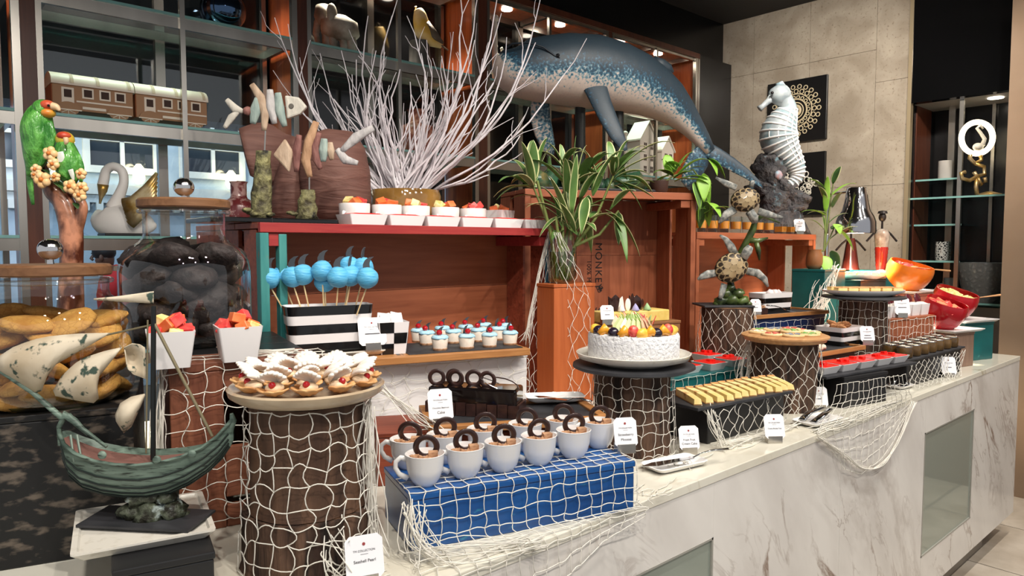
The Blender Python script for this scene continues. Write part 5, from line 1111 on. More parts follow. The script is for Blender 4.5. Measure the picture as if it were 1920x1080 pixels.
for b, e in (((1066, 470), (998, 345)), ((1075, 465), (1150, 330)), ((1080, 460), (1160, 395)), ((1070, 450), (1072, 300))): obj('stem', loc(MB().tube([LP(*b), LP((b[0] + e[0]) / 2 + (4 if e[0] > 1070 else -4), (b[1] + e[1]) / 2 + 12), LP(*e)], [.006, .005, .0035], 8), bp), stemm, bp, smooth=60)
# ------------------------------------------------------------------ whale on the upright crate
zB = CT + .7755
P0 = f_B(.38, .17, .775); m1 = pxm(P0); WN = f_B.y.copy(); WX = f_B.x.copy()
def WP(px, py, off=0): return onpl(px, py, P0 + WN * off, WN)
ws_ = thing('whale_sculpture', 'large blue whale sculpture diving over the crates', 'sculpture', (P0.x, P0.y, zB))
def whale_mat():
    m = bpy.data.materials.new('painted_whale'); m.use_nodes = True; N, L = m.node_tree.nodes, m.node_tree.links; b = N['Principled BSDF']; b.inputs['Roughness'].default_value = .5
    at = N.new('ShaderNodeAttribute'); at.attribute_name = 'belly'
    tc = N.new('ShaderNodeTexCoord')
    n1 = N.new('ShaderNodeTexNoise'); n1.inputs['Scale'].default_value = 7; n1.inputs['Detail'].default_value = 6; L.new(tc.outputs['Object'], n1.inputs['Vector'])
    n2 = N.new('ShaderNodeTexNoise'); n2.inputs['Scale'].default_value = 95; n2.inputs['Detail'].default_value = 2; L.new(tc.outputs['Object'], n2.inputs['Vector'])
    def math_(op, a, b_):
        q = N.new('ShaderNodeMath'); q.operation = op
        for i, x in enumerate((a, b_)):
            if isinstance(x, float): q.inputs[i].default_value = x
            else: L.new(x, q.inputs[i])
        return q.outputs[0]
    s1 = math_('MULTIPLY', math_('SUBTRACT', n2.outputs['Fac'], .5), .9); s2 = math_('MULTIPLY', math_('SUBTRACT', n1.outputs['Fac'], .5), .35)
    f = math_('ADD', math_('ADD', at.outputs['Fac'], s1), s2)
    r = N.new('ShaderNodeValToRGB'); L.new(f, r.inputs[0]); e = r.color_ramp.elements
    e[0].position = .0; e[0].color = C(44, 58, 68); e[1].position = 1.0; e[1].color = C(206, 190, 178)
    for p_, c in ((.4, C(38, 54, 66)), (.56, C(44, 86, 110)), (.66, C(112, 146, 156)), (.76, C(198, 182, 172))): q = e.new(p_); q.color = c
    L.new(r.outputs[0], b.inputs['Base Color'])
    bp_ = N.new('ShaderNodeBump'); bp_.inputs['Strength'].default_value = .5; bp_.inputs['Distance'].default_value = .01; L.new(n1.outputs['Fac'], bp_.inputs['Height']); L.new(bp_.outputs[0], b.inputs['Normal']); return m
wm = whale_mat()
def belly_attr(o, vals): a = o.data.attributes.new('belly', 'FLOAT', 'POINT'); [setattr(a.data[i], 'value', v) for i, v in enumerate(vals)]
st_ = [(938, 100, 10, .02), (944, 108, 26, .06), (956, 120, 42, .10), (978, 128, 51, .125), (1010, 130, 56, .14), (1055, 130, 62, .15), (1105, 135, 66, .15), (1150, 144, 63, .14), (1190, 157, 57, .125), (1222, 172, 50, .105), (1250, 190, 42, .085), (1275, 212, 32, .062), (1298, 238, 23, .042), (1316, 262, 17, .03), (1330, 284, 12, .022)]
rings, vals = [], []
nn = 28
for i, (px, py, hh_, hd) in enumerate(st_):
    j = st_[min(i + 1, len(st_) - 1)]; h = st_[max(i - 1, 0)]; tx, ty = j[0] - h[0], j[1] - h[1]; L_ = math.hypot(tx, ty); nx, ny = ty / L_, -tx / L_
    c = WP(px, py); u = WX * (nx) + Vector((0, 0, -ny)); ring = []
    for k in range(nn):
        a = 6.283185 * k / nn; s_ = math.sin(a); cc = math.cos(a)
        ring.append(c + u * (hh_ * m1 * s_) + WN * (hd * (abs(cc) ** .85) * (1 if cc > 0 else -1))); vals.append(.44 - s_ * .6)
    rings.append(ring)
wb = obj('body', loc(MB().loft(rings), ws_), wm, ws_, smooth=180); belly_attr(wb, vals)
mouth = [(938, 100), (960, 82), (990, 80), (1018, 88), (1040, 104), (1050, 108)]
obj('mouth_line', loc(MB().tube([WP(x, y, -d) for (x, y), d in zip(mouth, (.02, .085, .118, .132, .14, .143))], .004, 6), ws_), pm('whale_dark', C(34, 44, 52), .5), ws_, smooth=60)
obj('eye', loc(MB().ball(WP(1046, 104, -.143), .008, 10, 8), ws_), blackg, ws_, smooth=180)
def fin(stn, name, val, thick=.35, off0=0, off1=0, mat=None):
    rings, vv = [], []; n = len(stn)
    for i, (px, py, hw) in enumerate(stn):
        j = stn[min(i + 1, n - 1)]; h = stn[max(i - 1, 0)]; tx, ty = j[0] - h[0], j[1] - h[1]; L_ = math.hypot(tx, ty) or 1
        u = WX * (-ty / L_) + Vector((0, 0, -tx / L_)); c = WP(px, py, off0 + (off1 - off0) * i / (n - 1))
        rings.append([c + u * (hw * m1 * math.cos(a)) + WN * (hw * m1 * thick * math.sin(a)) for a in [q * 6.283185 / 14 for q in range(14)]])
    o = obj(name, loc(MB().loft(rings), ws_), wm, ws_, smooth=180); belly_attr(o, [val[0] + (val[1] - val[0]) * (math.cos((q % 14) * 6.283185 / 14) * .5 + .5) for q in range(14 * n)])
fin([(1090, 96, 12), (1100, 122, 22), (1110, 148, 25), (1119, 170, 22), (1129, 196, 19), (1142, 225, 17), (1156, 252, 14), (1168, 272, 9), (1174, 282, 3)], 'flipper', (.1, .4), .3, -.04, -.25)
fin([(1015, 180, 16), (1013, 200, 19), (1014, 225, 20), (1020, 250, 19), (1028, 275, 15), (1034, 292, 6)], 'flipper', (.55, .75), .3, .08, .14)
fin([(1225, 118, 14), (1242, 122, 12), (1254, 128, 9), (1262, 136, 3)], 'dorsal_fin', (.15, .3), .4, .0, .0)
fin([(1322, 276, 14), (1345, 292, 16), (1372, 308, 14), (1400, 326, 10), (1420, 342, 6), (1430, 352, 2)], 'tail_fluke', (.2, .62), .3, 0, -.05)
fin([(1322, 278, 16), (1310, 300, 24), (1298, 322, 24), (1292, 342, 18), (1296, 356, 5)], 'tail_fluke', (.35, .62), .25, 0, .05)
stk = pm('black_stand', C(26, 28, 26), .5)
for px, y0 in ((1088, 190), (1160, 203)):
    p = WP(px, y0, .02); obj('support_post', loc(MB().tube([Vector((p.x, p.y, zB + .005)), p], [.026, .022], 12), ws_), stk, ws_, smooth=60)
obj('base_plate', loc(MB().box(0, .58, -.13, .13, 0, .012).xf(Matrix.Translation(f_B(.06, .16, .7757)) @ Matrix.Rotation(f_B.rz, 4, 'Z')), ws_), blackm, ws_, bev=.003)
rr = random.Random(3); gr = pm('green_glazed_rock', C(20, 34, 26), .3, col2=C(52, 92, 66), scale=12, bump=.8, bdist=.01, col3=C(110, 100, 60), scale3=9, ramp3=(.6, .7), coat=.3)
for k in range(11):
    x = .09 + .05 * k; p = f_B(x, .13 + rr.uniform(-.06, .06), .79); s_ = rr.uniform(.03, .06); obj('rock', loc(MB().ball(p + Vector((0, 0, s_ * .5)), (s_, s_, s_ * .9), 12, 8, .5, k), ws_), gr, ws_, smooth=180)
for k in range(10):
    p = f_B(.1 + .05 * k, .08 + rr.uniform(-.03, .05), .80); q = p + Vector((rr.uniform(-.08, .08), rr.uniform(-.06, .02), rr.uniform(.06, .13))); leaf(ws_, p, q, .01, .1, leafd, leafd)

# ------------------------------------------------------------------ pothos at the crate's right end
cP = f_B(.62, .05, .7757); P0 = cP
pp = thing('pothos_plant', 'bright green leafy plant beside the whale tail', 'plant', cP)
obj('pot', MB().lathe([(.028, 0), (.036, .01), (.04, .05), (.036, .05), (.034, .04), (.005, .04)], 20), pm('brown_pot', C(70, 48, 40), .5), pp, smooth=50)
for k, (b, e, w_) in enumerate([((1262, 330), (1225, 325), 9), ((1265, 325), (1300, 285), 11), ((1268, 320), (1240, 300), 10), ((1262, 335), (1300, 325), 10), ((1258, 330), (1222, 350), 8), ((1268, 330), (1330, 300), 10), ((1275, 335), (1335, 345), 9), ((1310, 340), (1330, 390), 11), ((1318, 330), (1320, 380), 11), ((1325, 370), (1310, 420), 11), ((1330, 380), (1352, 410), 9), ((1320, 400), (1362, 392), 9), ((1318, 390), (1312, 430), 9), ((1330, 300), (1345, 330), 10), ((1255, 325), (1250, 290), 10)]):
    leaf(pp, LP(*b, .0), LP(*e, ((k * 7) % 5 - 2) * .025), w_ * 1.2 * pxm(P0), .15, leafb if k % 3 else leafd, leafb, fold=.15)
    rq = random.Random(k + 50); leaf(pp, LP(b[0] + rq.uniform(-8, 8), b[1] + rq.uniform(-8, 8)), LP(e[0] + rq.uniform(-18, 18), e[1] + rq.uniform(-12, 22), .03 - .02 * (k % 4)), w_ * pxm(P0), .12, leafg if k % 2 else leafb, leafb, fold=.15)
obj('stem', loc(MB().tube([P0 + Vector((0, 0, .03)), LP(1262, 330), LP(1300, 318), LP(1330, 360)], .004, 6), pp), stemm, pp)

# ------------------------------------------------------------------ turtles on their slate
zl = CT + .3115
f_ts = Fr(cL3 + Vector((-.13, .02, 0)), cL3 + Vector((.04, -.12, 0)), zl)
t = thing('slate_tile', 'square slate tile on the dark log under the turtles', 'slate', f_ts.A, f_ts.rz); obj('slate_body', MB().box(0, .2, 0, .17, 0, .008), slate, t, bev=.002)
P0 = Vector((cL3.x, cL3.y, 0)); m1 = pxm(P0)
zb_ = zl + .0085
tu = thing('turtle_sculpture', 'bronze-green sculpture of two sea turtles on a coral branch', 'sculpture', (cL3.x, cL3.y, zb_))
shell = voropaint('turtle_shell', C(44, 34, 24), C(164, 144, 106), 34, .12, .35, .9, coat=.3)
shell2 = pm('turtle_scute', C(150, 130, 96), .35, col2=C(176, 156, 120), scale=30, coat=.3); shelld = pm('turtle_groove', C(46, 36, 26), .5)
skin = pm('turtle_skin', C(96, 100, 98), .45, col2=C(170, 168, 160), scale=60, ramp=(.4, .65), bump=.5)
coral = pm('coral_green', C(22, 34, 20), .25, col2=C(86, 104, 50), scale=14, bump=.7, coat=.4)
def TP(px, py, off=0): return facing(px, py, P0 + FWD * off)
g = MB()
for px, py, r_ in ((1352, 562, 13), (1372, 560, 15), (1392, 562, 13), (1362, 549, 12), (1384, 548, 12), (1370, 538, 10), (1345, 568, 8), (1402, 568, 8)): g.ball(TP(px, py + 2, -.01), (r_ * m1, r_ * m1, r_ * m1 * .75), 12, 8, .4, px)
obj('coral_base', loc(g, tu), coral, tu, smooth=180)
obj('coral_branch', loc(MB().tube([TP(1372, 560), TP(1370, 530), TP(1375, 500, .03), TP(1390, 470, .02), TP(1403, 448), TP(1412, 430), TP(1416, 415), TP(1430, 405), TP(1462, 418)], [.02, .014, .012, .012, .014, .014, .012, .009, .003], 10), tu), coral, tu, smooth=180)
obj('coral_branch', loc(MB().tube([TP(1405, 450), TP(1420, 452), TP(1440, 446)], [.013, .011, .003], 8).tube([TP(1418, 454), TP(1422, 470), TP(1424, 488)], [.01, .011, .003], 8), tu), coral, tu, smooth=180)
def turtle(cx, cy, rx, ry, tilt, off, fl, head, seed):
    c = TP(cx, cy, off); T = Matrix.Translation(c) @ (-FWD).to_track_quat('Z', 'Y').to_matrix().to_4x4() @ Matrix.Rotation(tilt, 4, 'Z')
    b = obj('shell', loc(MB().ball((0, 0, 0), (rx * m1, ry * m1, .034), 22, 14).xf(T), tu), shelld, tu, smooth=180)
    pts = [(0, 0)] + [(.42 * math.cos(a), .42 * math.sin(a)) for a in [k * 6.2832 / 6 for k in range(6)]] + [(.8 * math.cos(a), .8 * math.sin(a)) for a in [k * 6.2832 / 12 + .2 for k in range(12)]]
    for k, (u, v) in enumerate(pts):
        s_ = .25 if k < 7 else .23; poly = []; n = 6
        for q in range(n):
            a = q * 6.2832 / n + k * .4; x, y = u + s_ * math.cos(a), v + s_ * math.sin(a); rr_ = min(.985, math.hypot(x, y)); kk = rr_ / max(1e-6, math.hypot(x, y)); x, y = x * kk, y * kk
            z = math.sqrt(max(0, 1 - x * x - y * y)) * .034; poly.append(T @ Vector((x * rx * m1 * 1.01, y * ry * m1 * 1.01, z - .001)))
        nrm = -FWD * .0022; obj('scute', loc(MB().prism(poly, nrm), tu), shell2, b, bev=.0006)
    for pts_ in fl: obj('flipper', loc(MB().tube([TP(x, y, off - .005 * i) for i, (x, y, w_) in enumerate(pts_)], [w_ * m1 for x, y, w_ in pts_], 10, flat=.4, up=FWD), tu), skin, tu, smooth=180)
    obj('head', loc(MB().tube([TP(x, y, off - .01) for x, y, w_ in head], [w_ * m1 for x, y, w_ in head], 10), tu), skin, tu, smooth=180)
turtle(1371, 502, 32, 27, .5, -.03, [[(1378, 478, 8), (1370, 462, 8), (1360, 448, 5), (1350, 441, 2)], [(1342, 512, 7), (1328, 514, 8), (1316, 519, 6), (1308, 524, 2)], [(1400, 508, 7), (1420, 512, 8), (1434, 524, 6), (1440, 538, 2)], [(1358, 532, 6), (1354, 548, 6), (1350, 560, 4)]], [(1393, 485, 8), (1402, 470, 9), (1407, 462, 6)], 1)
turtle(1397, 375, 27, 22, .2, -.03, [[(1378, 392, 8), (1362, 402, 8), (1348, 418, 3)], [(1422, 396, 7), (1440, 402, 7), (1468, 408, 2)], [(1380, 352, 6), (1362, 344, 6), (1342, 333, 2)], [(1408, 350, 5), (1412, 338, 3)]], [(1405, 396, 8), (1413, 408, 9), (1416, 418, 6)], 2)

# ------------------------------------------------------------------ juice glasses on the orange crate
zC = CT + .6155
oj = pm('orange_juice', C(240, 158, 38), .25)
gl = thing('juice_glass', '-', 'glass')
obj('tumbler', MB().lathe([(.023, 0), (.0245, .004), (.029, .08), (.0275, .08), (.0255, .02), (.004, .018)], 24), glass, gl, smooth=60); obj('juice', MB().lathe([(.0248, .0195), (.0262, .055)], 20), oj, gl, smooth=60)
for i, x in enumerate((2.84, 2.935, 3.035, 3.14, 3.25, 3.355, 3.46)):
    lab = 'tumbler of orange juice on the orange crate, ' + ['first', 'second', 'third', 'fourth', 'fifth', 'sixth', 'seventh'][i] + ' from the whale side'
    if i == 0: gl.location = (x, 1.868, zC); gl['label'] = lab; gl['group'] = 'juice tumblers on the orange crate'
    else: dup(gl, (x, 1.868, zC), 0, lab, 'juice tumblers on the orange crate')
gs = thing('juice_glass', '-', 'glass')
obj('shot_glass', dish_mesh(.027, .027, .05, .9, .002, .004), glass, gs, smooth=30); obj('juice', MB().loft([rrect(.022, .022, .003, .01), rrect(.0235, .0235, .003, .038)]), oj, gs)
for i, x in enumerate((3.57, 3.665)):
    lab = 'small square glass of orange juice, ' + ['left', 'right'][i] + ' one beside the card'
    if i == 0: gs.location = (x, 1.86, zC); gs['label'] = lab; gs['group'] = 'small square juice glasses'
    else: dup(gs, (x, 1.86, zC), 0, lab, 'small square juice glasses')
sign('white card on the orange crate beside the small juice glasses', (3.785, 1.862, zC), ['~~~~'], w=.06, h=.072)

# ------------------------------------------------------------------ seahorse on its rock
P0 = Vector((3.62, 2.12, 0)); P0 = aty(1465, 400, 2.1); P0.z = 0; m1 = pxm(P0)
def HP(px, py, off=0): return facing(px, py, P0 + FWD * off)
sea = thing('seahorse_sculpture', 'silver-white seahorse sculpture on a dark rock', 'sculpture', (P0.x, P0.y, zC))
seam_ = pm('seahorse_paint', C(128, 138, 144), .45, col2=C(180, 188, 190), scale=14, bump=.4, col3=C(116, 150, 160), scale3=8, ramp3=(.5, .7)); pinkf = pm('pink_fin', C(190, 140, 140), .5, col2=C(150, 176, 190), scale=30)
pts = [(1460, 178, 18), (1472, 190, 15), (1478, 206, 16), (1470, 222, 24), (1462, 240, 31), (1460, 258, 34), (1466, 274, 31), (1477, 290, 25), (1488, 304, 19), (1494, 318, 15), (1495, 330, 12), (1488, 342, 10), (1476, 350, 8), (1466, 353, 6)]
def spl(P, k=4):
    out = []
    for i in range((len(P) - 1) * k + 1):
        s_ = i / k; a = min(int(s_), len(P) - 2); f = s_ - a; p0_, p1_, p2_, p3_ = P[max(a - 1, 0)], P[a], P[a + 1], P[min(a + 2, len(P) - 1)]
        out.append(tuple(.5 * (2 * q1 + (q2 - q0) * f + (2 * q0 - 5 * q1 + 4 * q2 - q3) * f * f + (3 * q1 - q0 - 3 * q2 + q3) * f ** 3) for q0, q1, q2, q3 in zip(p0_, p1_, p2_, p3_)))
    return out
S = spl(pts)
obj('body', loc(MB().tube([HP(x, y) for x, y, r_ in S], [r_ * m1 * (1 + .0 * (i % 2)) for i, (x, y, r_) in enumerate(S)], 16, up=FWD), sea), seam_, sea, smooth=180)
for i in range(8, len(S) - 1, 2):
    x, y, r_ = S[i]; d = HP(*S[i + 1][:2]) - HP(*S[i - 1][:2]); obj('bony_ring', loc(MB().torus((0, 0, 0), r_ * m1 * 1.0, .0062, 22, 6, (0, 0, 1)).xf(Matrix.Translation(HP(x, y)) @ d.to_track_quat('Z', 'Y').to_matrix().to_4x4()), sea), pm('pale_silver', C(232, 232, 230), .4), sea, smooth=180)
for k in range(5):
    row = S[8:34]; off = (-.8 + .4 * k)
    obj('ridge', loc(MB().tube([HP(x, y) + (HP(x + r_ * off * .95, y) - HP(x, y)) - FWD * (r_ * m1 * .98 * math.sqrt(max(0, 1 - off * off * .9))) for x, y, r_ in row], .004, 5), sea), MATS['pale_silver'], sea, smooth=180)
obj('head', loc(MB().ball(HP(1462, 178), (20 * m1, 20 * m1, 19 * m1), 16, 10, .1), sea), seam_, sea, smooth=180)
obj('snout', loc(MB().tube([HP(1452, 180), HP(1440, 190), HP(1430, 199), HP(1424, 204)], [.032, .018, .015, .02], 10), sea), seam_, sea, smooth=180)
obj('eye', loc(MB().ball(HP(1448, 174, -.045), .009, 10, 8), sea), blackg, sea, smooth=180); obj('coronet', loc(MB().tube([HP(1458, 162), HP(1466, 156), HP(1474, 164)], [.02, .014, .006], 8), sea), seam_, sea, smooth=180)
obj('back_fin', loc(MB().sheet([[HP(1484 + 8 * u, 226 + 30 * v - 4 * u, 0) for u in (0, .5, 1)] for v in (0, .25, .5, .75, 1)], .004), sea), pinkf, sea)
rk = pm('dark_rock', C(46, 46, 50), .8, col2=C(84, 80, 80), scale=18, bump=1, bdist=.05, col3=C(100, 128, 138), scale3=14, ramp3=(.62, .72))
zb_ = HP(1465, 405).z
for k, (px, py, rx, rz_, m_) in enumerate(((1455, 384, 36, 34, rk), (1443, 330, 20, 42, rk), (1450, 296, 16, 18, rk), (1436, 312, 14, 20, rk), (1470, 360, 24, 24, rk), (1492, 378, 22, 20, rk), (1424, 352, 17, 14, rk), (1478, 396, 30, 18, rk))): obj('rock', loc(MB().ball(HP(px, py, .01 * (k % 3 - 1)), (rx * m1, 26 * m1, rz_ * m1), 16, 12, .55, k * 1.7), sea), m_, sea, smooth=180)
lowz = min((sea.location + Vector(v.co)).z for c in sea.children if c.name.startswith('rock') for v in c.data.vertices)
obj('rock_foot', loc(MB().lathe([(.16, zC + .0005), (.14, zC + .04), (.1, max(lowz + .1, zC + .06))], 18, (P0.x, P0.y, 0), wob=.3), sea), rk, sea, smooth=180)
obj('shell', loc(MB().ball(HP(1459, 328, -.08), (.032, .02, .026), 12, 8, .3), sea), pinkf, sea, smooth=180)
# ------------------------------------------------------------------ right end of the buffet
amberj = pm('brown_jar_glass', C(70, 50, 30), .1, col2=C(120, 90, 48), scale=14, coat=.5, rand=8)
dj = thing('dessert_jar', '-', 'jar')
obj('jar_body', MB().lathe([(.025, 0), (.029, .005), (.03, .036), (.028, .043)], 24), amberj, dj, smooth=60); obj('rim', MB().torus((0, 0, .044), .0265, .003, 24, 6), cutlery, dj, smooth=180); obj('cream_top', MB().lathe([(.0262, .041), (.02, .0445), (.003, .0445)], 18), pm('pale_custard', C(214, 204, 176), .35), dj, smooth=60)
f_j = Fr(f_bb3.A, f_bb3.A + f_bb3.x, CT + .1055); t = thing('slate_slab', 'slate slab under the small dark dessert jars', 'slate', f_j(-.03, -.012, 0), f_j.rz); obj('slate_body', MB().box(0, f_bb3.W + .04, 0, .125, 0, .008), slate, t, bev=.002)
f_j.A.z += .0085; nth = order + ['seventh', 'eighth']
k = 0
for row, n in ((0, 7), (1, 7)):
    for i in range(n):
        p = f_j(.025 + .078 * i + .02 * row, .022 + .064 * row, 0); lab = f'small dark dessert jar, {nth[i]} from the log in the {["front", "back"][row]} row'
        if k == 0: dj.location = p; dj['label'] = lab; dj['group'] = 'small dark dessert jars'
        else: dup(dj, p, 0, lab, 'small dark dessert jars')
        k += 1
# square pots on the orange box
f_q = Fr(f_orb.A, f_orb.A + f_orb.x, CT + .2405)
plum = pm('plum_half', C(84, 20, 34), .25, coat=.4)
for i in range(5):
    t = thing('square_pot', f'square white dessert pot with plum half, {order[i]} on the orange box', 'pot', f_q(.04 + .074 * i, .055, 0), f_q.rz, 'square white dessert pots on the orange box')
    obj('pot_body', dish_mesh(.035, .035, .05, .85, .003, .003), whitem, t, smooth=30); obj('cream', MB().loft([rrect(.028, .028, .003, .03), rrect(.031, .031, .003, .048), rrect(.015, .015, .003, .058)]), icing, t, smooth=60)
    obj('plum_slice', MB().lathe([(.024, 0), (.025, .003), (.022, .006)], 20).xf(Matrix.Translation((0, .008, .07)) @ Matrix.Rotation(1.3, 4, 'X')), plum, t, smooth=60)
sign('white card among the square dessert pots on the orange box', f_q(.115, .008, 0), ['~~~~~~'], w=.066, h=.076)
# slanted bowls
def slant_bowl(name, label, c, r, h, tilt_dir, mat, lo=.62):
    t = thing(name, label, 'bowl', c); n = 40; rings = []
    def lev(f_, rad, ins=0):
        ring = []
        for j in range(n):
            a = 6.283185 * j / n; top = h * (1 + (lo - 1) * (.5 + .5 * math.cos(a - tilt_dir))); z = f_ * top; k = math.sin((.13 + .62 * min(1, z / h)) * math.pi) ** .75
            rr = (rad * k) - ins; ring.append((rr * math.cos(a), rr * math.sin(a), .008 + z))
        return ring
    rings = [[(r * .4 * math.cos(6.283185 * j / n), r * .4 * math.sin(6.283185 * j / n), 0) for j in range(n)], [(r * .42 * math.cos(6.283185 * j / n), r * .42 * math.sin(6.283185 * j / n), .007) for j in range(n)]]
    rings += [lev(f_, r) for f_ in (.02, .12, .25, .4, .6, .8, 1.0)] + [lev(f_, r, .005) for f_ in (1.0, .8, .6, .45)]
    obj('bowl_body', MB().loft(rings), mat, t, smooth=60); return t
redb = pm('red_melamine', C(178, 22, 34), .2, coat=.4); orb = pm('orange_melamine', C(226, 120, 34), .25, coat=.3)
def bowl_set(c, label, r, h, mat, kinds, grp, tl, fb=''):
    c = Vector(c); td = math.atan2(-RGT.y * 0 - FWD.y, -FWD.x) + tl; t = slant_bowl('fruit_bowl', label, c, r, h, td, mat)
    obj('fill', MB().lathe([(r * .7, h * .3), (r * .82, h * .5), (.01, h * .56)], 20), kinds[0][1], t)
    for i in range(13):
        a = i * 2.4; rr = r * .72 * math.sqrt((i + .5) / 13); nm, m_ = kinds[i % len(kinds)]
        o = obj(nm, cube_m(.02, i), m_, bev=.003); o.location = c + Vector((rr * math.cos(a), rr * math.sin(a), h * (.66 - .14 * math.cos(a - td)))); o.rotation_euler = (R.uniform(-.6, .6), R.uniform(-.6, .6), a)
        tag(o, fb, 'fruit', grp)
    return c
ztray = CT + .1605
def tray_at(label, c, rz, W, D):
    t = thing('serving_tray', label, 'tray', c, rz); flat_tray(t, W, D, .012, whitem)
tray_at('white tray under the nearer red bowl', f_brR(-.04, -.02, .1605), f_brR.rz, .25, .19)
c1 = bowl_set(f_brR(.05, .075, .169), 'nearer red bowl of watermelon pieces', .092, .15, redb, [('watermelon_piece', melon), ('melon_piece', pm('cantaloupe', C(240, 150, 110), .4))], 'melon pieces in the nearer red bowl', .5, fb='pale pink melon piece in the nearer red bowl')
tray_at('white tray under the farther red bowl', f_teR(-.03, -.02, .1855), f_teR.rz, .27, .22)
c2 = bowl_set(f_teR(.075, .1, .194), 'farther red bowl of pineapple pieces', .1, .16, redb, [('pineapple_piece', pinea)], 'pineapple pieces in the farther red bowl', .5, fb='yellow pineapple piece in the farther red bowl')
tray_at('white tray under the orange bowl', f_pnk(-.01, -.01, .3105), f_pnk.rz, .29, .19)
c3 = bowl_set(f_pnk(.1, .085, .319), 'orange bowl of red fruit pieces', .112, .165, orb, [('watermelon_piece', melon)], 'red fruit pieces in the orange bowl', .6, fb='red watermelon piece in the orange bowl')
spw = wood('spoon_wood', C(196, 140, 92), C(214, 164, 116), 0)
def spoon(label, p, q):
    p, q = Vector(p), Vector(q); t = thing('wooden_spoon', label, 'spoon', p); d = q - p; obj('handle', MB().tube([(0, 0, 0), d * .5, d], [.004, .005, .009], 8, flat=.6), spw, t, smooth=180); obj('spoon_bowl', MB().ball(-d.normalized() * .02, (.024, .018, .008), 12, 8), spw, t, smooth=180)
spoon('wooden spoon sticking out of the orange bowl', c3 + Vector((.03, -.03, .12)), facing(1781, 508, c3)); spoon('wooden spoon sticking out of the farther red bowl', c2 + Vector((.03, -.05, .1)), facing(1876, 553, c2 - FWD * .05))
# oval plate on the far log
zo = CT + .3315
t = thing('slate_round', 'dark slate round on the far log', 'slate', (cL5.x, cL5.y, zo)); obj('slate_disc', MB().lathe([(.15, 0), (.165, .004), (.163, .01)], 40, wob=.02), slate, t, smooth=30)
zo += .0105
t = thing('oval_plate', 'white oval plate of custard slices on the far log', 'plate', (cL5.x, cL5.y, zo), AZ - math.pi / 2); pf = [(.11, 0), (.12, .004), (.16, .018), (.163, .026), (.16, .026), (.15, .017), (.1, .009), (.01, .009)]
obj('plate_body', MB().lathe(pf, 44).xf(Matrix.Diagonal((1.04, .66, 1, 1))), white, t, smooth=60)
cust = pm('custard_slice', C(232, 196, 118), .45, col2=C(242, 216, 150), scale=20); custt = pm('toasted_top', C(206, 142, 76), .5, col2=C(236, 200, 140), scale=12)
def custard(c, rz, label, grp, s_=1):
    o = thing('custard_slice', label, 'pastry', c, rz, grp); obj('pastry_base', MB().box(-.024 * s_, .024 * s_, -.02, .02, 0, .007), biscuit, o, bev=.002); obj('custard', MB().box(-.023 * s_, .023 * s_, -.019, .019, .0072, .02), cust, o, bev=.003); obj('toasted_top', MB().box(-.022 * s_, .022 * s_, -.018, .018, .0202, .022), custt, o)
for i in range(12):
    u = (i % 6 - 2.5) * .046; v = -.04 + .065 * (i // 6); p = Vector((cL5.x, cL5.y, zo + .0155)) + RGT * u + FWD * v
    custard(p, AZ - math.pi / 2 + R.uniform(-.2, .2), f'golden custard slice on the oval plate, {order[i % 6]} from left, ' + ['front', 'back'][i // 6] + ' row', 'custard slices on the oval plate', .9)
# brightly lit plate under the lamp
cb_ = f_brt(.125, .075, .3755)
t = thing('cake_plate', 'white plate of pastries glowing under the heat lamp', 'plate', cb_, AZ - math.pi / 2); obj('plate_body', MB().lathe(pf, 40).xf(Matrix.Diagonal((.85, .6, 1, 1))), white, t, smooth=60)
for i in range(12):
    u = (i % 6 - 2.5) * .04; v = -.03 + .055 * (i // 6); custard(cb_ + RGT * u + FWD * v + Vector((0, 0, .0155 + .0)), AZ - math.pi / 2 + R.uniform(-.2, .2), f'pale custard pastry under the heat lamp, {order[i % 6]} from left, ' + ['front', 'back'][i // 6] + ' row', 'pastries under the heat lamp', .8)
# heat lamp
cl = cb_ + Vector((0, 0, .42)); top = facing(1607, 352, cb_); bot = facing(1604, 437, cb_)
t = thing('heat_lamp', 'chrome bell-shaped heat lamp shining on the pastries', 'lamp', (3.96, 1.79, CT))
hh_ = top.z - bot.z; LM = Matrix.Translation(bot - Vector(t.location))
ldz = [(.098, 0), (.1, .012), (.098, .06), (.09, .085), (.07, .12), (.058, .17), (.05, hh_ - .004), (.046, hh_)]
shd = obj('shade', MB().lathe(ldz, 40).xf(LM) if False else MB().lathe(ldz + [(.042, hh_ - .004), (.066, .115), (.094, .05), (.096, .002)], 40, cap0=False, cap1=False).lathe([(.046, hh_), (.004, hh_ + .002)], 40).xf(LM), pm('mirror_chrome', C(200, 200, 204), .1, 1), t, smooth=60)
obj('bulb', MB().ball((0, 0, .05), (.04, .04, .05), 18, 12).xf(LM), pm('heat_bulb', C(255, 235, 200), .5, emit=(1, .86, .62, 1), estr=30), shd, smooth=180)
tl = top - Vector(t.location)
obj('post', MB().tube([(0, 0, 0.002), (0, 0, tl.z + .02)], .011, 12), chrome, t, smooth=60); obj('arm', MB().tube([(0, 0, tl.z - .02), tuple(tl + Vector((0, 0, -.02)))], .008, 10), chrome, t, smooth=60); obj('foot', MB().lathe([(.05, 0), (.05, .008), (.012, .014)], 24), chrome, t, smooth=40)
lamp('SPOT', 'heat_lamp_light', bot - Vector((0, 0, .012)), bot - Vector((0, 0, 1)), 110, color=(1, .84, .6), angle=130, size=.03)
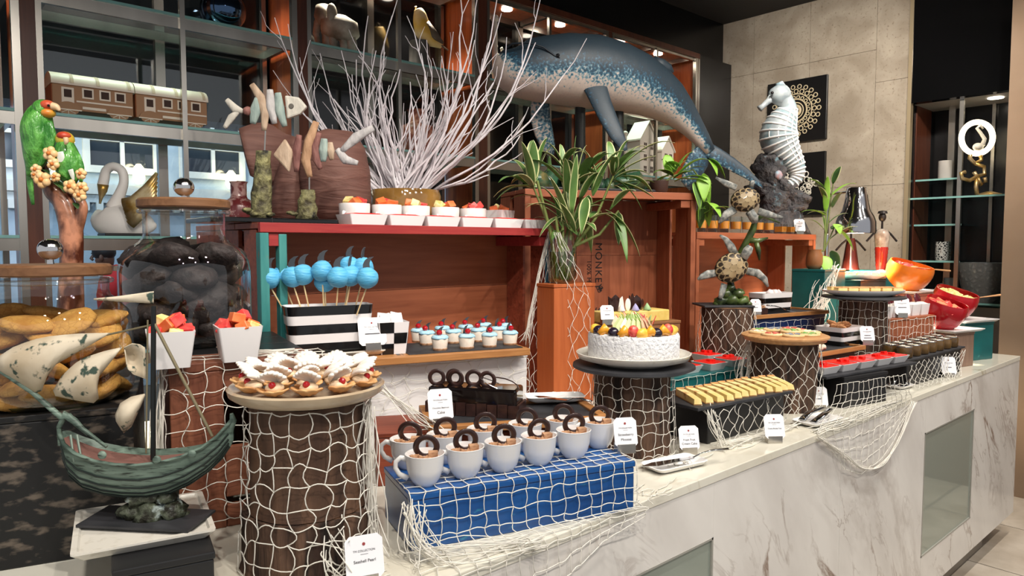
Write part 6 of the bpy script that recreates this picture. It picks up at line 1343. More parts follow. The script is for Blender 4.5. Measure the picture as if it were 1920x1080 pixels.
# potted plant by the lamp
cq = f_tbk(.06, .09, .4335); P0 = cq
t = thing('plant_jar', 'terracotta-tinted vase holding the plant beside the heat lamp', 'vase', cq); obj('vase_body', MB().lathe([(.03, 0), (.042, .02), (.04, .07), (.032, .09), (.034, .1), (.03, .1), (.028, .088), (.005, .085)], 24), pm('amber_vase', C(150, 100, 62), .3, coat=.3), t, smooth=60)
bp = thing('leafy_plant', 'tall leafy plant rising beside the heat lamp', 'plant', cq + Vector((0, 0, .09)))
for k, (b, e, w_) in enumerate([((1548, 400), (1552, 330), 6), ((1562, 345), (1577, 312), 8), ((1552, 360), (1512, 336), 6), ((1552, 365), (1520, 345), 6), ((1555, 370), (1606, 345), 5), ((1550, 400), (1512, 402), 6), ((1550, 405), (1502, 398), 5), ((1560, 390), (1580, 360), 8), ((1545, 430), (1518, 412), 5), ((1552, 420), (1590, 400), 5), ((1565, 420), (1575, 440), 12), ((1560, 430), (1583, 428), 10), ((1548, 440), (1540, 400), 6), ((1555, 450), (1608, 425), 6), ((1545, 480), (1552, 520), 12), ((1560, 470), (1570, 518), 10), ((1570, 430), (1600, 470), 8), ((1550, 380), (1535, 350), 6)]):
    leaf(bp, LP(*b), LP(*e, ((k * 5) % 7 - 3) * .015), w_ * pxm(P0), .12, leafd if k % 2 else leafb, leafe if k % 4 == 1 else None)
for e in ((1552, 335), (1562, 345), (1550, 400), (1565, 425)): obj('stem', loc(MB().tube([cq + Vector((0, 0, .088)), LP(1545, 470), LP(*e)], [.006, .005, .003], 8), bp), stemm, bp, smooth=60)
# bottles shaped like figures
wire = pm('dark_iron', C(40, 34, 32), .5, .5)
def figure(label, p, liquid, skirt):
    t = thing('figure_bottle', label, 'bottle', p)
    if skirt: obj('glass_body', MB().lathe([(.05, 0), (.046, .01), (.028, .14), (.022, .17), (.02, .18)], 24), liquid, t, smooth=60)
    else:
        gb = obj('glass_body', MB().lathe([(.034, .1305), (.04, .2), (.03, .225), (.012, .232)], 24), pm('clear_bottle_shoulder', C(176, 164, 150), .1, coat=.5, col2=C(130, 116, 104), scale=30), t, smooth=60)
        obj('red_syrup', MB().lathe([(.022, 0), (.026, .01)] + [(.027 + .007 * k / 9 + (.0015 if k % 2 else 0), .02 + .011 * k) for k in range(10)] + [(.0335, .13)], 24), liquid, t, smooth=60)
    z = .18 if skirt else .232
    obj('neck', MB().tube([(0, 0, z), (0, 0, z + .04)], .006, 8), wire, t); obj('head', MB().ball((0, 0, z + .065), (.02, .02, .026), 12, 8), wire, t, smooth=180); obj('hat', MB().lathe([(.026, z + .085), (.022, z + .098), (.006, z + .102)], 14), wire, t)
    for s_ in (-1, 1): obj('arm', MB().tube([tuple(RGT * (s_ * .025) + Vector((0, 0, z - .01))), tuple(RGT * (s_ * .05) + Vector((0, 0, z - .03))), tuple(RGT * (s_ * .085) + Vector((0, 0, z - .07)))], .006, 6), wire, t)
liq = pm('red_syrup', C(150, 40, 30), .15, col2=C(196, 110, 90), scale=3, stretch=(.3, .3, 12), kind='wave', coat=.4)
figure('bottle shaped like a slim figure with a red striped lower half', f_tbr(.11, .05, .4155), liq, False); figure('bottle shaped like a figure in a dark skirt behind the heat lamp', f_tbr(.04, .19, .4155), pm('dark_syrup', C(70, 26, 20), .2, coat=.4), True)
o = obj('oyster_shell', MB().ball((0, 0, .02), (.045, .03, .028), 14, 9, .8, 3), pm('shell_grey', C(170, 150, 118), .7, col2=C(206, 192, 160), scale=20, bump=.8), smooth=180); o.location = f_pnk(-.035, .05, .0) * 1; o.location.z = CT; o.location = f_brt(.235, .02, .3755); tag(o, 'rough oyster shell beside the orange bowl', 'shell')
# cards and small dishes at the counter edge
sign('white card in front of the small dark dessert jars', atz(1778, 708, CT), ['~~~~'], w=.06, h=.075)
sign('white card behind the spoon dish at the black cube box', atz(1546, 772, CT) + Vector((0, .02, 0)), ['~~~~'], w=.058, h=.068)
c = atz(1533, 793, CT); boat('serving_dish', 'white dish holding serving tongs at the counter edge', c, -.1, .085, .045, .015)
def tongs(label, p, q):
    p, q = Vector(p), Vector(q); t = thing('serving_tongs', label, 'utensil', p); d = q - p; s_ = d.cross(Vector((0, 0, 1))).normalized()
    for k in (-1, 1): obj('arm', MB().tube([s_ * (k * .018), d * .35 + s_ * (k * .022) + Vector((0, 0, .012)), d * .8 + s_ * (k * .012) + Vector((0, 0, .014)), d], [.012, .012, .008, .006], 8, flat=.3), cutlery, t, smooth=180)
tongs('silver serving tongs resting in the dish at the counter edge', c + Vector((-.07, .0, .017)), c + Vector((.07, -.01, .03)))
c = atz(1688, 727, CT); boat('serving_dish', 'small white dish between the two black boxes', c, -.1, .055, .035, .013); tongs('small silver tongs between the two black boxes', c + Vector((-.05, 0, .015)), c + Vector((.06, -.005, .026)))

# ------------------------------------------------------------------ framed lace medallions on the stone wall
lace = pm('cream_lace', C(206, 190, 156), .6); lace2 = pm('white_lace', C(216, 210, 196), .6)
def medal(label, pc, zc_, yc, mat, style):
    t = thing('wall_art', label, 'wall art', (5.272, yc, zc_)); obj('black_panel', MB().box(0, .026, -.235, .235, -.235, .235), pm('matte_black_panel', C(16, 16, 17), .35), t, bev=.003)
    g = lambda: MB()
    if style == 0:
        for r_, w_ in ((.035, .012), (.06, .005), (.085, .005), (.125, .004)): obj('lace_ring', g().torus((-.004, 0, 0), r_, w_, 40, 6, (1, 0, 0), .5), mat, t, smooth=180)
        for r_, n, s_ in ((.1, 18, .012), (.145, 20, .016), (.18, 22, .015)):
            for k in range(n): a = k * 6.2832 / n; obj('lace_loop', g().torus((-.004, r_ * math.cos(a), r_ * math.sin(a)), s_, .004, 12, 5, (1, 0, 0), .6), mat, t, smooth=180)
    else:
        rq = random.Random(2)
        for k in range(90):
            r_ = .19 * math.sqrt(rq.random()); a = rq.uniform(0, 6.28); s_ = rq.uniform(.01, .024); obj('lace_loop', g().torus((-.004 - .0001 * k, r_ * math.cos(a) * .95, r_ * math.sin(a) * .95), s_, .0042, 10, 5, (1, 0, 0), .5), mat, t, smooth=180)
medal('black square panel with a cream lace medallion, upper one on the stone wall', None, 2.5, 2.645, lace, 0); medal('black square panel with a white woven medallion, lower one on the stone wall', None, 1.94, 2.645, lace2, 1)

# ------------------------------------------------------------------ niche ornaments
P0 = Vector((5.44, 1.40, 1.8)); m1 = pxm(P0)
def NP(px, py, off=0): return facing(px, py, P0 + FWD * off)
gold = pm('antique_gold', C(176, 140, 70), .35, .7, col2=C(210, 190, 150), scale=20); ivory = pm('ivory_glaze', C(226, 220, 206), .35)
t = thing('swan_ornament', 'glowing ring ornament with a white swan on gold scrolls', 'ornament', (P0.x, P0.y, 1.8005)); zz = NP(1832, 366).z - 1.8005
def NQ(px, py, off=0): return NP(px, py, off) - Vector((0, 0, zz)) if py > 340 else NP(px, py, off) - Vector((0, 0, zz))
obj('lit_ring', loc(MB().torus(NQ(1832, 258), 29 * m1, 5 * m1, 36, 8, FWD), t), pm('lit_ring_glow', C(255, 236, 200), .4, emit=(1, .86, .6, 1), estr=3), t, smooth=180)
obj('swan_body', loc(MB().ball(NQ(1834, 275, -.01), (.05, .03, .026), 14, 8).tube([NQ(1842, 272, -.01), NQ(1846, 260, -.01), NQ(1838, 248, -.01), NQ(1832, 240, -.01), NQ(1838, 234, -.01), NQ(1843, 241, -.01)], [.016, .012, .01, .01, .01, .005], 8), t), ivory, t, smooth=180)
for pts in ([(1822, 282), (1818, 296), (1828, 306), (1840, 300), (1838, 290)], [(1828, 306), (1845, 312), (1846, 326), (1832, 330), (1826, 322)], [(1832, 330), (1818, 338), (1804, 334), (1802, 324), (1810, 322)], [(1832, 332), (1840, 346), (1848, 340), (1846, 332)], [(1832, 330), (1830, 350), (1832, 364)]): obj('scroll', loc(MB().tube([NQ(*p) for p in pts], .013, 8), t), gold, t, smooth=180)
obj('foot', loc(MB().lathe([(.075, 1.8008), (.07, 1.81), (.02, 1.826)], 24, (P0.x, P0.y, 0)), t), gold, t, smooth=60)
def mug(name, label, c, r, h, mat, hnd=False):
    t = thing(name, label, 'cup', c); obj('cup_body', MB().lathe([(r * .9, 0), (r, .01), (r, h), (r - .006, h), (r - .008, .012), (.004, .01)], 26), mat, t, smooth=60)
    if hnd: obj('handle', MB().torus((0, r + .01, h * .5), .03, .006, 18, 8, (1, 0, 0)), mat, t, smooth=180)
mug('white_tumbler', 'plain white tumbler on the upper niche shelf', (5.56, 1.70, 1.9305), .042, .13, pm('dull_white', C(176, 172, 168), .4)); mug('patterned_tumbler', 'black and silver patterned tumbler on the middle niche shelf', (5.56, 1.70, 1.3705), .042, .13, voropaint('silver_lattice', C(190, 190, 186), C(30, 30, 32), 60, .2, .3, .3)); mug('glass_mug', 'grey glass mug on the lowest niche shelf', (5.52, 1.62, 1.1005), .05, .15, pm('smoke_glass', C(84, 88, 88), .15, coat=.4), True)
t = thing('faceted_vase', 'big faceted grey glass vase behind the red bowls', 'vase', (4.62, 1.42, .0))
t.location = (5.46, 1.42, 1.1005); obj('vase_body', MB().lathe([(.1, 0), (.11, .02), (.145, .2), (.15, .26), (.142, .26), (.135, .2), (.1, .03), (.005, .02)], 36), voropaint('faceted_glass', C(96, 98, 98), C(128, 130, 130), 30, .5, .1, 1.0, coat=.6), t, smooth=60)
# ------------------------------------------------------------------ ornaments on the cabinet shelves
YM = 3.34
S1, S2, S3 = 1.5135, 1.9805, 2.443
P0 = Vector((0, 0, 0))
def shelf_at(px, y=YM): p = aty(px, 300, y); return p.x
# toy train: two carriages
tb = pm('brown_card', C(156, 116, 84), .6); tw = pm('cream_card', C(226, 212, 196), .5); to_ = pm('orange_card', C(170, 96, 56), .6); td_ = pm('dark_window_card', C(58, 36, 28), .7)
xa, xb = shelf_at(100, 3.27), shelf_at(386, 3.27); Lc = (xb - xa) / 2 - .006
for q in range(2):
    x0 = xa + q * (Lc + .012); t = thing('toy_carriage', ['toy train carriage nearer the left post, with a cream domed roof', 'toy train carriage with cream roof, the right one of two'][q], 'toy', (x0, 3.24, S2), 0, 'toy train carriages')
    D = .14; obj('body', MB().box(0, Lc, 0, D, .022, .125), tb, t, bev=.002)
    rf = []
    for i in range(9):
        a = math.pi * i / 8; rf.append((D / 2 - (D / 2 + .008) * math.cos(a), .124 + .048 * math.sin(a)))
    obj('roof', MB().loft([[(x, y, z) for y, z in rf] + [(x, D + .008, .118), (x, -.008, .118)] for x in (-.004, Lc + .004)]), tw, t, smooth=40)
    for x in (.06, .15, Lc - .02): obj('roof_band', MB().loft([[(x_, D / 2 + (y - D / 2) * 1.02, z + .0012) for y, z in rf] for x_ in (x, x + .012)], False, False), pm('tan_band', C(186, 164, 140), .6), t, smooth=40)
    obj('door', MB().box(.03, .072, -.003, -.0004, .03, .105).lathe([(.021, 0), (.021, .0026)], 20).xf(Matrix.Identity(4)) if False else MB().box(.03, .072, -.003, -.0004, .03, .108), tw, t); obj('door_window', MB().box(.038, .064, -.0042, -.0031, .07, .1), td_, t)
    for x in (.10, .16, .215):
        if x + .04 > Lc: continue
        w_ = obj('window', MB().box(x, x + .04, -.003, -.0004, .072, .112), tw, t); obj('pane', MB().box(x + .006, x + .034, -.0042, -.0031, .078, .106), td_, w_)
    obj('trim_line', MB().box(.08, Lc - .003, -.002, -.0004, .055, .061).box(.1, Lc - .1, -.002, -.0004, .03, .04), tw, t)
    obj('end_wall', MB().box(-.002, -.0004, .002, D - .002, .024, .122), to_, t)
    for x in (.05, Lc - .055):
        wh = obj('wheel_guard', MB().prism([(x + .042 * math.cos(a), -.012, .022 + .03 * math.sin(a)) for a in [math.pi * k / 12 for k in range(13)]], (0, .009, 0)), tb, t); obj('wheel', MB().prism([(x + .036 * math.cos(a), -.011, .0215 + .0215 * math.sin(a)) for a in [-math.pi * k / 12 for k in range(13)]], (0, .007, 0)), tb, t)
        obj('guard_rim', MB().box(x - .045, x + .045, -.0135, -.0122, .019, .023), tw, wh)
        for a in (-.7, -1.57, -2.44): obj('spoke', MB().tube([(x, -.0125, .02), (x + .03 * math.cos(a), -.0125, .021 + .0195 * math.sin(a))], .0016, 4), tw, wh)
# swan
P0 = Vector((shelf_at(235), YM, 0)); m1 = pxm(P0)
def QP(px, py, off=0): return facing(px, py, P0 + FWD * off)
dz = QP(235, 437).z - S1
def tubeq(pts, ws, off=0, **k): return MB().tube([QP(*p, off) - Vector((0, 0, dz)) for p in pts], [w * m1 for w in ws], 14, **k)
def spq(P, k=4): return spl(P, k)
t = thing('swan_figurine', 'white swan figurine with gold wings on the window shelf', 'figurine', (P0.x, P0.y, S1))
Sx = spq([(182, 388, 4), (190, 402, 24), (212, 410, 33), (240, 412, 34), (265, 414, 26), (285, 416, 12), (292, 414, 3)]); swm = pm('swan_white', C(238, 234, 230), .4)
obj('body', loc(tubeq([p[:2] for p in Sx], [p[2] for p in Sx], flat=.8, up=FWD), t), swm, t, smooth=180)
Sx = spq([(212, 385, 14), (224, 360, 10), (232, 335, 8), (228, 314, 8), (212, 306, 8), (199, 314, 8), (195, 330, 9), (192, 342, 9)])
obj('neck', loc(tubeq([p[:2] for p in Sx], [p[2] for p in Sx]), t), swm, t, smooth=180)
obj('beak', loc(tubeq([(193, 340), (192, 352), (189, 365), (187, 376)], [10, 8, 3.5, 2]), t), gold, t, smooth=180)
for k in range(6):
    u = k / 5; obj('wing_feather', loc(tubeq([(230 + 14 * u, 375 + 40 * u), (250 + 14 * u, 372 + 22 * u), (275 + 8 * u, 348 + 24 * u), (294 - 2 * u, 318 + 40 * u)], [9, 11, 9, 3], off=-.075, flat=.5, up=FWD), t), gold, t, smooth=180)
obj('foot', loc(MB().box(P0.x - .1, P0.x + .11, P0.y - .07, P0.y + .07, S1, S1 + .012), t), blackm, t, bev=.003)
# urns
marb = pm('red_marbled_glaze', C(120, 50, 52), .25, col2=C(196, 156, 150), scale=24, ramp=(.48, .56), coat=.4, detail=7)
def urn(label, px, z, r, h, mat, y=YM):
    t = thing('urn', label, 'vase', (shelf_at(px, y), y, z)); obj('urn_body', MB().lathe([(r * .8, 0), (r, h * .08), (r, h * .55), (r * .9, h * .64), (r * .55, h * .7), (r * .5, h * .74), (r * .5, h * .96), (r * .58, h), (r * .5, h), (r * .42, h * .9), (.004, h * .88)], 32), mat, t, smooth=60)
urn('red marbled urn on the window shelf beside the elephant', 446, S1, .072, .255, marb, 3.31)
urn('terracotta carved urn on the shelf behind the branches', 783, S2, .1, .25, pm('carved_terracotta', C(120, 60, 46), .5, col2=C(176, 120, 100), scale=30, bump=.8, ramp=(.45, .6)), 3.36)
# mirrored ball
t = thing('mirrored_ball', 'dark blue mirrored ball on the top left shelf', 'ornament', (shelf_at(425), YM, S3)); obj('ball', MB().ball((0, 0, .1), .1, 28, 18), pm('blue_mirror', C(70, 92, 120), .06, 1), t, smooth=180); obj('ring_foot', MB().torus((0, 0, .008), .04, .008, 24, 8), steel, t, smooth=180)
# small elephant
P0 = Vector((shelf_at(630), YM, 0)); m1 = pxm(P0); dz = QP(630, 84).z - S3
t = thing('elephant_figurine', 'weathered grey elephant figurine on the top shelf', 'figurine', (P0.x, P0.y, S3)); egm = pm('weathered_stone', C(120, 112, 98), .7, col2=C(176, 170, 156), scale=14, bump=.6)
obj('body', loc(tubeq([(606, 28), (620, 30), (640, 34), (656, 42), (664, 54)], [18, 23, 24, 22, 12]), t), egm, t, smooth=180)
obj('head', loc(tubeq([(614, 22), (606, 8), (604, -8)], [18, 18, 12]), t), egm, t, smooth=180); obj('trunk', loc(tubeq([(604, 10), (596, 26), (592, 44), (596, 60), (588, 72)], [10, 8, 6, 5, 4]), t), egm, t, smooth=180)
for px, py in ((612, 50), (624, 52), (645, 55), (658, 58)): obj('leg', loc(tubeq([(px, py - 14), (px, py + 10), (px + 3, py + 24 + (px - 612) * .12)], [9, 8, 8.5]), t), egm, t, smooth=180)
obj('ear', loc(MB().ball(QP(622, 6, -.05) - Vector((0, 0, dz)), (.03, .012, .05), 12, 8), t), egm, t, smooth=180); obj('tail', loc(tubeq([(664, 50), (668, 66), (667, 80)], [2, 1.6, 2.5]), t), egm, t); obj('plinth', loc(MB().box(P0.x - .13, P0.x + .12, P0.y - .08, P0.y + .08, S3, S3 + .02), t), pm('dark_plinth', C(50, 46, 40), .6), t, bev=.004)
# yellow bird on a stump
P0 = Vector((shelf_at(795, 3.3), 3.3, 0)); m1 = pxm(P0); dz = QP(795, 125).z - S3
t = thing('bird_figurine', 'yellow-breasted bird figurine perched on a grey stump', 'figurine', (P0.x, P0.y, S3)); yel = pm('bird_yellow', C(214, 170, 70), .5, col2=C(236, 222, 190), scale=6)
obj('stump', loc(MB().tube([QP(788, 132) - Vector((0, 0, dz + (QP(788, 132).z - dz - S3))), QP(786, 72) - Vector((0, 0, dz))], [.062, .055], 20), t), pm('grey_stump', C(70, 66, 64), .8, col2=C(104, 100, 96), scale=10, stretch=(3, 3, .5), bump=.8), t, smooth=60)
Sx = spq([(784, 12, 8), (787, 22, 12), (790, 38, 15), (796, 54, 17), (806, 66, 14), (818, 74, 9), (828, 80, 5)]); obj('body', loc(tubeq([p[:2] for p in Sx], [p[2] for p in Sx]), t), yel, t, smooth=180)
obj('tail', loc(tubeq([(818, 72), (840, 88)], [5, 3], flat=.4), t), pm('bird_brown', C(90, 76, 60), .6), t); obj('wing', loc(tubeq([(800, 40), (815, 62), (832, 78)], [7, 8, 2], flat=.4, up=FWD), t).xf(Matrix.Translation(-FWD * .03)), MATS['bird_brown'], t, smooth=180); obj('beak', loc(tubeq([(780, 8), (777, 6)], [3, 1]), t), MATS['bird_brown'], t)
# cream key-shaped ornaments and scroll candle holders
def scrolls(label, px, z, y, sx):
    t = thing('scroll_ornament', label, 'ornament', (shelf_at(px, y), y, z)); obj('stem', MB().tube([(0, 0, .0), (0, 0, .36 * sx)], .016 * sx, 10), ivory, t, smooth=60); obj('knob', MB().ball((0, 0, .37 * sx), .024 * sx, 12, 8), ivory, t, smooth=180)
    for s_, zz_ in ((1, .05), (1, .12), (-1, .08), (1, .19)): obj('scroll', MB().torus((s_ * .03 * sx, 0, zz_ * sx), .028 * sx, .009 * sx, 22, 8, (0, 1, 0), 1, 0, 5), ivory, t, smooth=180)
    obj('foot', MB().lathe([(.05 * sx, 0), (.04 * sx, .01), (.016 * sx, .02)], 18), ivory, t, smooth=60)
scrolls('cream key-shaped scroll ornament on the shelf left of the whale', 928, S3, 3.26, 1.0); scrolls('cream scroll candle holder below the whale belly', 1172, S2, 3.3, .8)
# white toy houses
hm = pm('white_card_house', C(222, 212, 200), .6)
def house(label, px0, px1, ytop, y):
    x0, x1 = shelf_at(px0, y), shelf_at(px1, y); w_ = (x1 - x0) * .8; h = aty(px0, ytop, y).z - S2; t = thing('toy_house', label, 'toy', (x0, y, S2), 0, 'white toy houses'); hb = h * .68
    obj('walls', MB().box(0, w_, 0, .12, 0, hb).prism([(0, 0, hb), (w_, 0, hb), (w_ / 2, 0, h - .01)], (0, .12, 0)), hm, t)
    for s_ in (0, 1):
        a, b = ((-.01, hb - .012), (w_ / 2, h)) if s_ == 0 else ((w_ / 2, h), (w_ + .01, hb - .012)); obj('roof_slope', MB().prism([(a[0], -.012, a[1]), (b[0], -.012, b[1]), (b[0], -.012, b[1] + .012), (a[0], -.012, a[1] + .012)], (0, .144, 0)), hm, t)
    n = int(hb / .085)
    for i in range(n):
        for x in ((w_ * .22, w_ * .62) if w_ > .12 else (w_ * .36,)):
            wn = obj('window', MB().box(x - .004, x + .034, -.003, -.0005, hb - .075 - i * .085, hb - .02 - i * .085), hm, t); obj('pane', MB().box(x, x + .013, -.004, -.0031, hb - .07 - i * .085, hb - .05 - i * .085).box(x + .017, x + .03, -.004, -.0031, hb - .07 - i * .085, hb - .05 - i * .085).box(x, x + .013, -.004, -.0031, hb - .046 - i * .085, hb - .025 - i * .085).box(x + .017, x + .03, -.004, -.0031, hb - .046 - i * .085, hb - .025 - i * .085), td_, wn)
house('taller white toy house with gabled roof behind the whale tail', 1200, 1238, 226, 3.28); house('smaller white toy house beside the taller one', 1241, 1268, 256, 3.24)

# ------------------------------------------------------------------ parrots on a flowering trunk
P0 = Vector((.327, 1.85, 0)); m1 = pxm(P0); zk_ = CT + .2655
t = thing('parrot_sculpture', 'ceramic sculpture of two green parrots on a flowering trunk', 'sculpture', (P0.x, P0.y, zk_))
def UP(px, py, off=0): return facing(px, py, P0 + FWD * off)
def tubeu(P, off=0, **k): S_ = spl(P); return loc(MB().tube([UP(x, y, off) for x, y, w in S_], [w * m1 for x, y, w in S_], 16, **k), t)
trm = pm('glazed_trunk', C(80, 38, 24), .3, col2=C(200, 136, 104), scale=26, ramp=(.46, .62), bump=.9, coat=.4, stretch=(1, 1, .6)); grf = pm('parrot_green', C(48, 120, 40), .35, col2=C(104, 176, 78), scale=60, stretch=(1, 1, .5), bump=1, bdist=.012, coat=.4); ylg = pm('parrot_yellow', C(196, 190, 60), .35, col2=C(216, 120, 50), scale=18, coat=.4); redf = pm('parrot_red', C(176, 50, 36), .4, col2=C(206, 96, 60), scale=24); beak = pm('horn_beak', C(222, 190, 150), .35)
yb = UP(130, 500); pyb = 500 + (yb.z - zk_) / m1
obj('trunk', tubeu([(128, pyb, 30), (132, 600, 24), (134, 500, 20), (134, 440, 20), (130, 410, 20), (118, 378, 18), (100, 356, 18), (86, 345, 10)]), trm, t, smooth=180)
obj('trunk_fork', tubeu([(140, 440, 12), (150, 405, 11), (154, 385, 9), (142, 365, 7), (124, 360, 6)]), trm, t, smooth=180); obj('perch', tubeu([(82, 350, 9), (84, 330, 9), (82, 305, 6)], .02), trm, t, smooth=180)
obj('parrot_body', tubeu([(80, 200, 14), (74, 216, 22), (70, 240, 27), (71, 270, 26), (66, 300, 19), (58, 320, 9), (54, 330, 4)], -.01), grf, t, smooth=180)
hd_ = obj('parrot_head', loc(MB().ball(UP(82, 205, -.012), (19 * m1, 18 * m1, 18 * m1), 16, 10), t), grf, t, smooth=180)
obj('red_crown', loc(MB().ball(UP(89, 198, -.018), (13 * m1, 13 * m1, 10 * m1), 12, 8), t), redf, t, smooth=180); obj('yellow_cheek', loc(MB().ball(UP(90, 212, -.018), (13 * m1, 12 * m1, 9 * m1), 12, 8), t), ylg, t, smooth=180)
obj('beak', tubeu([(98, 199, 7), (106, 201, 6), (112, 208, 2)], -.02), beak, t, smooth=180); obj('eye', loc(MB().ball(UP(91, 198, -.03), 2.4 * m1, 8, 6), t), blackg, t, smooth=180)
obj('wing', tubeu([(64, 225, 10), (56, 255, 15), (56, 285, 12), (56, 315, 4)], -.022, flat=.5, up=FWD), grf, t, smooth=180); obj('wing', tubeu([(88, 228, 9), (92, 255, 13), (86, 285, 10), (72, 312, 4)], -.022, flat=.5, up=FWD), grf, t, smooth=180)
obj('tail_feather', tubeu([(54, 318, 5), (57, 350, 6), (62, 384, 3)], 0, flat=.4, up=FWD), grf, t, smooth=180)
obj('parrot_body', tubeu([(122, 268, 14), (124, 285, 20), (128, 308, 23), (130, 330, 19), (134, 346, 8)], -.02), grf, t, smooth=180); obj('parrot_head', loc(MB().ball(UP(122, 262, -.02), (16 * m1, 15 * m1, 15 * m1), 14, 9), t), ylg, t, smooth=180); obj('red_crown', loc(MB().ball(UP(120, 255, -.028), (12 * m1, 11 * m1, 8 * m1), 12, 8), t), redf, t, smooth=180); obj('beak', tubeu([(123, 258, 4), (124, 266, 4), (122, 271, 1.5)], -.05), beak, t, smooth=180)
for pts in ([(112, 285, 6), (114, 296, 7), (112, 310, 3)], [(132, 318, 5), (136, 330, 4), (138, 338, 2)]): obj('white_patch', tubeu(pts, -.045, flat=.4, up=FWD), pm('white_glaze', C(220, 224, 214), .3), t, smooth=180)
obj('wing', tubeu([(144, 290, 6), (150, 315, 8), (152, 342, 3)], -.02, flat=.5, up=FWD), grf, t, smooth=180)
pet = pm('peach_petal', C(236, 186, 120), .4, col2=C(246, 214, 166), scale=20)
for k, (px, py, r_) in enumerate(((94, 288, 13), (100, 308, 11), (80, 337, 15), (104, 332, 9), (152, 326, 10), (132, 350, 13), (154, 352, 11), (150, 366, 12), (68, 318, 10), (66, 328, 8))):
    fl_ = MB(); c = UP(px, py, -.05)
    for q in range(5): a = q * 1.2566 + k; fl_.ball(c + (RGT * math.cos(a) + Vector((0, 0, math.sin(a)))) * (r_ * m1 * .55), (r_ * m1 * .5, .006, r_ * m1 * .5), 8, 6)
    f_o = obj('blossom', loc(fl_, t), pet, t, smooth=180); obj('stamen', loc(MB().ball(c - FWD * .006, r_ * m1 * .28, 8, 6), t), pm('stamen_orange', C(206, 120, 50), .5), f_o, smooth=180)
for k, (b, e) in enumerate((((100, 340), (112, 352)), ((112, 345), (122, 362)), ((118, 350), (108, 338)), ((82, 318), (92, 326)), ((140, 380), (146, 392)))): leaf(t, UP(*b, -.04), UP(*e, -.05), 5 * m1, .05, leafd, leafd)

# ------------------------------------------------------------------ seated person outside the window
P0 = Vector((1.53, 7.2, 0)); m1 = pxm(P0)
def VP(px, py, off=0): return facing(px, py, P0 + FWD * off)
zf = -.0039
skinp = pm('brown_skin', C(92, 58, 44), .5); redt = pm('red_polo', C(178, 28, 32), .8); hairp = pm('black_hair', C(22, 18, 18), .6); trou = pm('dark_trousers', C(36, 38, 46), .8)
t = thing('person', 'person in a red polo shirt outside the window, head bowed', 'person', (P0.x, P0.y, 0))
def skin_body():
    hip = VP(226, 640); J = [hip, VP(226, 590), VP(224, 545), VP(212, 513), VP(203, 503), VP(197, 488, -.02), VP(194, 478, -.02)]
    rad = [.15, .155, .165, .12, .06, .085, .09]
    E = [(i, i + 1) for i in range(6)]
    for s_ in (-1, 1):
        n = len(J); sh_ = VP(214, 520, s_ * .19); J += [sh_, VP(210, 562, s_ * .24), VP(190, 585, s_ * .16 - .02), VP(178, 590, s_ * .12 - .02)]; rad += [.075, .055, .042, .04]; E += [(3, n), (n, n + 1), (n + 1, n + 2), (n + 2, n + 3)]
        n = len(J); kn = VP(205, 700, s_ * .12); J += [kn, Vector((kn.x - .0, kn.y, .09)), Vector((kn.x - .1, kn.y - .02, .05))]; rad += [.085, .055, .045]; E += [(0, n), (n, n + 1), (n + 1, n + 2)]
    me = bpy.data.meshes.new('body'); me.from_pydata([tuple(p - P0) for p in J], E, []); o = bpy.data.objects.new('body', me); coll.objects.link(o); o.parent = t
    m = o.modifiers.new('skin', 'SKIN'); m2 = o.modifiers.new('sub', 'SUBSURF'); m2.levels = m2.render_levels = 2
    for i, r_ in enumerate(rad): me.skin_vertices[0].data[i].radius = (r_, r_ * (.8 if i < 4 else 1))
    me.skin_vertices[0].data[0].use_root = True; me.materials.append(skinp); return o
bd = skin_body()
hc = VP(193, 479, -.02)
def pl(mb): return loc(mb, t)
obj('shirt', pl(MB().tube([VP(227, 640), VP(227, 590), VP(225, 548), VP(216, 518), VP(206, 506)], [.172, .178, .188, .142, .08], 20)), redt, t, smooth=180)
for s_ in (-1, 1): obj('sleeve', pl(MB().tube([VP(215, 518, s_ * .16), VP(213, 535, s_ * .21), VP(210, 556, s_ * .235)], [.09, .085, .078], 14)), redt, t, smooth=180)
obj('trousers', pl(MB().tube([VP(228, 638), VP(224, 660), VP(222, 672)], [.178, .175, .14], 18)), trou, t, smooth=180)
obj('hair', pl(MB().ball(hc + RGT * .014 + Vector((0, 0, .035)), (.098, .1, .085), 18, 12, .08)), hairp, t, smooth=180)
obj('ear', pl(MB().ball(hc + RGT * .035 - FWD * .088 - Vector((0, 0, .02)), (.018, .012, .03), 10, 8)), skinp, t, smooth=180)
obj('nose', pl(MB().tube([hc - RGT * .085 + Vector((0, 0, .005)), hc - RGT * .108 - Vector((0, 0, .03)), hc - RGT * .09 - Vector((0, 0, .04))], [.012, .015, .012], 8)), skinp, t, smooth=180); obj('eyebrow', pl(MB().tube([hc - RGT * .085 - FWD * .03 + Vector((0, 0, .018)), hc - RGT * .065 - FWD * .06 + Vector((0, 0, .02))], .005, 6)), hairp, t)
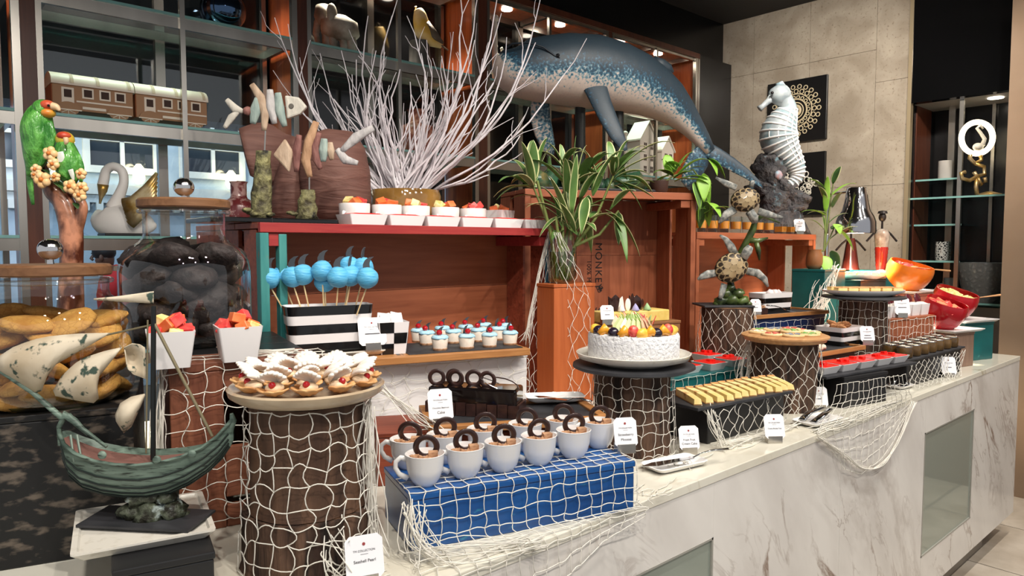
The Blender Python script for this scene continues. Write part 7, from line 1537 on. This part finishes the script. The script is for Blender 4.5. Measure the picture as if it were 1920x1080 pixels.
# ------------------------------------------------------------------ white fishing nets
rn = random.Random(21)
def net(label, rows, nu, nv, r=.00115, jit=.1, skew=0.0, wave=.16, extra=None, diamond=False):
    r *= .82
    rows = [[Vector(p) for p in rw] for rw in rows]
    L_ = [0]
    for a, b in zip(rows[:-1], rows[1:]): L_.append(L_[-1] + max(.001, sum((p - q).length for p, q in zip(a, b)) / len(a)))
    def row_ev(rw, u):
        s_ = max(0, min(1, u)) * (len(rw) - 1); i = min(int(s_), len(rw) - 2); return rw[i].lerp(rw[i + 1], s_ - i)
    def ev(u, v):
        d = v * L_[-1]; i = 0
        while i < len(L_) - 2 and d > L_[i + 1]: i += 1
        f = (d - L_[i]) / (L_[i + 1] - L_[i]); return row_ev(rows[i], u).lerp(row_ev(rows[i + 1], u), f)
    du = 1 / nu; dv = 1 / nv; K = {}
    for j in range(nv + 1):
        for i in range(nu + 1):
            u, v = i * du + rn.uniform(-jit, jit) * du + (.5 * du * (j % 2) if diamond else skew * math.sin(j * .9) * du * .4), j * dv + rn.uniform(-jit, jit) * dv; K[i, j] = (min(1, max(0, u)), min(1, max(0, v)))
    mb = MB()
    def cord(a, b, vert):
        pts = []; w_ = rn.uniform(-1, 1) * wave; n = 5
        for q in range(n):
            s_ = q / (n - 1); u, v = a[0] + (b[0] - a[0]) * s_, a[1] + (b[1] - a[1]) * s_; bl = math.sin(math.pi * s_) * w_
            if vert: u += bl * du
            else: v += bl * .8 * dv
            pts.append(ev(min(1, max(0, u)), min(1, max(0, v))))
        if (pts[0] - pts[-1]).length > 1e-4: mb.tube(pts, r, 4)
    for (i, j), a in K.items():
        if diamond:
            q = (i + 1 if j % 2 else i - 1, j + 1)
            if q in K: cord(a, K[q], True)
        elif (i + 1, j) in K: cord(a, K[i + 1, j], False)
        if (i, j + 1) in K: cord(a, K[i, j + 1], True)
        p = ev(*a); mb.ball(p, r * 1.7, 5, 3)
    if extra: extra(mb)
    o = obj('fishing_net', mb, netm, smooth=180); return tag(o, label, 'net')
def bunch(mb, path, n, spread, r=.0011, tail=None):
    path = [Vector(p) for p in path]
    for k in range(n):
        off = [Vector((rn.gauss(0, 1), rn.gauss(0, 1), rn.gauss(0, .6))) * (spread if not isinstance(spread, list) else spread[min(i, len(spread) - 1)]) for i in range(len(path))]
        P = [p + o for p, o in zip(path, off)]; out = []
        for i in range((len(P) - 1) * 4 + 1):
            s_ = i / 4; a = min(int(s_), len(P) - 2); f = s_ - a; q0, q1, q2, q3 = P[max(a - 1, 0)], P[a], P[a + 1], P[min(a + 2, len(P) - 1)]
            out.append(.5 * (2 * q1 + (q2 - q0) * f + (2 * q0 - 5 * q1 + 4 * q2 - q3) * f * f + (3 * q1 - q0 - 3 * q2 + q3) * f ** 3))
        mb.tube(out, r, 4)
def scribble(mb, c, rx, ry, n, z, r=.001):
    for k in range(n):
        a = rn.uniform(0, 6.28); p = Vector((c[0] + rn.gauss(0, rx * .5), c[1] + rn.gauss(0, ry * .5), z)); out = [p]
        for i in range(7): a += rn.uniform(-1, 1); p = p + Vector((math.cos(a) * rx * .3, math.sin(a) * ry * .3, 0)); p.z = z + rn.uniform(0, .006); out.append(p.copy())
        mb.tube(out, r, 4)
def frow(f, xs_, y, z): return [f(x, y, z) for x in xs_]
W = f_blue.W; X5 = [0, .2, .4, .6, .8, 1.0]
def edge(X, box): return Vector((X, min(.930, box - .008), CT + .004))
boxY = lambda X: 1.057 + (X - .698) * (.914 - 1.057) / (1.164 - .698)
cx = [.64, .76, .88, .99, 1.09, 1.19]
hang = [.895, .845, .815, .835, .872, .905]
net('white fishing net draped over the blue box and the counter edge', [frow(f_blue, [W * u for u in X5], .09, .1078), frow(f_blue, [W * u for u in X5], .0, .1078), frow(f_blue, [W * u for u in X5], -.005, .1), frow(f_blue, [W * u - .0 for u in X5], -.007, .012), [edge(X, boxY(X)) for X in cx], [Vector((X, min(.928, boxY(X) - .006), z)) for X, z in zip([.69, .78, .88, .99, 1.08, 1.18], hang)]], 17, 11, .0013, extra=lambda mb: (bunch(mb, [Vector((.70, 1.05, CT + .09)), Vector((.69, 1.02, CT + .03)), Vector((.74, .975, CT + .006)), Vector((.9, .935, CT + .004))], 26, [.012, .016, .02, .012]), scribble(mb, (1.22, .955), .05, .02, 14, CT + .002)))
def cyl_rows(c, r, z0, z1, a0, a1, n=9, flare=0, k=4):
    ca_ = math.atan2(-c[1], -c[0]); return [[Vector((c[0] + (r + flare * i / k) * math.cos(ca_ + a0 + (a1 - a0) * j / n), c[1] + (r + flare * i / k) * math.sin(ca_ + a0 + (a1 - a0) * j / n), z0 + (z1 - z0) * i / k)) for j in range(n + 1)] for i in range(k + 1)]
ca1 = math.atan2(-cL1.y, -cL1.x)
def rim(c, r, a, z): q = math.atan2(-c.y, -c.x) + a; return Vector((c.x + r * math.cos(q), c.y + r * math.sin(q), z))
rw = cyl_rows(cL1, .107, CT + .283, CT + .11, -1.35, 1.35) + cyl_rows(cL1, .121, CT + .095, CT + .004, -.2, 1.25)
net('white fishing net hanging down the front log', cyl_rows(cL1, .108, CT + .283, CT + .004, -1.3, 1.3, flare=.016), 10, 9, .0013, jit=.2, wave=.3, extra=lambda mb: (bunch(mb, [rim(cL1, .112, 1.15, CT + .28), rim(cL1, .115, 1.05, CT + .2), rim(cL1, .118, 1.1, CT + .1), rim(cL1, .13, 1.0, CT + .02)], 16, [.006, .009, .012, .018]), bunch(mb, [rim(cL1, .118, .3, CT + .08), rim(cL1, .124, .35, CT + .04), rim(cL1, .128, .45, CT + .006), rim(cL1, .15, .8, CT + .004)], 14, .016)))
net('white fishing net around the log under the fruit cake', cyl_rows(cL2, .107, CT + .218, CT + .006, -1.5, 1.5, flare=.012), 12, 7, .0012, jit=.18, wave=.3, extra=lambda mb: scribble(mb, rim(cL2, .15, .9, CT), .05, .03, 14, CT + .003))
net('white fishing net slung around the dark turtle log', cyl_rows(cL3, .106, CT + .305, CT + .006, -1.5, 1.5, flare=.03), 9, 9, .0012, jit=.2, wave=.25, diamond=True)
net('white fishing net around the iced cookie log', cyl_rows(cL4, .116, CT + .22, CT + .006, -1.5, 1.5, flare=.015), 9, 7, .0012, jit=.2, wave=.25, diamond=True, extra=lambda mb: bunch(mb, [rim(cL4, .12, -1.45, CT + .22), rim(cL4, .135, -1.4, CT + .12), rim(cL4, .16, -1.3, CT + .02)], 16, [.006, .014, .025]))
net('white fishing net around the far log under the oval plate', cyl_rows(cL5, .101, CT + .325, CT + .006, -1.4, 1.4, flare=.01), 11, 9, .0012, jit=.15, wave=.2)
W = f_W.W
net('white fishing net over the brown slatted crate', [frow(f_W, [-.01, W * .5, W + .02], .05, .335), frow(f_W, [-.012, W * .5, W + .025], -.004, .333), frow(f_W, [-.012, W * .5, W + .03], -.009, .32), frow(f_W, [-.012, W * .5, W + .04], -.012, .02)], 8, 10, .0012, wave=.3, extra=lambda mb: (bunch(mb, [f_W(.1, .06, .337), f_W(.17, .03, .338), f_W(.24, .01, .337)], 14, .01), bunch(mb, [f_W(-.005, .04, .33), f_W(-.02, -.01, .25), f_W(-.025, -.015, .1)], 16, .008), bunch(mb, [f_W(W + .02, -.008, .2), f_W(W + .03, -.012, .12), f_W(W + .035, -.02, .03)], 10, .007)))
def fpl(f, y): return lambda px, py: onpl(px, py, f(0, y, 0), f.y)
W = f_wht.W
net('white fishing net in front of the white box below the oak board', [frow(f_wht, [-.01, W * .35, W * .7, W], -.008, .23), frow(f_wht, [-.01, W * .35, W * .7, W], -.012, .1), frow(f_wht, [.0, W * .35, W * .7, W], -.02, .03)], 9, 5, .0011, jit=.2, wave=.4, extra=lambda mb: bunch(mb, [f_ok(-.015, .01, .02), f_ok(.01, -.05, -.03), Vector((.93, 1.45, 1.10)), Vector((.925, 1.33, 1.07)), Vector((.95, 1.285, 1.04))], 12, [.006, .012, .012, .012, .02]))
pA, pV = fpl(f_A, -.012), fpl(f_pil, -.006)
pm_ = lambda px, py: aty(px, py, 1.74)
def vrow(y, xs_): return [pA(xs_[0], y), pA(xs_[1], y), pm_(xs_[2], y) if xs_[2] > 1036 else pA(xs_[2], y), pV(xs_[3], y), pV(xs_[4], y)]
net('white fishing net falling from the wide crate over the plant jar box', [vrow(436, (1028, 1032, 1037, 1044, 1050)), vrow(500, (1010, 1022, 1037, 1062, 1085)), vrow(560, (1000, 1018, 1037, 1070, 1106)), vrow(650, (985, 1010, 1037, 1070, 1107)), vrow(745, (975, 1008, 1037, 1070, 1107))], 7, 13, .0011, jit=.2, wave=.35, diamond=True, extra=lambda mb: bunch(mb, [pA(1034, 426), pA(1020, 480), pA(1004, 545), pA(992, 610), pA(986, 640)], 12, [.003, .004, .004, .005, .012]))
W = f_crum.W
net('white fishing net over the black box of tart slices', [frow(f_crum, [-.02, W * .5, W + .02], -.03, .106), frow(f_crum, [-.02, W * .5, W + .03], -.034, .08), frow(f_crum, [-.02, W * .5, W + .03], -.03, .01), frow(f_crum, [-.02, W * .5, W + .03], -.075, .003)], 9, 5, .0012, jit=.2, wave=.35, diamond=True, extra=lambda mb: (bunch(mb, [f_crum(0, -.05, .004), f_crum(.12, -.06, .004), f_crum(.28, -.055, .004), f_crum(.42, -.06, .004)], 16, [.014, .012, .01, .014]), bunch(mb, [f_crum(-.03, -.02, .11), f_crum(-.02, -.04, .06), f_crum(-.02, -.06, .005)], 12, .012)))
W = f_teal.W
net('white fishing net over the low teal box', [frow(f_teal, [0, W * .5, W], -.004, .108), frow(f_teal, [0, W * .5, W], -.006, .01)], 13, 3, .0011)
cx2 = [2.03, 2.2, 2.35, 2.5, 2.64, 2.78]; W = f_bb2.W
net('white fishing net over the black cube box hanging over the counter edge', [[f_bb2(x, -.055, .105) for x in (-.12, -.03, .05, .12, .19, .26)], [f_bb2(x, -.058, .05) for x in (-.14, -.04, .05, .12, .2, .28)], [Vector((X, .932, CT + .004)) for X in cx2], [Vector((X, .927, z)) for X, z in zip([2.12, 2.22, 2.35, 2.48, 2.6, 2.72], (.86, .775, .735, .745, .79, .865))]], 15, 10, .0011, jit=.15, extra=lambda mb: (bunch(mb, [Vector((2.05, .95, CT + .005)), Vector((2.2, .945, CT + .004)), Vector((2.4, .94, CT + .004)), Vector((2.7, .945, CT + .004))], 14, .008), bunch(mb, [Vector((X, .925, z)) for X, z in zip(cx2, (.915, .83, .755, .735, .78, .91))], 8, .005)))
W = f_bb3.W
net('white fishing net over the black box of dessert jars', [frow(f_bb3, [-.03, W * .5, W], -.016, .1), frow(f_bb3, [-.03, W * .5, W * .9], -.02, .03), frow(f_bb3, [-.03, W * .4, W * .75], -.05, .004)], 13, 7, .0011, jit=.2, wave=.2, diamond=True)
W = f_orb.W
net('white fishing net over the orange box of dessert pots', [frow(f_orb, [0, W * .5, W], -.004, .235), frow(f_orb, [0, W * .5, W], -.006, .06)], 12, 5, .0011, jit=.2)
W = f_nvy.W
net('white fishing net in front of the navy box', [frow(f_nvy, [0, W * .5, W], -.006, .235), frow(f_nvy, [0, W * .5, W], -.01, .06)], 11, 5, .001, jit=.2)
mb = MB(); Pq = Vector((3.3, 1.6, 0))
bunch(mb, [facing(1560, 500, Pq + FWD * .25), facing(1548, 545, Pq + FWD * .15), facing(1532, 590, Pq), facing(1518, 630, Pq - FWD * .1), facing(1508, 655, Pq - FWD * .15)], 46, [.02, .026, .028, .03, .03], .0012)
o = obj('fishing_net', mb, netm, smooth=180); tag(o, 'bunched white fishing net at the right end of the orange crate', 'net')
